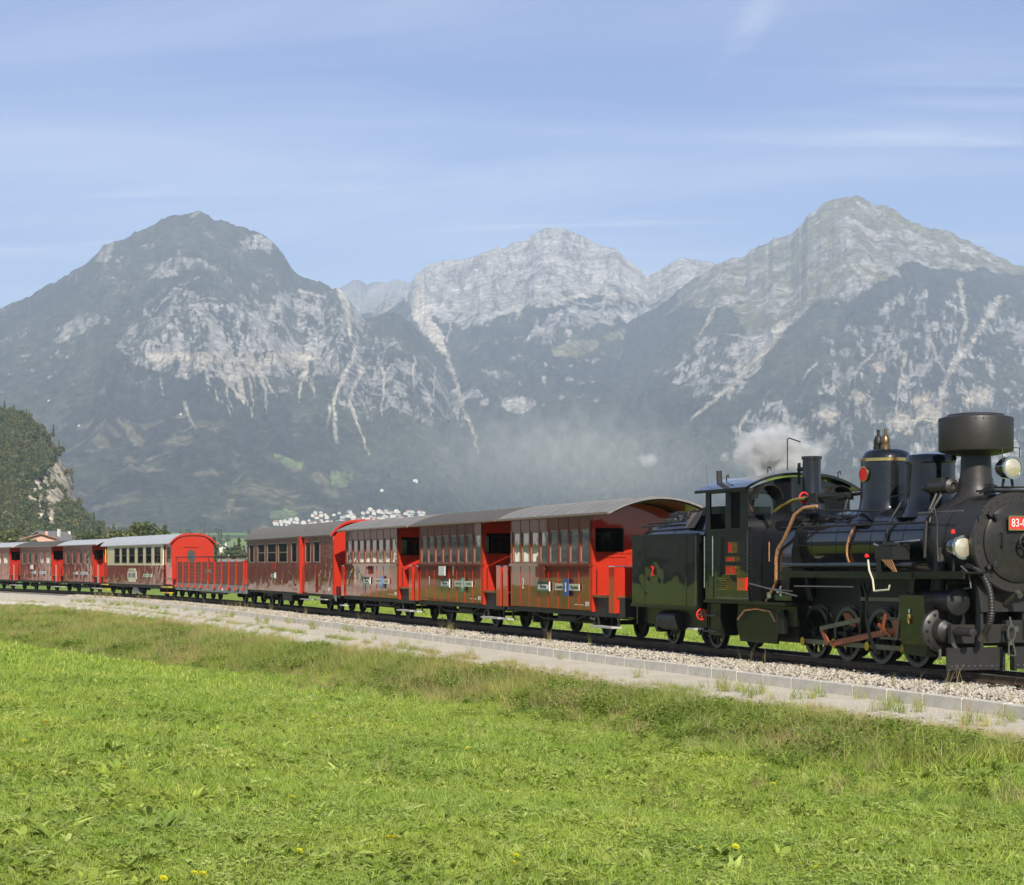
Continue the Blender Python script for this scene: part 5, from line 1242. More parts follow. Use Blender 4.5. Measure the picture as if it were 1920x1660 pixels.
# ================================================================ tender
def tender():
    tc = 12.0; root = vehicle('locomotive_tender', 'glossy black riveted tender marked with a red 2, behind the locomotive', 'tender', tc); X = lambda t: t - tc
    x0, x1 = X(10.45), X(13.62); W = 1.05
    tank = part(root, 'tank', GLOSSW, MB().box(x0, x1, -W, W, .80, 2.22)); part(tank, 'top_moulding', GLOSS, MB().box(x0 - .02, x1 + .02, -W - .02, -W + .05, 2.19, 2.25).box(x0 - .02, x1 + .02, W - .05, W + .02, 2.19, 2.25)); part(tank, 'bottom_moulding', OLIVE, MB().box(x0 - .02, x1 + .02, -W - .03, -W + .04, .77, .83))
    part(tank, 'panel_strip', GLOSS, MB().box(x0 + .62, x0 + .66, -W - .006, -W, .83, 2.19).box(x1 - .52, x1 - .48, -W - .006, -W, .83, 2.19).box(x0, x1, -W - .006, -W, .95, .97))
    rv = MB()
    for i in range(30): rv.lathe([(.011, 0), (.009, -.008), (0, -.011)], (x1 - .06, -W, .86 + i * .0455), 'y', 6)
    part(tank, 'rivet_row', CHROME, rv)
    part(root, 'coal_bunker', GLOSS, MB().hexa([(x0 + .1, -.9, 2.22), (x1, -.9, 2.22), (x0 + .1, .9, 2.22), (x1, .9, 2.22), (x0 + .5, -.78, 2.42), (x1, -.78, 2.62), (x0 + .5, .78, 2.42), (x1, .78, 2.62)]))
    cm = MB(); g = random.Random(3)
    for i in range(60):
        cx, cy = g.uniform(x0 + .5, x1 - .6), g.uniform(-.7, .7); z = 2.4 + .25 * (1 - (cy / .8) ** 2) * g.uniform(.3, 1); s = g.uniform(.07, .16)
        cm.hexa([(cx + a * s + g.uniform(-.03, .03), cy + b * s + g.uniform(-.03, .03), z + c * s + g.uniform(-.03, .03)) for c in (-1, 1) for b in (-1, 1) for a in (-1, 1)])
    o = part(root, 'coal', COAL, cm); o['kind'] = 'stuff'
    part(root, 'bunker_plate', paint('rusty_plate', (0.16, 0.11, 0.07), .6, coat=0, wave=.2, grime=.6), MB().hexa([(x1 - .85, -.92, 2.36), (x1 - .35, -.95, 2.36), (x1 - .85, -.90, 2.36), (x1 - .35, -.93, 2.36), (x1 - .75, -.80, 2.66), (x1 - .2, -.82, 2.68), (x1 - .75, -.78, 2.66), (x1 - .2, -.80, 2.68)]))
    part(root, 'fire_iron_rack', IRON, MB().tube([(x0 + .3, -.95, 2.42), (x1 - .9, -.95, 2.44)], .02, 6).tube([(x0 + .5, -.9, 2.48), (x1 - .8, -.9, 2.5)], .018, 6).tube([(x0 + .6, -1.0, 2.22), (x0 + .7, -1.0, 2.33), (x1 - 1.2, -1.0, 2.33), (x1 - 1.1, -1.0, 2.22)], .012, 6))
    part(root, 'tool_box', GLOSS, MB().box(x1 - .9, x1 - .1, -.5, .6, 2.62, 2.78))
    part(root, 'frame', OLIVE, MB().box(x0, x1, -.84, -.76, .42, .78).box(x0, x1, .76, .84, .42, .78).box(x0, x0 + .08, -.95, .95, .4, .78).box(x1 - .08, x1, -.76, .76, .42, .78))
    for t in (11.2, 13.25): axle(root, X(t), .37, .70, wheel_mesh(.37, 8))
    dr = [(0, -.42)] + [(.19 + (.012 if i % 2 else 0), -.42 + i * .06) for i in range(15)] + [(0, .42)]
    part(root, 'ribbed_air_tank', IRON, MB().lathe(dr, (X(12.1), -.86, .52), 'x', 20))
    wl = part(root, 'brake_wheel', REDGL, MB().lathe([(.10 + .016 * math.cos(a), .016 * math.sin(a)) for a in [i * .7854 for i in range(9)]], (X(13.72), -1.0, .68), 'x', 20).bar((X(13.72), -1.1, .68), (X(13.72), -.9, .68), .015, .015).bar((X(13.72), -1.0, .58), (X(13.72), -1.0, .78), .015, .015)); part(wl, 'spindle', IRON, MB().cyl((X(13.55), -1.0, .68), (X(13.74), -1.0, .68), .02, n=8))
    n = words(root, '2', .30, (X(11.5), -W - .012, 1.50), NEARSIDE, paint('red_numeral', (.55, .03, .02), .4, wave=0, grime=0), 'number'); n.data.extrude = .012
    part(root, 'step', BOARD, MB().box(x1 - .3, x1, -1.12, -.9, .38, .41)); coupler(root, x0, -1)
tender()

# ================================================================ locomotive
def locomotive():
    tc = 18.0; root = vehicle('steam_locomotive', 'black narrow gauge steam locomotive with wide drum chimney', 'locomotive', tc); X = lambda t: t - tc
    P = lambda name, mat, mb, par=None: part(par or root, name, mat, mb)
    zc = 1.98
    boiler = P('boiler', GLOSS, MB().cyl((X(15.85), 0, zc), (X(21.3), 0, zc), .62, n=56))
    for t in (17.35, 18.2, 19.35, 20.35): P('boiler_band', GLOSS, MB().lathe([(.621, -.02), (.626, -.02), (.626, .02), (.621, .02)], (X(t), 0, zc), 'x', 56), boiler)
    P('boiler_band', MATT, MB().lathe([(.63, -.06), (.68, -.05), (.70, .12), (.62, .12)], (X(21.1), 0, zc), 'x', 56), boiler)
    P('firebox', GLOSS, MB().extr([(-.78, 1.0), (-.78, 1.9), (-.70, 2.25), (-.48, 2.52), (-.2, 2.62), (.2, 2.62), (.48, 2.52), (.70, 2.25), (.78, 1.9), (.78, 1.0)], 'x', X(15.8), X(16.95)))
    # copper feed pipe bent over the barrel
    P('copper_feed_pipe', COPPER, MB().tube([(X(18.72) + .10 * math.sin(k * .35), -.655 * math.sin(a), zc + .655 * math.cos(a)) for k, a in enumerate(np.linspace(.35, 2.2, 16))], .022, 8))
    P('boiler_hand_rail', IRON, MB().cyl((X(16.4), -.70, 2.30), (X(21.2), -.70, 2.30), .018, n=8).cyl((X(16.4), .70, 2.30), (X(21.2), .70, 2.30), .018, n=8))
    P('upper_rod', IRON, MB().cyl((X(16.6), -.5, 2.62), (X(19.6), -.56, 2.52), .018, n=8))
    P('boiler_cable', IRON, MB().tube([(X(15.9), -.66, 1.95), (X(18), -.655, 1.99), (X(20.2), -.655, 2.01)], .009, 6))
    # smokebox and front
    sm = P('smokebox', MATT, MB().cyl((X(21.22), 0, zc), (X(22.52), 0, zc), .735, n=56))
    P('front_ring', MATT, MB().lathe([(.735, -.08), (.77, -.06), (.77, .02), (.75, .045), (.60, .05), (.60, -.05)], (X(22.54), 0, zc), 'x', 56), sm)
    P('ring_seam', IRON, MB().lathe([(.738, 0), (.742, 0), (.742, .03), (.738, .03)], (X(21.75), 0, zc), 'x', 56), sm)
    door = P('smokebox_door', paint('satin_black_door', (.022, .022, .021), .35, coat=.3, wave=.08, grime=.4, crough=.2), MB().lathe([(.60, .02), (.60, .085), (.57, .10), (.52, .115), (.3, .155), (0, .175)], (X(22.54), 0, zc), 'x', 56))
    rv = MB()
    for i in range(30):
        a = 6.283 * i / 30; rv.lathe([(.013, 0), (.01, .01), (0, .013)], (X(22.59), .685 * math.cos(a), zc + .685 * math.sin(a)), 'x', 6)
    P('ring_rivet', IRON, rv, sm)
    for a in (2.45, 3.75, .7, 5.65):
        cy, cz = .60 * math.cos(a), .60 * math.sin(a); P('door_clamp', IRON, MB().bar((X(22.63), cy * 1.14, zc + cz * 1.14), (X(22.66), cy * .86, zc + cz * .86), .07, .06).cyl((X(22.58), cy, zc + cz), (X(22.74), cy, zc + cz), .035, n=8), door)
    P('clamp_handle', IRON, MB().tube([(X(22.66), -.62, zc + .50), (X(22.7), -.70, zc + .50), (X(22.7), -.70, zc + .38)], .012, 6), door)
    hw = P('hand_wheel', IRON, MB().lathe([(.13 + .018 * math.cos(a), .018 * math.sin(a)) for a in [i * .7854 for i in range(9)]], (X(22.84), 0, zc), 'x', 28).bar((X(22.84), -.12, zc), (X(22.84), .12, zc), .02, .02).bar((X(22.84), 0, zc - .12), (X(22.84), 0, zc + .12), .02, .02), door); P('spindle', IRON, MB().cyl((X(22.68), 0, zc), (X(22.86), 0, zc), .03, n=10), door)
    P('door_handle', IRON, MB().tube([(X(22.70), -.36, zc + .13), (X(22.76), -.36, zc + .12), (X(22.76), -.36, zc - .06), (X(22.70), -.36, zc - .07)], .012, 6), door)
    pl = P('number_plate', REDGL, MB().box(X(22.73), X(22.76), -.26, .30, 2.165, 2.355)); P('plate_rim', BRASS, MB().box(X(22.755), X(22.77), -.27, .31, 2.150, 2.168).box(X(22.755), X(22.77), -.27, .31, 2.352, 2.37).box(X(22.755), X(22.77), -.275, -.258, 2.150, 2.37).box(X(22.755), X(22.77), .298, .315, 2.15, 2.37), pl)
    words(pl, '83-0', .175, (X(22.765), -.225, 2.258), FRONT, WHITE, 'number', .82, align='LEFT')
    P('saddle_plate', MATT, MB().box(X(22.28), X(22.34), -.55, .55, .93, 1.42).box(X(21.4), X(22.28), -.42, .42, .93, 1.4))
    # chimney with spark arrester drum
    cx = X(21.5)
    ch = P('chimney', MATT, MB().lathe([(.46, 2.56), (.36, 2.66), (.28, 2.78), (.25, 2.95), (.235, 3.1), (.225, 3.40)], (cx, 0, 0), 'z', 40)); drum = P('spark_arrester_drum', MATT, MB().lathe([(.22, 3.33), (.30, 3.335), (.53, 3.385), (.565, 3.40), (.57, 3.41), (.57, 3.90), (.565, 3.915), (.45, 3.945), (.43, 3.97), (.30, 3.99), (0, 4.0)], (cx, 0, 0), 'z', 56), ch)
    rv = MB()
    for i in range(32):
        a = 6.283 * i / 32; rv.lathe([(.012, -.012), (.012, .012), (0, .012)], (cx + .565 * math.cos(a), .565 * math.sin(a), 3.875), 'z', 6)
    P('drum_rivet', IRON, rv, ch); P('drum_bracket', IRON, MB().lathe([(0, -.04), (.045, -.04), (.045, .04), (0, .04)], (cx - .33, -.2, 3.31), 'y', 10), ch)
    P('chimney_saddle', MATT, MB().lathe([(.50, 2.52), (.40, 2.64), (.30, 2.74), (.27, 2.86), (.262, 2.98)], (cx, 0, 0), 'z', 40), ch)
    # domes
    dx = X(18.85)
    dome = P('steam_dome', GLOSS, MB().lathe([(.62, 2.38), (.52, 2.47), (.455, 2.60), (.435, 2.75), (.43, 3.36), (.42, 3.45), (.38, 3.53), (.30, 3.575), (0, 3.60)], (dx, 0, 0), 'z', 48)); P('brass_band', BRASS, MB().lathe([(.432, 3.37), (.440, 3.375), (.440, 3.425), (.43, 3.43)], (dx, 0, 0), 'z', 48), dome)
    for i, (ox, mt) in enumerate(((-.13, IRON), (.10, paint('tarnished_brass', (.22, .15, .08), .4, coat=0, wave=.1, grime=.5, metal=.8)))): P('safety_valve', mt, MB().lathe([(.085, 3.57), (.085, 3.64), (.07, 3.66), (.075, 3.68), (.078, 3.75), (.05, 3.81), (.025, 3.84), (.025, 3.92), (0, 3.93)], (dx + ox, -.08 + .16 * 0, 0), 'z', 16), dome)
    bd = P('round_badge', REDGL, MB().lathe([(0, -.025), (.115, -.025), (.12, 0)], (0, 0, 0), 'y', 28), dome); P('badge_rim', BRASS, MB().lathe([(.115, -.03), (.13, -.028), (.13, 0), (.115, 0)], (0, 0, 0), 'y', 28), bd)
    bd.location = (dx + .02, -.432, 3.16); bd.rotation_euler = (0, 0, R_(3))
    sx = X(20.22); sd = P('sand_dome', GLOSS, MB().lathe([(.56, 2.40), (.46, 2.48), (.40, 2.60), (.385, 2.75), (.385, 3.27), (.40, 3.29), (.40, 3.36), (.37, 3.41), (.25, 3.44), (0, 3.45)], (sx, 0, 0), 'z', 44)); P('sand_pipe', IRON, MB().tube([(sx - .25, -.36, 2.7), (sx - .3, -.58, 2.35), (sx - .35, -.68, 1.9), (sx - .4, -.7, 1.5)], .022, 8), sd); P('sand_lever', IRON, MB().bar((sx - .5, -.42, 2.75), (sx - .1, -.42, 2.78), .02, .02).bar((sx - .1, -.42, 2.78), (sx - .08, -.42, 2.62), .02, .02), sd)
    P('saddle_flare', GLOSS, MB().lathe([(.66, 2.33), (.56, 2.43), (.47, 2.5)], (dx, 0, 0), 'z', 40), dome)
    P('turbo_generator', MATT, MB().cyl((X(20.85), -.36, 2.86), (X(21.3), -.36, 2.86), .10, n=16).lathe([(.10, 0), (.12, .03), (.12, .10), (.06, .13), (.05, .10), (0, .09)], (X(21.3), -.36, 2.86), 'x', 20).box(X(20.8), X(21.2), -.44, -.28, 2.86, 3.0).cyl((X(20.6), -.36, 2.86), (X(20.85), -.36, 2.86), .05, n=10)); P('generator_pipe', MATT, MB().tube([(X(21.05), -.42, 2.76), (X(21.05), -.55, 2.5), (X(21.25), -.73, 2.3), (X(21.25), -.76, 1.75)], .025, 8).tube([(X(21.2), -.42, 2.76), (X(21.2), -.62, 2.45), (X(21.22), -.70, 2.1)], .03, 8))
    P('turret_pipe', GLOSS, MB().lathe([(.175, 2.50), (.165, 2.52), (.165, 3.54), (.185, 3.545), (.185, 3.60), (.15, 3.60), (.15, 3.4), (0, 3.4)], (X(16.35), -.05, 0), 'z', 28)); P('whistle', IRON, MB().cyl((X(16.0), -.12, 3.1), (X(16.0), -.12, 3.5), .03, n=8).cyl((X(15.98), -.12, 3.38), (X(16.15), -.1, 3.38), .04, n=8))
    hwv = P('valve_wheel', REDGL, MB().lathe([(.09 + .018 * math.cos(a), .018 * math.sin(a)) for a in [i * .7854 for i in range(9)]], (X(16.85), -.48, 2.83), 'x', 20).bar((X(16.85), -.56, 2.83), (X(16.85), -.40, 2.83), .015, .015)); P('manifold', IRON, MB().cyl((X(16.6), -.48, 2.83), (X(18.3), -.40, 2.83), .05, n=10).box(X(17.1), X(17.35), -.52, -.34, 2.72, 2.9).box(X(17.5), X(18.2), -.46, -.34, 2.78, 2.88).cyl((X(18.25), -.38, 2.83), (X(18.25), -.5, 2.45), .025, n=8))
    P('steam_pipe', IRON, MB().tube([(X(18.1), -.3, 2.84), (X(18.5), -.2, 2.86), (X(18.6), -.1, 2.9)], .03, 8))
    P('copper_pipe', COPPER, MB().tube([(X(17.55), -.60, 2.66), (X(17.26), -.70, 2.64), (X(17.02), -.76, 2.52), (X(16.92), -.80, 2.32), (X(16.74), -.82, 2.09), (X(16.52), -.82, 1.93), (X(16.44), -.82, 1.75), (X(16.44), -.82, 1.32), (X(16.35), -.82, 1.22), (X(16.2), -.82, 1.10)], .031, 10)); P('brass_pipe', BRASS, MB().tube([(X(17.0), -.52, 2.82), (X(16.7), -.6, 2.80), (X(16.4), -.68, 2.70), (X(16.2), -.72, 2.6)], .034, 10)); P('pipe_union', CHROME, MB().lathe([(0, -.05), (.06, -.05), (.06, .05), (0, .05)], (X(16.2), -.82, 1.09), 'z', 12)); P('drain_pipe', COPPER, MB().tube([(X(16.33), -.9, 2.05), (X(16.33), -.9, 1.7)], .012, 6).tube([(X(16.2), -.82, 1.05), (X(16.1), -.84, .98)], .03, 8))
    P('injector_valve', CHROME, MB().cyl((X(16.7), -.9, 1.16), (X(16.86), -.9, 1.2), .05, n=10).cyl((X(16.78), -.9, 1.08), (X(16.78), -.9, 1.26), .03, n=8))
    # running boards
    for sg in (-1, 1):
        rb = P('running_board', OLIVE, MB().box(X(17.0), X(21.35), *sorted((sg * .62, sg * 1.08)), 1.50, 1.53).box(X(21.35), X(22.75), *sorted((sg * .66, sg * 1.05)), 1.51, 1.54).box(X(17.0), X(21.35), *sorted((sg * 1.04, sg * 1.08)), 1.42, 1.50).box(X(21.35), X(22.75), *sorted((sg * 1.01, sg * 1.05)), 1.43, 1.51))
        P('air_pipe', GLOSS, MB().cyl((X(16.9), sg * .92, 1.63), (X(21.2), sg * .92, 1.63), .05, n=12)); P('board_bracket', OLIVE, MB().extr([(X(17.2), 1.42), (X(17.3), 1.42), (X(17.25), 1.1), (X(17.2), 1.1)], 'y', *sorted((sg * .7, sg * 1.0))).extr([(X(21.2), 1.42), (X(21.35), 1.42), (X(21.3), 1.2), (X(21.2), 1.2)], 'y', *sorted((sg * .7, sg * 1.0))))
        P('sub_rail', STEEL, MB().cyl((X(16.5), sg * 1.06, 1.22), (X(17.5), sg * 1.06, 1.18), .012, n=6).cyl((X(15.9), sg * 1.08, 1.30), (X(17.7), sg * 1.08, 1.10), .014, n=6).cyl((X(17.6), sg * 1.07, 1.27), (X(19.6), sg * 1.07, 1.28), .012, n=6))
    P('feed_pump', IRON, MB().box(X(20.2), X(20.75), -1.02, -.72, 1.72, 1.93).cyl((X(20.25), -.87, 1.95), (X(20.7), -.87, 1.95), .05, n=12).box(X(20.2), X(20.35), -1.0, -.75, 1.5, 1.72)); P('pump_flange', CHROME, MB().cyl((X(20.05), -.95, 1.98), (X(20.2), -.95, 1.95), .016, n=6).cyl((X(20.6), -.9, 1.99), (X(21.1), -.74, 2.03), .014, n=6)); P('oil_lines', COPPER, MB().cyl((X(20.85), -1.02, 1.49), (X(20.42), -1.02, 1.72), .008, n=5).cyl((X(20.86), -1.02, 1.49), (X(20.49), -1.02, 1.72), .008, n=5).cyl((X(20.87), -1.02, 1.49), (X(20.56), -1.02, 1.72), .008, n=5).cyl((X(20.88), -1.02, 1.49), (X(20.63), -1.02, 1.72), .008, n=5).cyl((X(20.89), -1.02, 1.49), (X(20.7), -1.02, 1.72), .008, n=5))
    lv = P('pump_lever', SIGNC, MB().tube([(X(20.12), -1.1, 1.72), (X(20.16), -1.1, 1.55), (X(20.27), -1.1, 1.40), (X(20.31), -1.1, 1.22)], .016, 6).tube([(X(20.31), -1.1, 1.22), (X(20.75), -1.1, 1.25), (X(20.78), -1.1, 1.32)], .016, 6)); P('lever_knob', REDGL, MB().lathe([(0, -.04), (.04, -.02), (.04, .02), (0, .04)], (X(20.08), -1.1, 1.78), 'z', 10), lv)
    def lamp(t, y, z, r, stand):
        b = P('headlight', GLOSS, MB().lathe([(0, -.30), (r * .7, -.28), (r * .95, -.18), (r, -.05), (r, .0)], (X(t), y, z), 'x', 28)); P('lamp_rim', CHROME, MB().lathe([(r - .02, -.01), (r + .012, -.01), (r + .012, .03), (r - .02, .03)], (X(t), y, z), 'x', 28), b); P('lens', LENS, MB().lathe([(r - .015, .012), (r * .6, .035), (0, .05)], (X(t), y, z), 'x', 28), b)
        P('lamp_stand', IRON, MB().bar((X(t) - .12, y - .07, z - r), (X(t) - .12, y - .09, z - r - stand), .03, .03).bar((X(t) - .12, y + .07, z - r), (X(t) - .12, y + .09, z - r - stand), .03, .03).box(X(t) - .3, X(t) + .1, y - .16, y + .16, z - r - stand - .02, z - r - stand), b); return b
    lamp(22.42, -.84, 1.90, .17, .22); lamp(22.52, -.04, 3.10, .165, .12)
    P('lamp_shelf', IRON, MB().box(X(22.1), X(22.6), -.4, .4, 2.74, 2.77).tube([(X(22.2), -.4, 2.72), (X(22.35), -.3, 2.86), (X(22.4), -.2, 2.8)], .02, 6)); P('lamp_bail', IRON, MB().tube([(X(22.5), -.2, 3.2), (X(22.5), -.2, 3.40), (X(22.5), .1, 3.40), (X(22.5), .1, 3.2)], .008, 5)); P('red_tail_light', REDGL, MB().lathe([(0, -.04), (.035, -.03), (.035, .03), (0, .04)], (X(22.1), -.80, 2.14), 'z', 10))
    # cab
    W = 1.05; r0, r1 = X(14.0), X(15.8)
    for sg in (-1, 1):
        ys = sorted((sg * W, sg * (W - .03)))
        cs = P('cab_side', GLOSSW if sg < 0 else GLOSS, MB().box(r0, r1, *ys, .98, 2.30)); P('cab_post', GLOSS, MB().box(r0, r0 + .20, *ys, 2.30, 3.06).box(r0 + .86, r0 + 1.08, *ys, 2.30, 3.06).box(r0 + 1.46, r1, *ys, 2.30, 3.06).box(r0 + .2, r1 - .34, *ys, 2.98, 3.06)); P('cab_window', GLASS, MB().box(r0 + 1.06, r0 + 1.47, *sorted((sg * (W - .02), sg * (W - .026))), 2.3, 3.0)); P('arm_rest', GLOSS, MB().box(r0 - .02, r1, *sorted((sg * (W + .05), sg * (W - .05))), 2.27, 2.31))
        P('cab_hand_rail', CHROME, MB().cyl((r0 + .42, sg * (W + .05), 2.18), (r0 + .42, sg * (W + .05), 1.42), .016, n=8).cyl((r0 + .06, sg * (W + .05), 2.18), (r0 + .06, sg * (W + .05), 1.2), .014, n=8)); P('cab_door', GLOSS, MB().box(r0 + .10, r0 + .36, *sorted((sg * (W + .012), sg * W)), 1.02, 2.2).tube([(r0 + .72, sg * (W + .02), 2.15), (r0 + .72, sg * (W + .02), 1.5), (r0 + .62, sg * (W + .02), 1.42)], .014, 6))
        rv = MB()
        for i in range(28): rv.lathe([(.011, 0), (.009, sg * .008), (0, sg * .011)], (r1 - .03, sg * W, 1.04 + i * .045), 'y', 6)
        for i in range(22): rv.lathe([(.011, 0), (.009, sg * .008), (0, sg * .011)], (r0 + .5 + i * .058, sg * W, 1.02), 'y', 6)
        P('cab_rivet', CHROME, rv, cs)
    for n_, a, b, z0, z1, mt, ed in (('maker_plate', 15.06, 15.24, 1.86, 2.06, REDGL, BRASS), ('maker_plate', 14.97, 15.32, 1.70, 1.79, REDGL, BRASS), ('number_plate', 14.96, 15.36, 1.45, 1.62, REDGL, BRASS), ('data_plate', 14.63, 14.98, 1.17, 1.38, OLIVE, BRASS), ('data_plate', 15.44, 15.77, 1.17, 1.40, REDGL, REDGL)):
        pl = P(n_, mt, MB().box(X(a), X(b), -W - .045, -W, z0, z1)); P('plate_edge', ed, MB().box(X(b), X(b) + .012, -W - .05, -W, z0, z1).box(X(a), X(b), -W - .05, -W - .045, z1 - .012, z1).box(X(a), X(b), -W - .05, -W - .045, z0, z0 + .012), pl)
        if n_ == 'number_plate':
            words(pl, '83', .11, (X((a + b) / 2), -W - .048, (z0 + z1) / 2), NEARSIDE, BRASS)
        if n_ == 'data_plate':
            for k in range(4): P('raised_line', BRASS, MB().box(X(a) + .04, X(b) - .04, -W - .049, -W - .0455, z0 + .03 + k * .045, z0 + .042 + k * .045), pl)
    mb = MB().holed(r1 - .04, .03, -W + .03, -.40, 2.30, 3.04, -.73, 2.69, .20, .24).holed(r1 - .04, .03, .40, W - .03, 2.30, 3.04, .73, 2.69, .20, .24)
    mb.box(r1 - .04, r1 - .01, -W + .03, -.6, .98, 2.30).box(r1 - .04, r1 - .01, .6, W - .03, .98, 2.30).box(r1 - .04, r1 - .01, -.40, .40, 2.0, 3.04)
    cf = P('cab_front', GLOSS, mb); P('front_arch', GLOSS, tympanum(r1 - .038, r1 - .012, W - .03, 3.0, 3.07, 3.31))
    rv = MB()
    for i in range(26): rv.lathe([(.011, 0), (.009, .008), (0, .011)], (r1 - .01, -W + .07, 1.05 + i * .075), 'x', 6)
    for i in range(20): rv.lathe([(.009, 0), (.007, .007), (0, .009)], (r1 - .01, -.73 + .25 * math.cos(i * .314), 2.69 + .29 * math.sin(i * .314)), 'x', 6)
    P('front_rivet', IRON, rv, cf)
    for sy in (-1, 1):
        P('front_window', GLASS, MB().box(r1 - .03, r1 - .025, sy * .73 - .2, sy * .73 + .2, 2.45, 2.93), cf); P('window_visor', MATT, MB().lathe([(.27, -.02), (.255, .26), (.245, .26), (.26, -.02)], (r1 + .0, sy * .73, 2.84), 'x', 24, 0, math.pi), cf)
    P('cab_rear', GLOSS, MB().box(r0, r0 + .03, -W + .03, -.5, .98, 2.1).box(r0, r0 + .03, .5, W - .03, .98, 2.1)); P('cab_floor', IRON, MB().box(r0 - .1, r1, -W + .04, W - .04, .95, .98)); P('backhead', IRON, MB().cyl((X(15.4), 0, 1.95), (X(15.76), 0, 1.95), .6, n=28).cyl((X(15.3), -.2, 2.35), (X(15.4), -.2, 2.35), .07, n=12).cyl((X(15.3), .2, 2.4), (X(15.4), .2, 2.4), .07, n=12).bar((X(15.2), -.45, 2.3), (X(15.4), -.55, 2.6), .02, .02))
    rf = P('cab_roof', GLOSS, arc_roof(X(13.82), X(15.95), 1.18, 3.05, 3.33, .05, 20, 2.6)); P('roof_edge', GLOSS, MB().box(X(13.82), X(15.95), -1.2, -1.15, 3.0, 3.05).box(X(13.82), X(15.95), 1.15, 1.2, 3.0, 3.05), rf); P('lifting_hook', IRON, MB().tube([(X(14.6), -.9, 3.2), (X(14.6), -.9, 3.3), (X(14.66), -.9, 3.33), (X(14.7), -.9, 3.28)], .012, 6).tube([(X(15.6), -.55, 3.33), (X(15.6), -.55, 3.42), (X(15.68), -.55, 3.44), (X(15.72), -.55, 3.38)], .012, 6).tube([(X(15.8), .8, 3.22), (X(15.8), .8, 3.35), (X(15.88), .8, 3.37), (X(15.9), .8, 3.31)], .012, 6), rf); P('roof_vent', MATT, MB().cyl((X(14.3), -.9, 3.15), (X(14.28), -.9, 3.42), .055, n=10), rf); P('aerial', IRON, MB().tube([(X(15.7), -.2, 3.38), (X(15.7), -.2, 3.95), (X(15.75), -.19, 3.97), (X(16.1), -.15, 3.88)], .012, 6), rf); P('whip_aerial', IRON, MB().cyl((X(14.0), -1.0, 3.12), (X(13.9), -1.0, 3.55), .004, n=5), rf)
    # frames under cab and boiler
    P('frame_plate', IRON, MB().box(X(14.2), X(22.3), -.33, -.29, .50, 1.05).box(X(14.2), X(22.3), .29, .33, .50, 1.05).box(X(17), X(22.2), -.29, .29, .95, 1.2)); P('frame_stretcher', IRON, MB().box(X(17.0), X(21.2), -.32, .32, 1.02, 1.46).box(X(17.0), X(22.0), -.28, .28, .5, .56)); P('foot_plate', OLIVE, MB().box(X(13.95), X(17.25), -1.07, -.6, .92, .97).box(X(13.95), X(17.25), .6, 1.07, .92, .97)); P('rear_frame', OLIVE, MB().extr([(X(15.0), .90), (X(17.3), .90), (X(17.3), .56), (X(16.65), .52), (X(16.55), .22), (X(15.1), .22), (X(14.95), .5)], 'y', -.86, -.82).box(X(14.0), X(14.5), -.98, -.6, .30, .90)); P('ash_pan', IRON, MB().box(X(15.2), X(16.9), -.6, .6, .25, .9)); P('cab_step', IRON, MB().box(X(14.0), X(14.35), -1.12, -.88, .36, .39).box(X(14.0), X(14.35), -1.12, -.88, .66, .69).box(X(14.0), X(14.03), -1.0, -.95, .36, .95)); P('brake_cylinder', OLIVE, MB().cyl((X(16.85), -.9, .78), (X(16.85), -.9, .42), .11, n=16).cyl((X(16.85), -.9, .84), (X(16.85), -.9, .78), .04, n=8)); P('conduit', COPPER, MB().tube([(X(15.1), -.92, .62), (X(15.4), -.92, .80), (X(15.9), -.92, .84), (X(16.4), -.92, .80), (X(16.6), -.92, .62)], .018, 6))
    # wheels and motion
    T = (17.23, 18.33, 19.43, 20.53)
    for t in T:
        for near in (True, False):
            w = put_wheel(root, WHEEL_L, X(t), near, .46)
            a0 = 2.0; pts = [(.36 * math.cos(a), .36 * math.sin(a)) for a in np.linspace(a0 - .75, a0 + .75, 12)]; big = t == 18.33
            o = part(w, 'counterweight', ORANGE if big else OLIVE, MB().extr(pts + [(.12 * math.cos(a0), .12 * math.sin(a0))] if not big else pts + [(.2 * math.cos(a0 + .4), .2 * math.sin(a0 + .4)), (.2 * math.cos(a0 - .4), .2 * math.sin(a0 - .4))], 'y', .03, .075))
        P('axle', IRON, MB().cyl((X(t), -.5, .45), (X(t), .5, .45), .07, n=12))
    for sg in (-1, 1):
        y = sg * .66; cr = -.15
        P('coupling_rod', STEEL, MB().box(X(T[0]), X(T[3]), y - .018, y + .018, .45 + cr - .04, .45 + cr + .04)); P('crank_pin', BRASS, MB().cyl((X(T[0]), y - .06, .30), (X(T[0]), y + .06, .30), .075, n=14).cyl((X(T[1]), y - .06, .30), (X(T[1]), y + .06, .30), .085, n=14).cyl((X(T[2]), y - .06, .30), (X(T[2]), y + .06, .30), .075, n=14).cyl((X(T[3]), y - .06, .30), (X(T[3]), y + .06, .30), .075, n=14))
        yr = sg * .74; P('connecting_rod', ORANGE, MB().bar((X(18.33), yr, .30), (X(20.55), yr, .62), .035, .095)); P('eccentric_crank', ORANGE, MB().bar((X(18.33), sg * .82, .30), (X(18.1), sg * .82, .55), .03, .09)); P('eccentric_rod', STEEL, MB().bar((X(18.1), sg * .84, .55), (X(19.45), sg * .84, .74), .03, .07)); P('crosshead', ORANGE, MB().box(X(20.45), X(20.7), *sorted((sg * .68, sg * .84)), .50, .76)); P('guide_bar', STEEL, MB().box(X(20.0), X(21.15), *sorted((sg * .70, sg * .80)), .76, .80).box(X(20.0), X(21.15), *sorted((sg * .70, sg * .80)), .44, .48)); P('piston_rod', CHROME, MB().cyl((X(20.6), sg * .76, .62), (X(21.3), sg * .76, .62), .03, n=10))
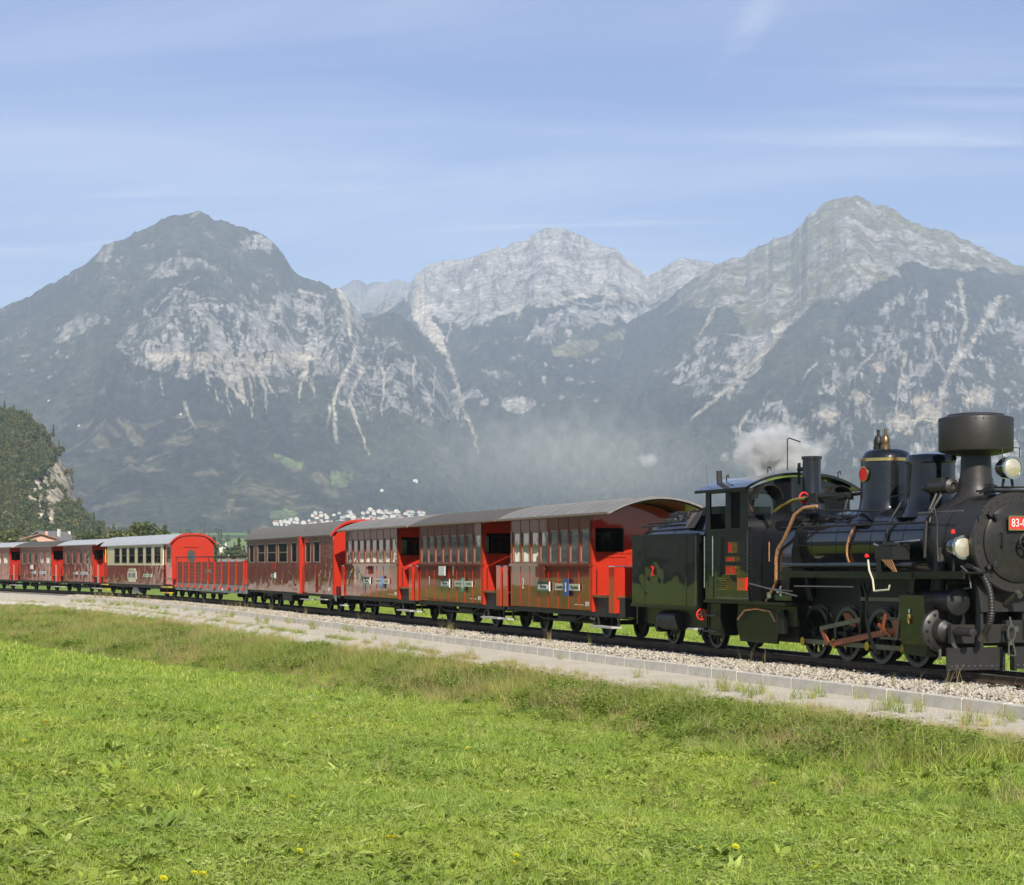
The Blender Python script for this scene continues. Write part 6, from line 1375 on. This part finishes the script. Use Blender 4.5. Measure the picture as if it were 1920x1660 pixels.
        P('expansion_link', OLIVE, MB().tube([(X(19.40), sg * .82, .60), (X(19.48), sg * .82, .85), (X(19.46), sg * .82, 1.1), (X(19.40), sg * .82, 1.3)], .035, 8)); P('valve_rod', STEEL, MB().bar((X(19.46), sg * .84, 1.08), (X(21.1), sg * .84, 1.09), .03, .06)); P('combination_lever', STEEL, MB().bar((X(20.75), sg * .86, 1.12), (X(20.6), sg * .86, .45), .025, .06)); P('motion_bracket', OLIVE, MB().tube([(X(19.74), sg * .97, 1.33), (X(19.86), sg * .97, 1.16), (X(19.84), sg * .97, .86), (X(19.94), sg * .97, .51), (X(20.16), sg * .97, .22)], .03, 6).tube([(X(20.0), sg * .97, 1.33), (X(19.88), sg * .97, 1.14)], .025, 6).tube([(X(20.16), sg * .97, .22), (X(20.05), sg * .8, .15)], .03, 6)); P('motion_red_lever', ORANGE, MB().bar((X(20.2), sg * .9, .55), (X(20.32), sg * .9, .85), .03, .05).bar((X(20.1), sg * .9, .68), (X(20.5), sg * .9, .50), .03, .05)); P('brake_hanger', IRON, MB().bar((X(17.75), sg * .5, .9), (X(17.7), sg * .5, .2), .04, .06).bar((X(18.9), sg * .5, .9), (X(18.85), sg * .5, .2), .04, .06).bar((X(20.0), sg * .5, .9), (X(19.95), sg * .5, .2), .04, .06))
        # cylinders
        yo, yi = sg * 1.12, sg * .60
        cy = P('cylinder_block', GLOSS, MB().extr([(X(21.10), 1.17), (X(21.80), 1.17), (X(21.86), .42), (X(21.16), .42)], 'y', *sorted((yo, yi)))); P('cylinder_lagging', FRAME if False else OLIVE, MB().extr([(X(21.15), .44), (X(21.88), .44), (X(21.80), .24), (X(21.22), .26)], 'y', *sorted((sg * 1.10, yi))), cy); P('oil_cup', BRASS, MB().lathe([(0, .07), (.03, .06), (.035, 0), (.02, -.08), (0, -.1)], (X(21.42), sg * 1.14, .82), 'z', 10), cy); P('oil_cup_cap', CHROME, MB().lathe([(0, .04), (.02, .03), (.02, -.03), (0, -.03)], (X(21.42), sg * 1.14, .93), 'z', 8), cy)
        cv = P('cylinder_cover', MATT, MB().lathe([(.33, -.06), (.33, .0), (.30, .02), (.20, .04), (.17, .16), (.10, .20), (.075, .22), (.06, .85), (0, .86)], (X(21.88), sg * .86, .64), 'x', 32), cy); rv = MB()
        for i in range(12): a = 6.283 * i / 12; rv.cyl((X(21.88), sg * .86 + .275 * math.cos(a), .64 + .275 * math.sin(a)), (X(21.925), sg * .86 + .275 * math.cos(a), .64 + .275 * math.sin(a)), .022, n=6)
        P('cover_bolt', IRON, rv, cv); P('valve_chest', IRON, MB().cyl((X(21.0), sg * .80, 1.08), (X(22.2), sg * .80, 1.08), .17, n=20).lathe([(.2, 0), (.2, .05), (.1, .08), (0, .1)], (X(22.2), sg * .80, 1.08), 'x', 20), cy); P('steam_chest_pipe', MATT, MB().tube([(X(21.6), sg * .7, 1.2), (X(21.6), sg * .72, 1.45), (X(21.6), sg * .68, 1.9)], .10, 12)); P('drain_cock', STEEL, MB().cyl((X(21.9), sg * .9, .36), (X(21.9), sg * .9, .2), .025, n=8).cyl((X(22.2), sg * .9, .5), (X(22.35), sg * .9, .38), .03, n=8))
        # front sweeper plates
        sp = P('sweeper_plate', MATT, MB().box(X(22.30), X(22.34), *sorted((sg * .10, sg * 1.05)), .06, .40)); rv = MB()
        for i in range(9): rv.lathe([(.016, 0), (.012, .012), (0, .016)], (X(22.34), sg * (.18 + i * .1), .12), 'x', 6)
        P('plate_rivet', CHROME, rv, sp); P('plate_end', MATT, MB().box(X(22.28), X(22.40), *sorted((sg * .08, sg * .13)), .04, .34), sp); P('plate_hanger', MATT, MB().box(X(22.26), X(22.30), *sorted((sg * .40, sg * .52)), .36, .95), sp)
    P('buffer_beam', MATT, MB().box(X(22.2), X(22.28), -.95, .95, .46, .74).box(X(22.2), X(22.3), .0, .6, .46, .8)); P('under_boiler_shadow_plate', IRON, MB().box(X(21.9), X(21.95), -.8, .8, .4, 1.35))
    hose = [(22.44, -.66, 1.60), (22.62, -.64, 1.50), (22.78, -.62, 1.28), (22.84, -.62, 1.02), (22.80, -.62, .80), (22.66, -.62, .62)]
    hp = []; hr = []
    for i in range(61):
        s = i / 60 * (len(hose) - 1); k = min(int(s), len(hose) - 2); f = s - k
        p0, p1, p2, p3 = [Vector(hose[max(0, min(len(hose) - 1, k + d))]) for d in (-1, 0, 1, 2)]
        v = .5 * ((2 * p1) + (-p0 + p2) * f + (2 * p0 - 5 * p1 + 4 * p2 - p3) * f * f + (-p0 + 3 * p1 - 3 * p2 + p3) * f ** 3); hp.append((X(v.x), v.y, v.z)); hr.append(.052 if i % 2 else .044)
    P('brake_hose', MATT, MB().tube(hp, hr, 12)); P('hose_elbow', MATT, MB().tube([(X(22.2), -.7, 1.5), (X(22.34), -.7, 1.62), (X(22.46), -.66, 1.60)], .055, 10)); P('hose_end', STEEL, MB().cyl((X(22.66), -.62, .64), (X(22.56), -.62, .52), .05, n=10)); P('hose_hand_rail', STEEL, MB().tube([(X(22.4), -.86, 1.62), (X(22.55), -.82, 1.52), (X(22.58), -.80, 1.30), (X(22.4), -.80, 1.28)], .014, 6))
    hk = P('draw_hook', STEEL, MB().box(X(22.28), X(22.62), -.06, .0, .64, .72).tube([(X(22.60), -.14, .86), (X(22.64), -.14, .74), (X(22.64), -.14, .70)], .015, 6)); P('coupling_link', STEEL, MB().tube([(X(22.64), -.14 + .06 * math.cos(a), .62 + .12 * math.sin(a)) for a in np.linspace(0, 6.283, 17)], .016, 6).tube([(X(22.64), -.18, .50), (X(22.66), -.20, .30), (X(22.66), -.11, .28), (X(22.66), -.08, .30), (X(22.64), -.12, .50)], .014, 6).cyl((X(22.62), -.14, .44), (X(22.62), -.14, .52), .03, n=8), hk)
    P('hand_rail', STEEL, MB().tube([(X(21.0), -.72, 2.45), (X(22.3), -.76, 2.45)], .014, 6)); P('steam_hose_knob', STEEL, MB().cyl((X(22.62), -.02, 1.22), (X(22.7), -.02, 1.18), .05, n=10).cyl((X(22.36), -.05, 1.05), (X(22.62), -.02, 1.22), .04, n=10))
    P('side_pipe', IRON, MB().tube([(X(21.48), -.60, 2.72), (X(21.48), -.74, 2.54), (X(21.66), -.80, 2.3), (X(21.66), -.80, 2.0), (X(21.73), -.82, 1.6)], .016, 6))
locomotive()
# ================================================================ wooded hill, trees, houses, village
def paint_hill(px, py, v, slope, ar):
    c = np.repeat(np.array([[0.035, 0.05, 0.022]]), len(px), 0); n = fbm(ar[0] / 14, ar[1] / 20, 4, 95); st = fbm(ar[0] / 6, ar[1] / 60, 4, 96)
    m = np.clip(HILL_CLIFF(px, py, ar) * 1.0, 0, 1)
    col = np.array([0.50, 0.43, 0.31]) * (0.40 + 1.2 * st * (0.4 + 1.2 * n))[:, None]
    return c * (1 - m[:, None]) + col * m[:, None]
CLIFF_POLYS = [[(118, 870), (132, 862), (142, 890), (144, 925), (138, 945), (124, 920), (104, 905), (106, 890)], [(50, 930), (60, 918), (78, 935), (80, 962), (72, 970), (56, 950)],
               [(84, 940), (100, 925), (116, 930), (120, 972), (108, 980), (84, 975)], [(72, 905), (90, 900), (92, 915), (78, 922)], [(88, 875), (100, 868), (104, 888), (92, 890)]]
CLIFF_POLYS = [[(sum(a for a, b in p) / len(p) + 1.35 * (x - sum(a for a, b in p) / len(p)) - 3, sum(b for a, b in p) / len(p) + 1.35 * (y - sum(b for a, b in p) / len(p)) - 4) for x, y in p] for p in CLIFF_POLYS]
def HILL_CLIFF(px, py, ar):
    m = np.zeros(len(px))
    for k, p in enumerate(CLIFF_POLYS): m = np.maximum(m, blur_poly(px, py, p, ar, 60 + k, 7, 14))
    return m
MT_STORE = {}
_old = build_mountain
hill = build_mountain('wooded_hill', [(-420, 700), (-250, 715), (-100, 745), (0, 775), (25, 779), (50, 788), (70, 802), (84, 820), (102, 845), (116, 868), (131, 892), (141, 925), (148, 955), (170, 985), (200, 1003), (240, 1014)],
                     1150, 700, 330, 120, paint_hill, amp=14, seed=31, jag=2.0)
build_mountain('wooded_hill_west', [(-12000, 700), (-6000, 600), (-3800, 560), (-2600, 590), (-1700, 620), (-1000, 650), (-560, 690), (-300, 730), (-120, 760)], 950, 420, 150, 50, paint_plain, amp=14, seed=37, jag=3.0)
def proj_mesh(o):
    v = np.empty(len(o.data.vertices) * 3, np.float32); o.data.vertices.foreach_get('co', v); v = v.reshape(-1, 3)
    return v, *project(v)

def crown_mesh(name, seed, n, rx, rz, leaf, mat, blobs=9, z0=0.25, conifer=False):
    g = np.random.default_rng(seed)
    if conifer:
        h = g.random(n) ** 1.3; a = g.uniform(0, 6.283, n); rr = rx * (1 - h) * np.sqrt(g.uniform(.25, 1, n)) * (0.75 + .35 * np.sin(h * 38 + seed)); C = np.stack([rr * np.cos(a), rr * np.sin(a), z0 * rz + h * rz * (1 - z0)], 1)
    else:
        bc = []
        for i in range(blobs):
            a = g.uniform(0, 6.283); r = rx * .58 * math.sqrt(g.random()); z = rz * g.uniform(z0 + .18, .84); k = 1 - .5 * abs(z / rz - .58); bc.append((r * k * math.cos(a), r * k * math.sin(a), z, rx * g.uniform(.28, .52)))
        bc = np.array(bc); idx = g.integers(0, blobs, n); d = g.normal(size=(n, 3)); d /= np.linalg.norm(d, axis=1)[:, None]
        C = bc[idx, :3] + d * (bc[idx, 3] * g.uniform(.62, 1.05, n))[:, None] * np.array([1, 1, .85])
    t1 = g.normal(size=(n, 3)); t1 /= np.linalg.norm(t1, axis=1)[:, None]; t2 = np.cross(t1, g.normal(size=(n, 3))); t2 /= np.linalg.norm(t2, axis=1)[:, None]
    s = leaf * g.uniform(.6, 1.3, n)[:, None]
    V = np.stack([C - t1 * s, C + t2 * s * .6, C + t1 * s, C - t2 * s * .6], 1).reshape(-1, 3)
    me = mesh_np(name, V, np.arange(4 * n).reshape(-1, 4), mat, False)
    a = me.attributes.new('tint', 'FLOAT', 'POINT'); a.data.foreach_set('value', np.repeat(g.random(n), 4).astype(np.float32)); return me
MAT_TREE = leaf_mat('tree_foliage', [(0.0, (0.055, 0.078, 0.028)), (0.35, (0.085, 0.108, 0.036)), (0.7, (0.12, 0.135, 0.046)), (1.0, (0.17, 0.16, 0.06))], .22, .6, .35)
m = MT('bark'); MAT_BARK = m.bsdf(m.mix(m.noise(7, 5, .7, m.obj((1, 1, .3))), (0.06, 0.045, 0.035), (0.14, 0.115, 0.09)), .9)
def trunk_mesh(h, r, seed):
    g = random.Random(seed); mb = MB().tube([(0, 0, -.3), (.03, .02, h * .25), (-.04, .05, h * .5), (.02, 0, h * .8)], [r, r * .8, r * .55, r * .15], 8)
    for i in range(6):
        a = g.uniform(0, 6.28); z = h * g.uniform(.28, .6); L = h * g.uniform(.2, .34); mb.tube([(0, 0, z), (L * .5 * math.cos(a), L * .5 * math.sin(a), z + L * .45), (L * math.cos(a), L * math.sin(a), z + L * .8)], [r * .35, r * .22, r * .06], 6)
    return mb.mesh('trunk', MAT_BARK)
# forest on the hill
PR_TREE = [proto('forest_tree', crown_mesh('forest_tree', 100 + i, 420, 4.2, 10.5, .85, MAT_TREE, 9, .12)) for i in range(4)] + [proto('forest_spruce', crown_mesh('forest_spruce', 110 + i, 420, 2.8, 15, .8, MAT_TREE, z0=.08, conifer=True)) for i in range(2)]
hv, hpx, hpy = proj_mesh(hill)
gsel = np.random.default_rng(41)
cand = np.where((hpx > -160) & (hpx < 290) & (hv[:, 2] > -3))[0]
cl = np.zeros(len(hpx)); 
for p in CLIFF_POLYS:
    for dy in (-8, -4, 0, 6, 12, 18, 24): cl = np.maximum(cl, inpoly(hpx, hpy - dy, p))
keep = gsel.random(len(cand)) < np.where(cl[cand] > 0, .03, .50)
cand = cand[keep]
if len(cand) > 7000: cand = gsel.choice(cand, 7000, replace=False)
n = len(cand); sc = gsel.uniform(.32, .66, n)
pts = hv[cand] + np.stack([gsel.normal(0, 2.0, n), gsel.normal(0, 2.0, n), np.full(n, -1.5)], 1)
scatter('hill_forest', pts, upright(n, gsel, .04), np.stack([sc, sc, sc], 1), np.where(gsel.random(n) < .8, gsel.integers(0, 4, n), gsel.integers(4, 6, n)), PR_TREE, 'mixed forest covering the steep hill beside the limestone cliff', 'forest')
# belts of far trees on the valley floor
X, Y = [], []
for k in range(1500):
    px = gsel.uniform(-120, 2050); r = gsel.choice([520, 640, 800, 1000, 1300, 1700, 2100]) * gsel.uniform(.93, 1.1); a = math.atan((px - 960) / F)
    if 412 < px < 466 and r > 560 and gsel.random() < .8: continue
    X.append(r * math.sin(a)); Y.append(r * math.cos(a))
X, Y = np.array(X), np.array(Y); n = len(X); sc = gsel.uniform(.5, 1.05, n)
scatter('valley_tree_belt', np.stack([X, Y, ground_z(X, Y) - .5], 1), upright(n, gsel, .04), np.stack([sc, sc, sc], 1), gsel.integers(0, 6, n), PR_TREE, 'belts of far trees across the valley floor', 'tree belt')
# single trees behind the rear coaches
CROWNS = [crown_mesh('crown', 200 + i, 2600, 3.0, 8.4, .26, MAT_TREE, 12, .12) for i in range(3)]; TRUNKS = [trunk_mesh(8.0, .2, i) for i in range(2)]
def tree(px, r, h, w, k, label):
    a = math.atan((px - 960) / F); x, y = r * math.sin(a), r * math.cos(a)
    h *= .84; w *= .9
    root = prop(empty('broadleaf_tree', (x, y, float(ground_z(np.array([x]), np.array([y]))[0])), k * 1.3), label, 'tree', 'trees behind the rear coaches')
    s = h / 8.4
    o = link_mesh('trunk', TRUNKS[k % 2], root); o.scale = (s, s, s); o = link_mesh('crown', CROWNS[k % 3], root); o.scale = (w / 6.0, w / 6.0, s)
for k, (px, r, h, w, lb) in enumerate([
    (228, 250, 9.6, 7.0, 'round dark tree rising above the cream coach roof'), (252, 262, 9.2, 6.4, 'smaller tree filling the gap above the cream coach'), (274, 255, 11.2, 7.4, 'tallest tree behind the cream coach'), (300, 262, 10.2, 6.8, 'tree next to the white T shaped mast'), (322, 300, 8.2, 5.6, 'low tree behind the red end of the cream coach'),
    (165, 270, 9.8, 6.8, 'green tree above the joint of the two rear coaches'), (186, 300, 8.8, 5.6, 'low tree just left of the cream coach'), (18, 300, 11.2, 9.0, 'big tree at the left edge above the last coach'), (44, 330, 9.6, 7.4, 'bushy tree beside the grey roofed farmhouse'), (83, 330, 8.0, 4.0, 'small reddish tree before the pink house'), (140, 330, 8.6, 6.8, 'tree to the right of the white house'),
    (402, 330, 6.6, 5.0, 'tree left of the gap above the open wagon'), (418, 430, 6.4, 6.4, 'dark round tree in the gap above the open wagon'), (440, 300, 2.9, 4.6, 'low bush before the farmhouse roof'), (458, 330, 4.2, 4.2, 'bush touching the baggage coach in the gap')]):
    tree(px, r, h, w, k, lb)

# houses -----------------------------------------------------------
HW = paint('white_render', (0.56, 0.54, 0.48), .9, coat=0, wave=.05, grime=.2); HP = paint('pink_render', (0.60, 0.33, 0.26), .9, coat=0, wave=.05, grime=.2); HB = paint('brown_timber', (0.14, 0.085, 0.05), .85, coat=0, wave=.05, grime=.3)
RT = paint('red_brown_tiles', (0.27, 0.13, 0.085), .9, coat=0, wave=.3, grime=.4, wscale=8); RG = paint('grey_tiles', (0.16, 0.155, 0.15), .85, coat=0, wave=.3, grime=.4, wscale=8); DK = paint('dark_window', (0.03, 0.035, 0.04), .2, coat=.5, wave=.02, grime=.0)
def house_meshes(w, d, h, rh, wall, roof):
    body = MB().extr([(-w / 2, -6), (w / 2, -6), (w / 2, h), (0, h + rh), (-w / 2, h)], 'y', -d / 2, d / 2).mesh('wall', wall); ov = .7
    rf = MB()
    for sg in (-1, 1):
        x0, z0, x1, z1 = 0, h + rh + .12, sg * (w / 2 + ov), h - ov * rh / (w / 2) + .12; rf.hexa([(x0, -d / 2 - ov, z0), (x1, -d / 2 - ov, z1), (x0, d / 2 + ov, z0), (x1, d / 2 + ov, z1), (x0, -d / 2 - ov, z0 + .25), (x1, -d / 2 - ov, z1 + .25), (x0, d / 2 + ov, z0 + .25), (x1, d / 2 + ov, z1 + .25)])
    return body, rf.mesh('roof', roof), (w, d, h)
def near_house(px, r, rz, w, d, h, rh, wall, roof, label, zo=None):
    a = math.atan((px - 960) / F); x, y = r * math.sin(a), r * math.cos(a); z = float(ground_z(np.array([x]), np.array([y]))[0]) if zo is None else zo
    root = prop(empty('house', (x, y, z), rz), label, 'house', 'houses in the valley'); b, f, _ = house_meshes(w, d, h, rh, wall, roof)
    link_mesh('wall', b, root); ro = link_mesh('roof', f, root); part(ro, 'chimney', wall, MB().box(w * .15, w * .15 + .6, -.3, .3, h + rh * .4, h + rh + .8))
    for i in range(3):
        for k in range(2 if h > 4.5 else 1):
            xx = -w / 2 + w * (i + .5) / 3; wd = part(root, 'window', DK, MB().box(xx - .45, xx + .45, -d / 2 - .03, -d / 2 - .005, 1 + k * 2.7, 2.2 + k * 2.7)); part(wd, 'shutter', HB, MB().box(xx - .95, xx - .5, -d / 2 - .06, -d / 2 - .005, 1 + k * 2.7, 2.2 + k * 2.7))
    return root
near_house(76, 420, .25, 6.5, 8, 8.8, 1.0, HP, RT, 'pink house beside the white houses behind the dark roofed coach')
near_house(96, 440, -.35, 12, 10, 7.4, 3.4, HW, RG, 'white house with grey roof next to the pink house')
near_house(112, 460, .5, 13, 10, 7.6, 3.2, HW, RT, 'white house with red brown roof at the foot of the cliff')
near_house(27, 430, 1.2, 13, 16, 5.0, 4.0, HB, RG, 'brown farmhouse with wide grey roof among trees at the left edge')
near_house(440, 360, 1.35, 10, 12, 1.6, 2.4, HB, RG, 'timber farmhouse with wide dark roof seen over the open wagon')
near_house(411, 620, .3, 12, 12, 6.6, 2.6, HW, RG, 'white block of a house above the open wagon')
near_house(455, 700, -.4, 14, 10, 6.4, 3.0, HW, RG, 'white house by the rear end of the baggage coach')
near_house(428, 760, .8, 16, 10, 6.2, 3.0, HW, RT, 'white house with red brown roof between field and wagon')
near_house(392, 900, .2, 18, 12, 6, 3.2, HW, RG, 'long white house beyond the cream coach end')
near_house(-900, 150, 2.27, 5, 4.5, 3.9, 2.4, HW, RG, 'white house out in the meadow, mirrored in the coach windows')
near_house(-690, 175, 2.3, 5, 3.6, 3.9, 2.2, HW, RG, 'low white barn out in the meadow, mirrored in the rear coach windows')
# floodlight mast
x, y = 300 * math.sin(math.atan((325 - 960) / F)), 300 * math.cos(math.atan((325 - 960) / F)); z = float(ground_z(np.array([x]), np.array([y]))[0])
ms = prop(empty('floodlight_mast', (x, y, z)), 'white T shaped floodlight mast above the cream coach', 'mast'); part(ms, 'pole', WHITE, MB().cyl((0, 0, 0), (0, 0, 7.0), .10, .07, 8)); part(ms, 'cross_arm', WHITE, MB().box(-.75, .75, -.08, .08, 6.75, 6.95))
for sx in (-.55, .45): part(ms, 'floodlight', WHITE, MB().box(sx - .28, sx + .28, -.22, .12, 7.1, 7.35))
# the village on the lower slope
VM = [house_meshes(w, d, h, rh, wl, rf) for (w, d, h, rh, wl, rf) in ((11, 12, 6, 3, HW, RG), (13, 10, 7, 3, HW, RT), (10, 10, 8, 2.4, HW, RG), (14, 12, 5.5, 3.4, HW, RT), (18, 9, 6, 2.5, HW, RG))]
VJ = []
for b, f, s in VM:
    bm = bmesh.new(); bm.from_mesh(b); n0 = len(bm.faces); bm.from_mesh(f); bm.faces.ensure_lookup_table()
    for i in range(n0, len(bm.faces)): bm.faces[i].material_index = 1
    me = bpy.data.meshes.new('village_house'); bm.to_mesh(me); bm.free(); me.materials.append(b.materials[0]); me.materials.append(f.materials[0]); VJ.append(me)
SURF = [proj_mesh(bpy.data.objects[nm]) for nm in ('mountain_left', 'mountain_spur', 'mountain_middle', 'mountain_right')]
def on_slope(px, py):
    best = None
    for v, ax, ay in SURF:
        d = (ax - px) ** 2 + (ay - py) ** 2; i = int(np.argmin(d)); r = math.hypot(v[i, 0], v[i, 1])
        if d[i] < 60 and (best is None or r < best[0]): best = (r, v[i])
    return None if best is None else best[1]
gv = random.Random(9); spots = []
for k in range(400):
    if len(spots) >= 96: break
    px = 512 + 283 * gv.random() ** .8; top = np.interp(px, [512, 560, 600, 700, 790], [981, 972, 962, 958, 962]); py = gv.uniform(top, 986 if px < 760 else 974)
    if all(abs(px - a) > 5 or abs(py - b) > 2.6 for a, b in spots): spots.append((px, py))
def far_house(px, py, k, label, group, s=1.0):
    p = on_slope(px, py)
    if p is None: return
    o = link_mesh('village_house', VJ[k % 5], None, (float(p[0]), float(p[1]), float(p[2]))); o.rotation_euler = (0, 0, gv.choice([0, 1.57]) + gv.uniform(-.5, .5)); o.scale = (s, s, s); prop(o, label, 'house', group)
for k, (px, py) in enumerate(spots): far_house(px, py, gv.randrange(5), 'small white house of the hillside village above the red coaches', 'village houses', gv.uniform(.38, .66))
far_house(760, 899, 4, 'long white farm building on the clearing above the village', None, .8); far_house(778, 905, 4, 'lower white farm building beside the clearing', None, .5); far_house(716, 921, 0, 'lone small hut under the green clearing', None, .5)
far_house(90, 752, 1, 'white mountain inn in the forest high above the left hill', None, .4); far_house(150, 799, 4, 'white house standing alone in the forest right of the hill', None, .4); far_house(340, 777, 3, 'tiny pale hut in the forest under the left mountain cliffs', None, .35)
# dandelions ------------------------------------------------------
YEL = leaf_mat('dandelion_yellow', [(0, (.78, .74, .02)), (1, (.84, .80, .03))], .2, .6, .15)
hd = MB()
for ring, (n_, r_, z_) in enumerate(((12, .021, .004), (10, .015, .009), (6, .008, .013))):
    for i in range(n_):
        a = 6.283 * i / n_ + ring; c, s = math.cos(a), math.sin(a); hd.v += [(0, 0, .0), (r_ * c - .004 * s, r_ * s + .004 * c, z_), (r_ * c * 1.12, r_ * s * 1.12, z_ + .002), (r_ * c + .004 * s, r_ * s - .004 * c, z_)]; b = len(hd.v); hd.f.append((b - 4, b - 3, b - 2, b - 1))
ME_HEAD = hd.mesh('flower_head', YEL); ME_STEM = MB().tube([(0, 0, -.12), (.004, 0, -.06), (0, 0, 0)], .0022, 5).mesh('stem', MAT_GRASS)
gf = random.Random(21)
FL = [(47, 1390), (83, 1352), (90, 1358), (122, 1347), (131, 1334), (210, 1330), (305, 1310), (312, 1330), (520, 1325), (546, 1333), (580, 1340), (654, 1357), (532, 1453), (560, 1450), (548, 1495), (585, 1345), (793, 1454), (876, 1403), (886, 1412), (915, 1420), (560, 1596), (366, 1638), (378, 1640), (304, 1648), (735, 1572), (727, 1571), (966, 1604), (962, 1619), (1380, 1588), (1316, 1592), (1340, 1590), (1503, 1620), (1530, 1626), (1037, 1408), (1108, 1422), (15, 1425), (230, 1440), (1180, 1500), (1450, 1470)]
for (px, py) in FL:
    px += gf.uniform(-3, 3); a = (px - 960) / F; y = 20.0
    for _ in range(30):
        z = float(ground_z(np.array([a * y]), np.array([y]))[0]) + .12; y = F * (EYE - z) / (py - HZ)
    root = prop(empty('dandelion', (a * y, y, z)), 'yellow dandelion flower in the short meadow grass', 'flower', 'dandelions in the meadow')
    s = gf.uniform(.85, 1.25); o = link_mesh('flower_head', ME_HEAD, root); o.scale = (s, s, s); o.rotation_euler = (gf.uniform(.1, .6), gf.uniform(-.3, .3), gf.uniform(0, 6)); link_mesh('stem', ME_STEM, root)
# steam ------------------------------------------------------------
def steam(name, label, t, u, z, size, dens, seed):
    m = MT(name + '_vapour'); tc = m.n('ShaderNodeTexCoord'); v = tc.outputs['Object']
    ln = m.n('ShaderNodeVectorMath', operation='LENGTH'); m.l(v, ln.inputs[0])
    mp = m.n('ShaderNodeMapping'); mp.inputs['Scale'].default_value = (size[0] * .9, size[1] * .9, size[2] * .9); mp.inputs['Location'].default_value = (seed, seed * 2, 0); m.l(v, mp.inputs[0])
    n = m.noise(1.7, 4, .6, mp.outputs[0], dist=.4)
    d = m.math('SUBTRACT', m.math('ADD', m.math('MULTIPLY', n, 2.2), -.55), m.math('MULTIPLY', ln.outputs['Value'], 1.35))
    d = m.math('MULTIPLY', m.math('MAXIMUM', d, 0.0), dens)
    pv = m.n('ShaderNodeVolumePrincipled'); pv.inputs['Color'].default_value = (.97, .98, 1, 1); m.l(d, pv.inputs['Density']); m.l(pv.outputs[0], m.out.inputs['Volume'])
    bm = bmesh.new(); bmesh.ops.create_icosphere(bm, subdivisions=3, radius=1.0); me = bpy.data.meshes.new(name); bm.to_mesh(me); bm.free(); me.materials.append(m.m)
    o = link_mesh(name, me, None, track_xyz(t, u, z)); o.scale = size; o.rotation_euler = (0, 0, TH - math.pi / 2); prop(o, label, 'steam', kind='stuff')
steam('steam', 'white steam drifting off behind the locomotive cab', 13.1, 1.0, 3.9, (1.1, 2.2, 1.0), 26.0, 1.0)
steam('steam', 'thin wisp of steam over the tender', 9.6, -.3, 3.85, (.5, .55, .42), 7.0, 4.0)
steam('smoke', 'thin smoke veil hanging over the coaches before the mountain', -23.6, 10.4, 6.6, (6.0, 13.0, 3.4), 0.2, 9.0)
steam('smoke', 'thin pale haze layer added low across the valley behind the train', -220.0, 0.0, 14.0, (45.0, 95.0, 15.0), 0.02, 15.0)  # added second haze volume that pales the lower slopes, not engine smoke
bpy.data.objects['smoke.001'].location = (10, 270, 15)
SC.cycles.volume_step_rate = 1.0
SC.cycles.volume_max_steps = 256

# lettering becomes plain mesh
_dg = bpy.context.evaluated_depsgraph_get()
for o in FONTS:
    me = bpy.data.meshes.new_from_object(o.evaluated_get(_dg)); n_ = o.name.split('.')[0]
    q = bpy.data.objects.new(n_, me); COL.objects.link(q); q.parent = o.parent; q.location = o.location; q.rotation_euler = o.rotation_euler; q.scale = o.scale
    bpy.data.objects.remove(o)
# ---------------------------------------------------------------- the valley air
hz_m = MT('valley_haze')
pv = hz_m.n('ShaderNodeVolumePrincipled')
pv.inputs['Color'].default_value = (0.70, 0.83, 1.0, 1)
pv.inputs['Density'].default_value = 1.14e-4
pv.inputs['Anisotropy'].default_value = 0.0
hz_m.l(pv.outputs[0], hz_m.out.inputs['Volume'])
bm = bmesh.new(); bmesh.ops.create_cube(bm, size=1.0)
me = bpy.data.meshes.new('haze'); bm.to_mesh(me); bm.free(); me.materials.append(hz_m.m)
hz = link_mesh('haze', me, loc=(0, 3000, 790)); hz.scale = (26000, 19000, 1640)
prop(hz, 'pale blue haze filling the whole valley', 'haze', kind='stuff')
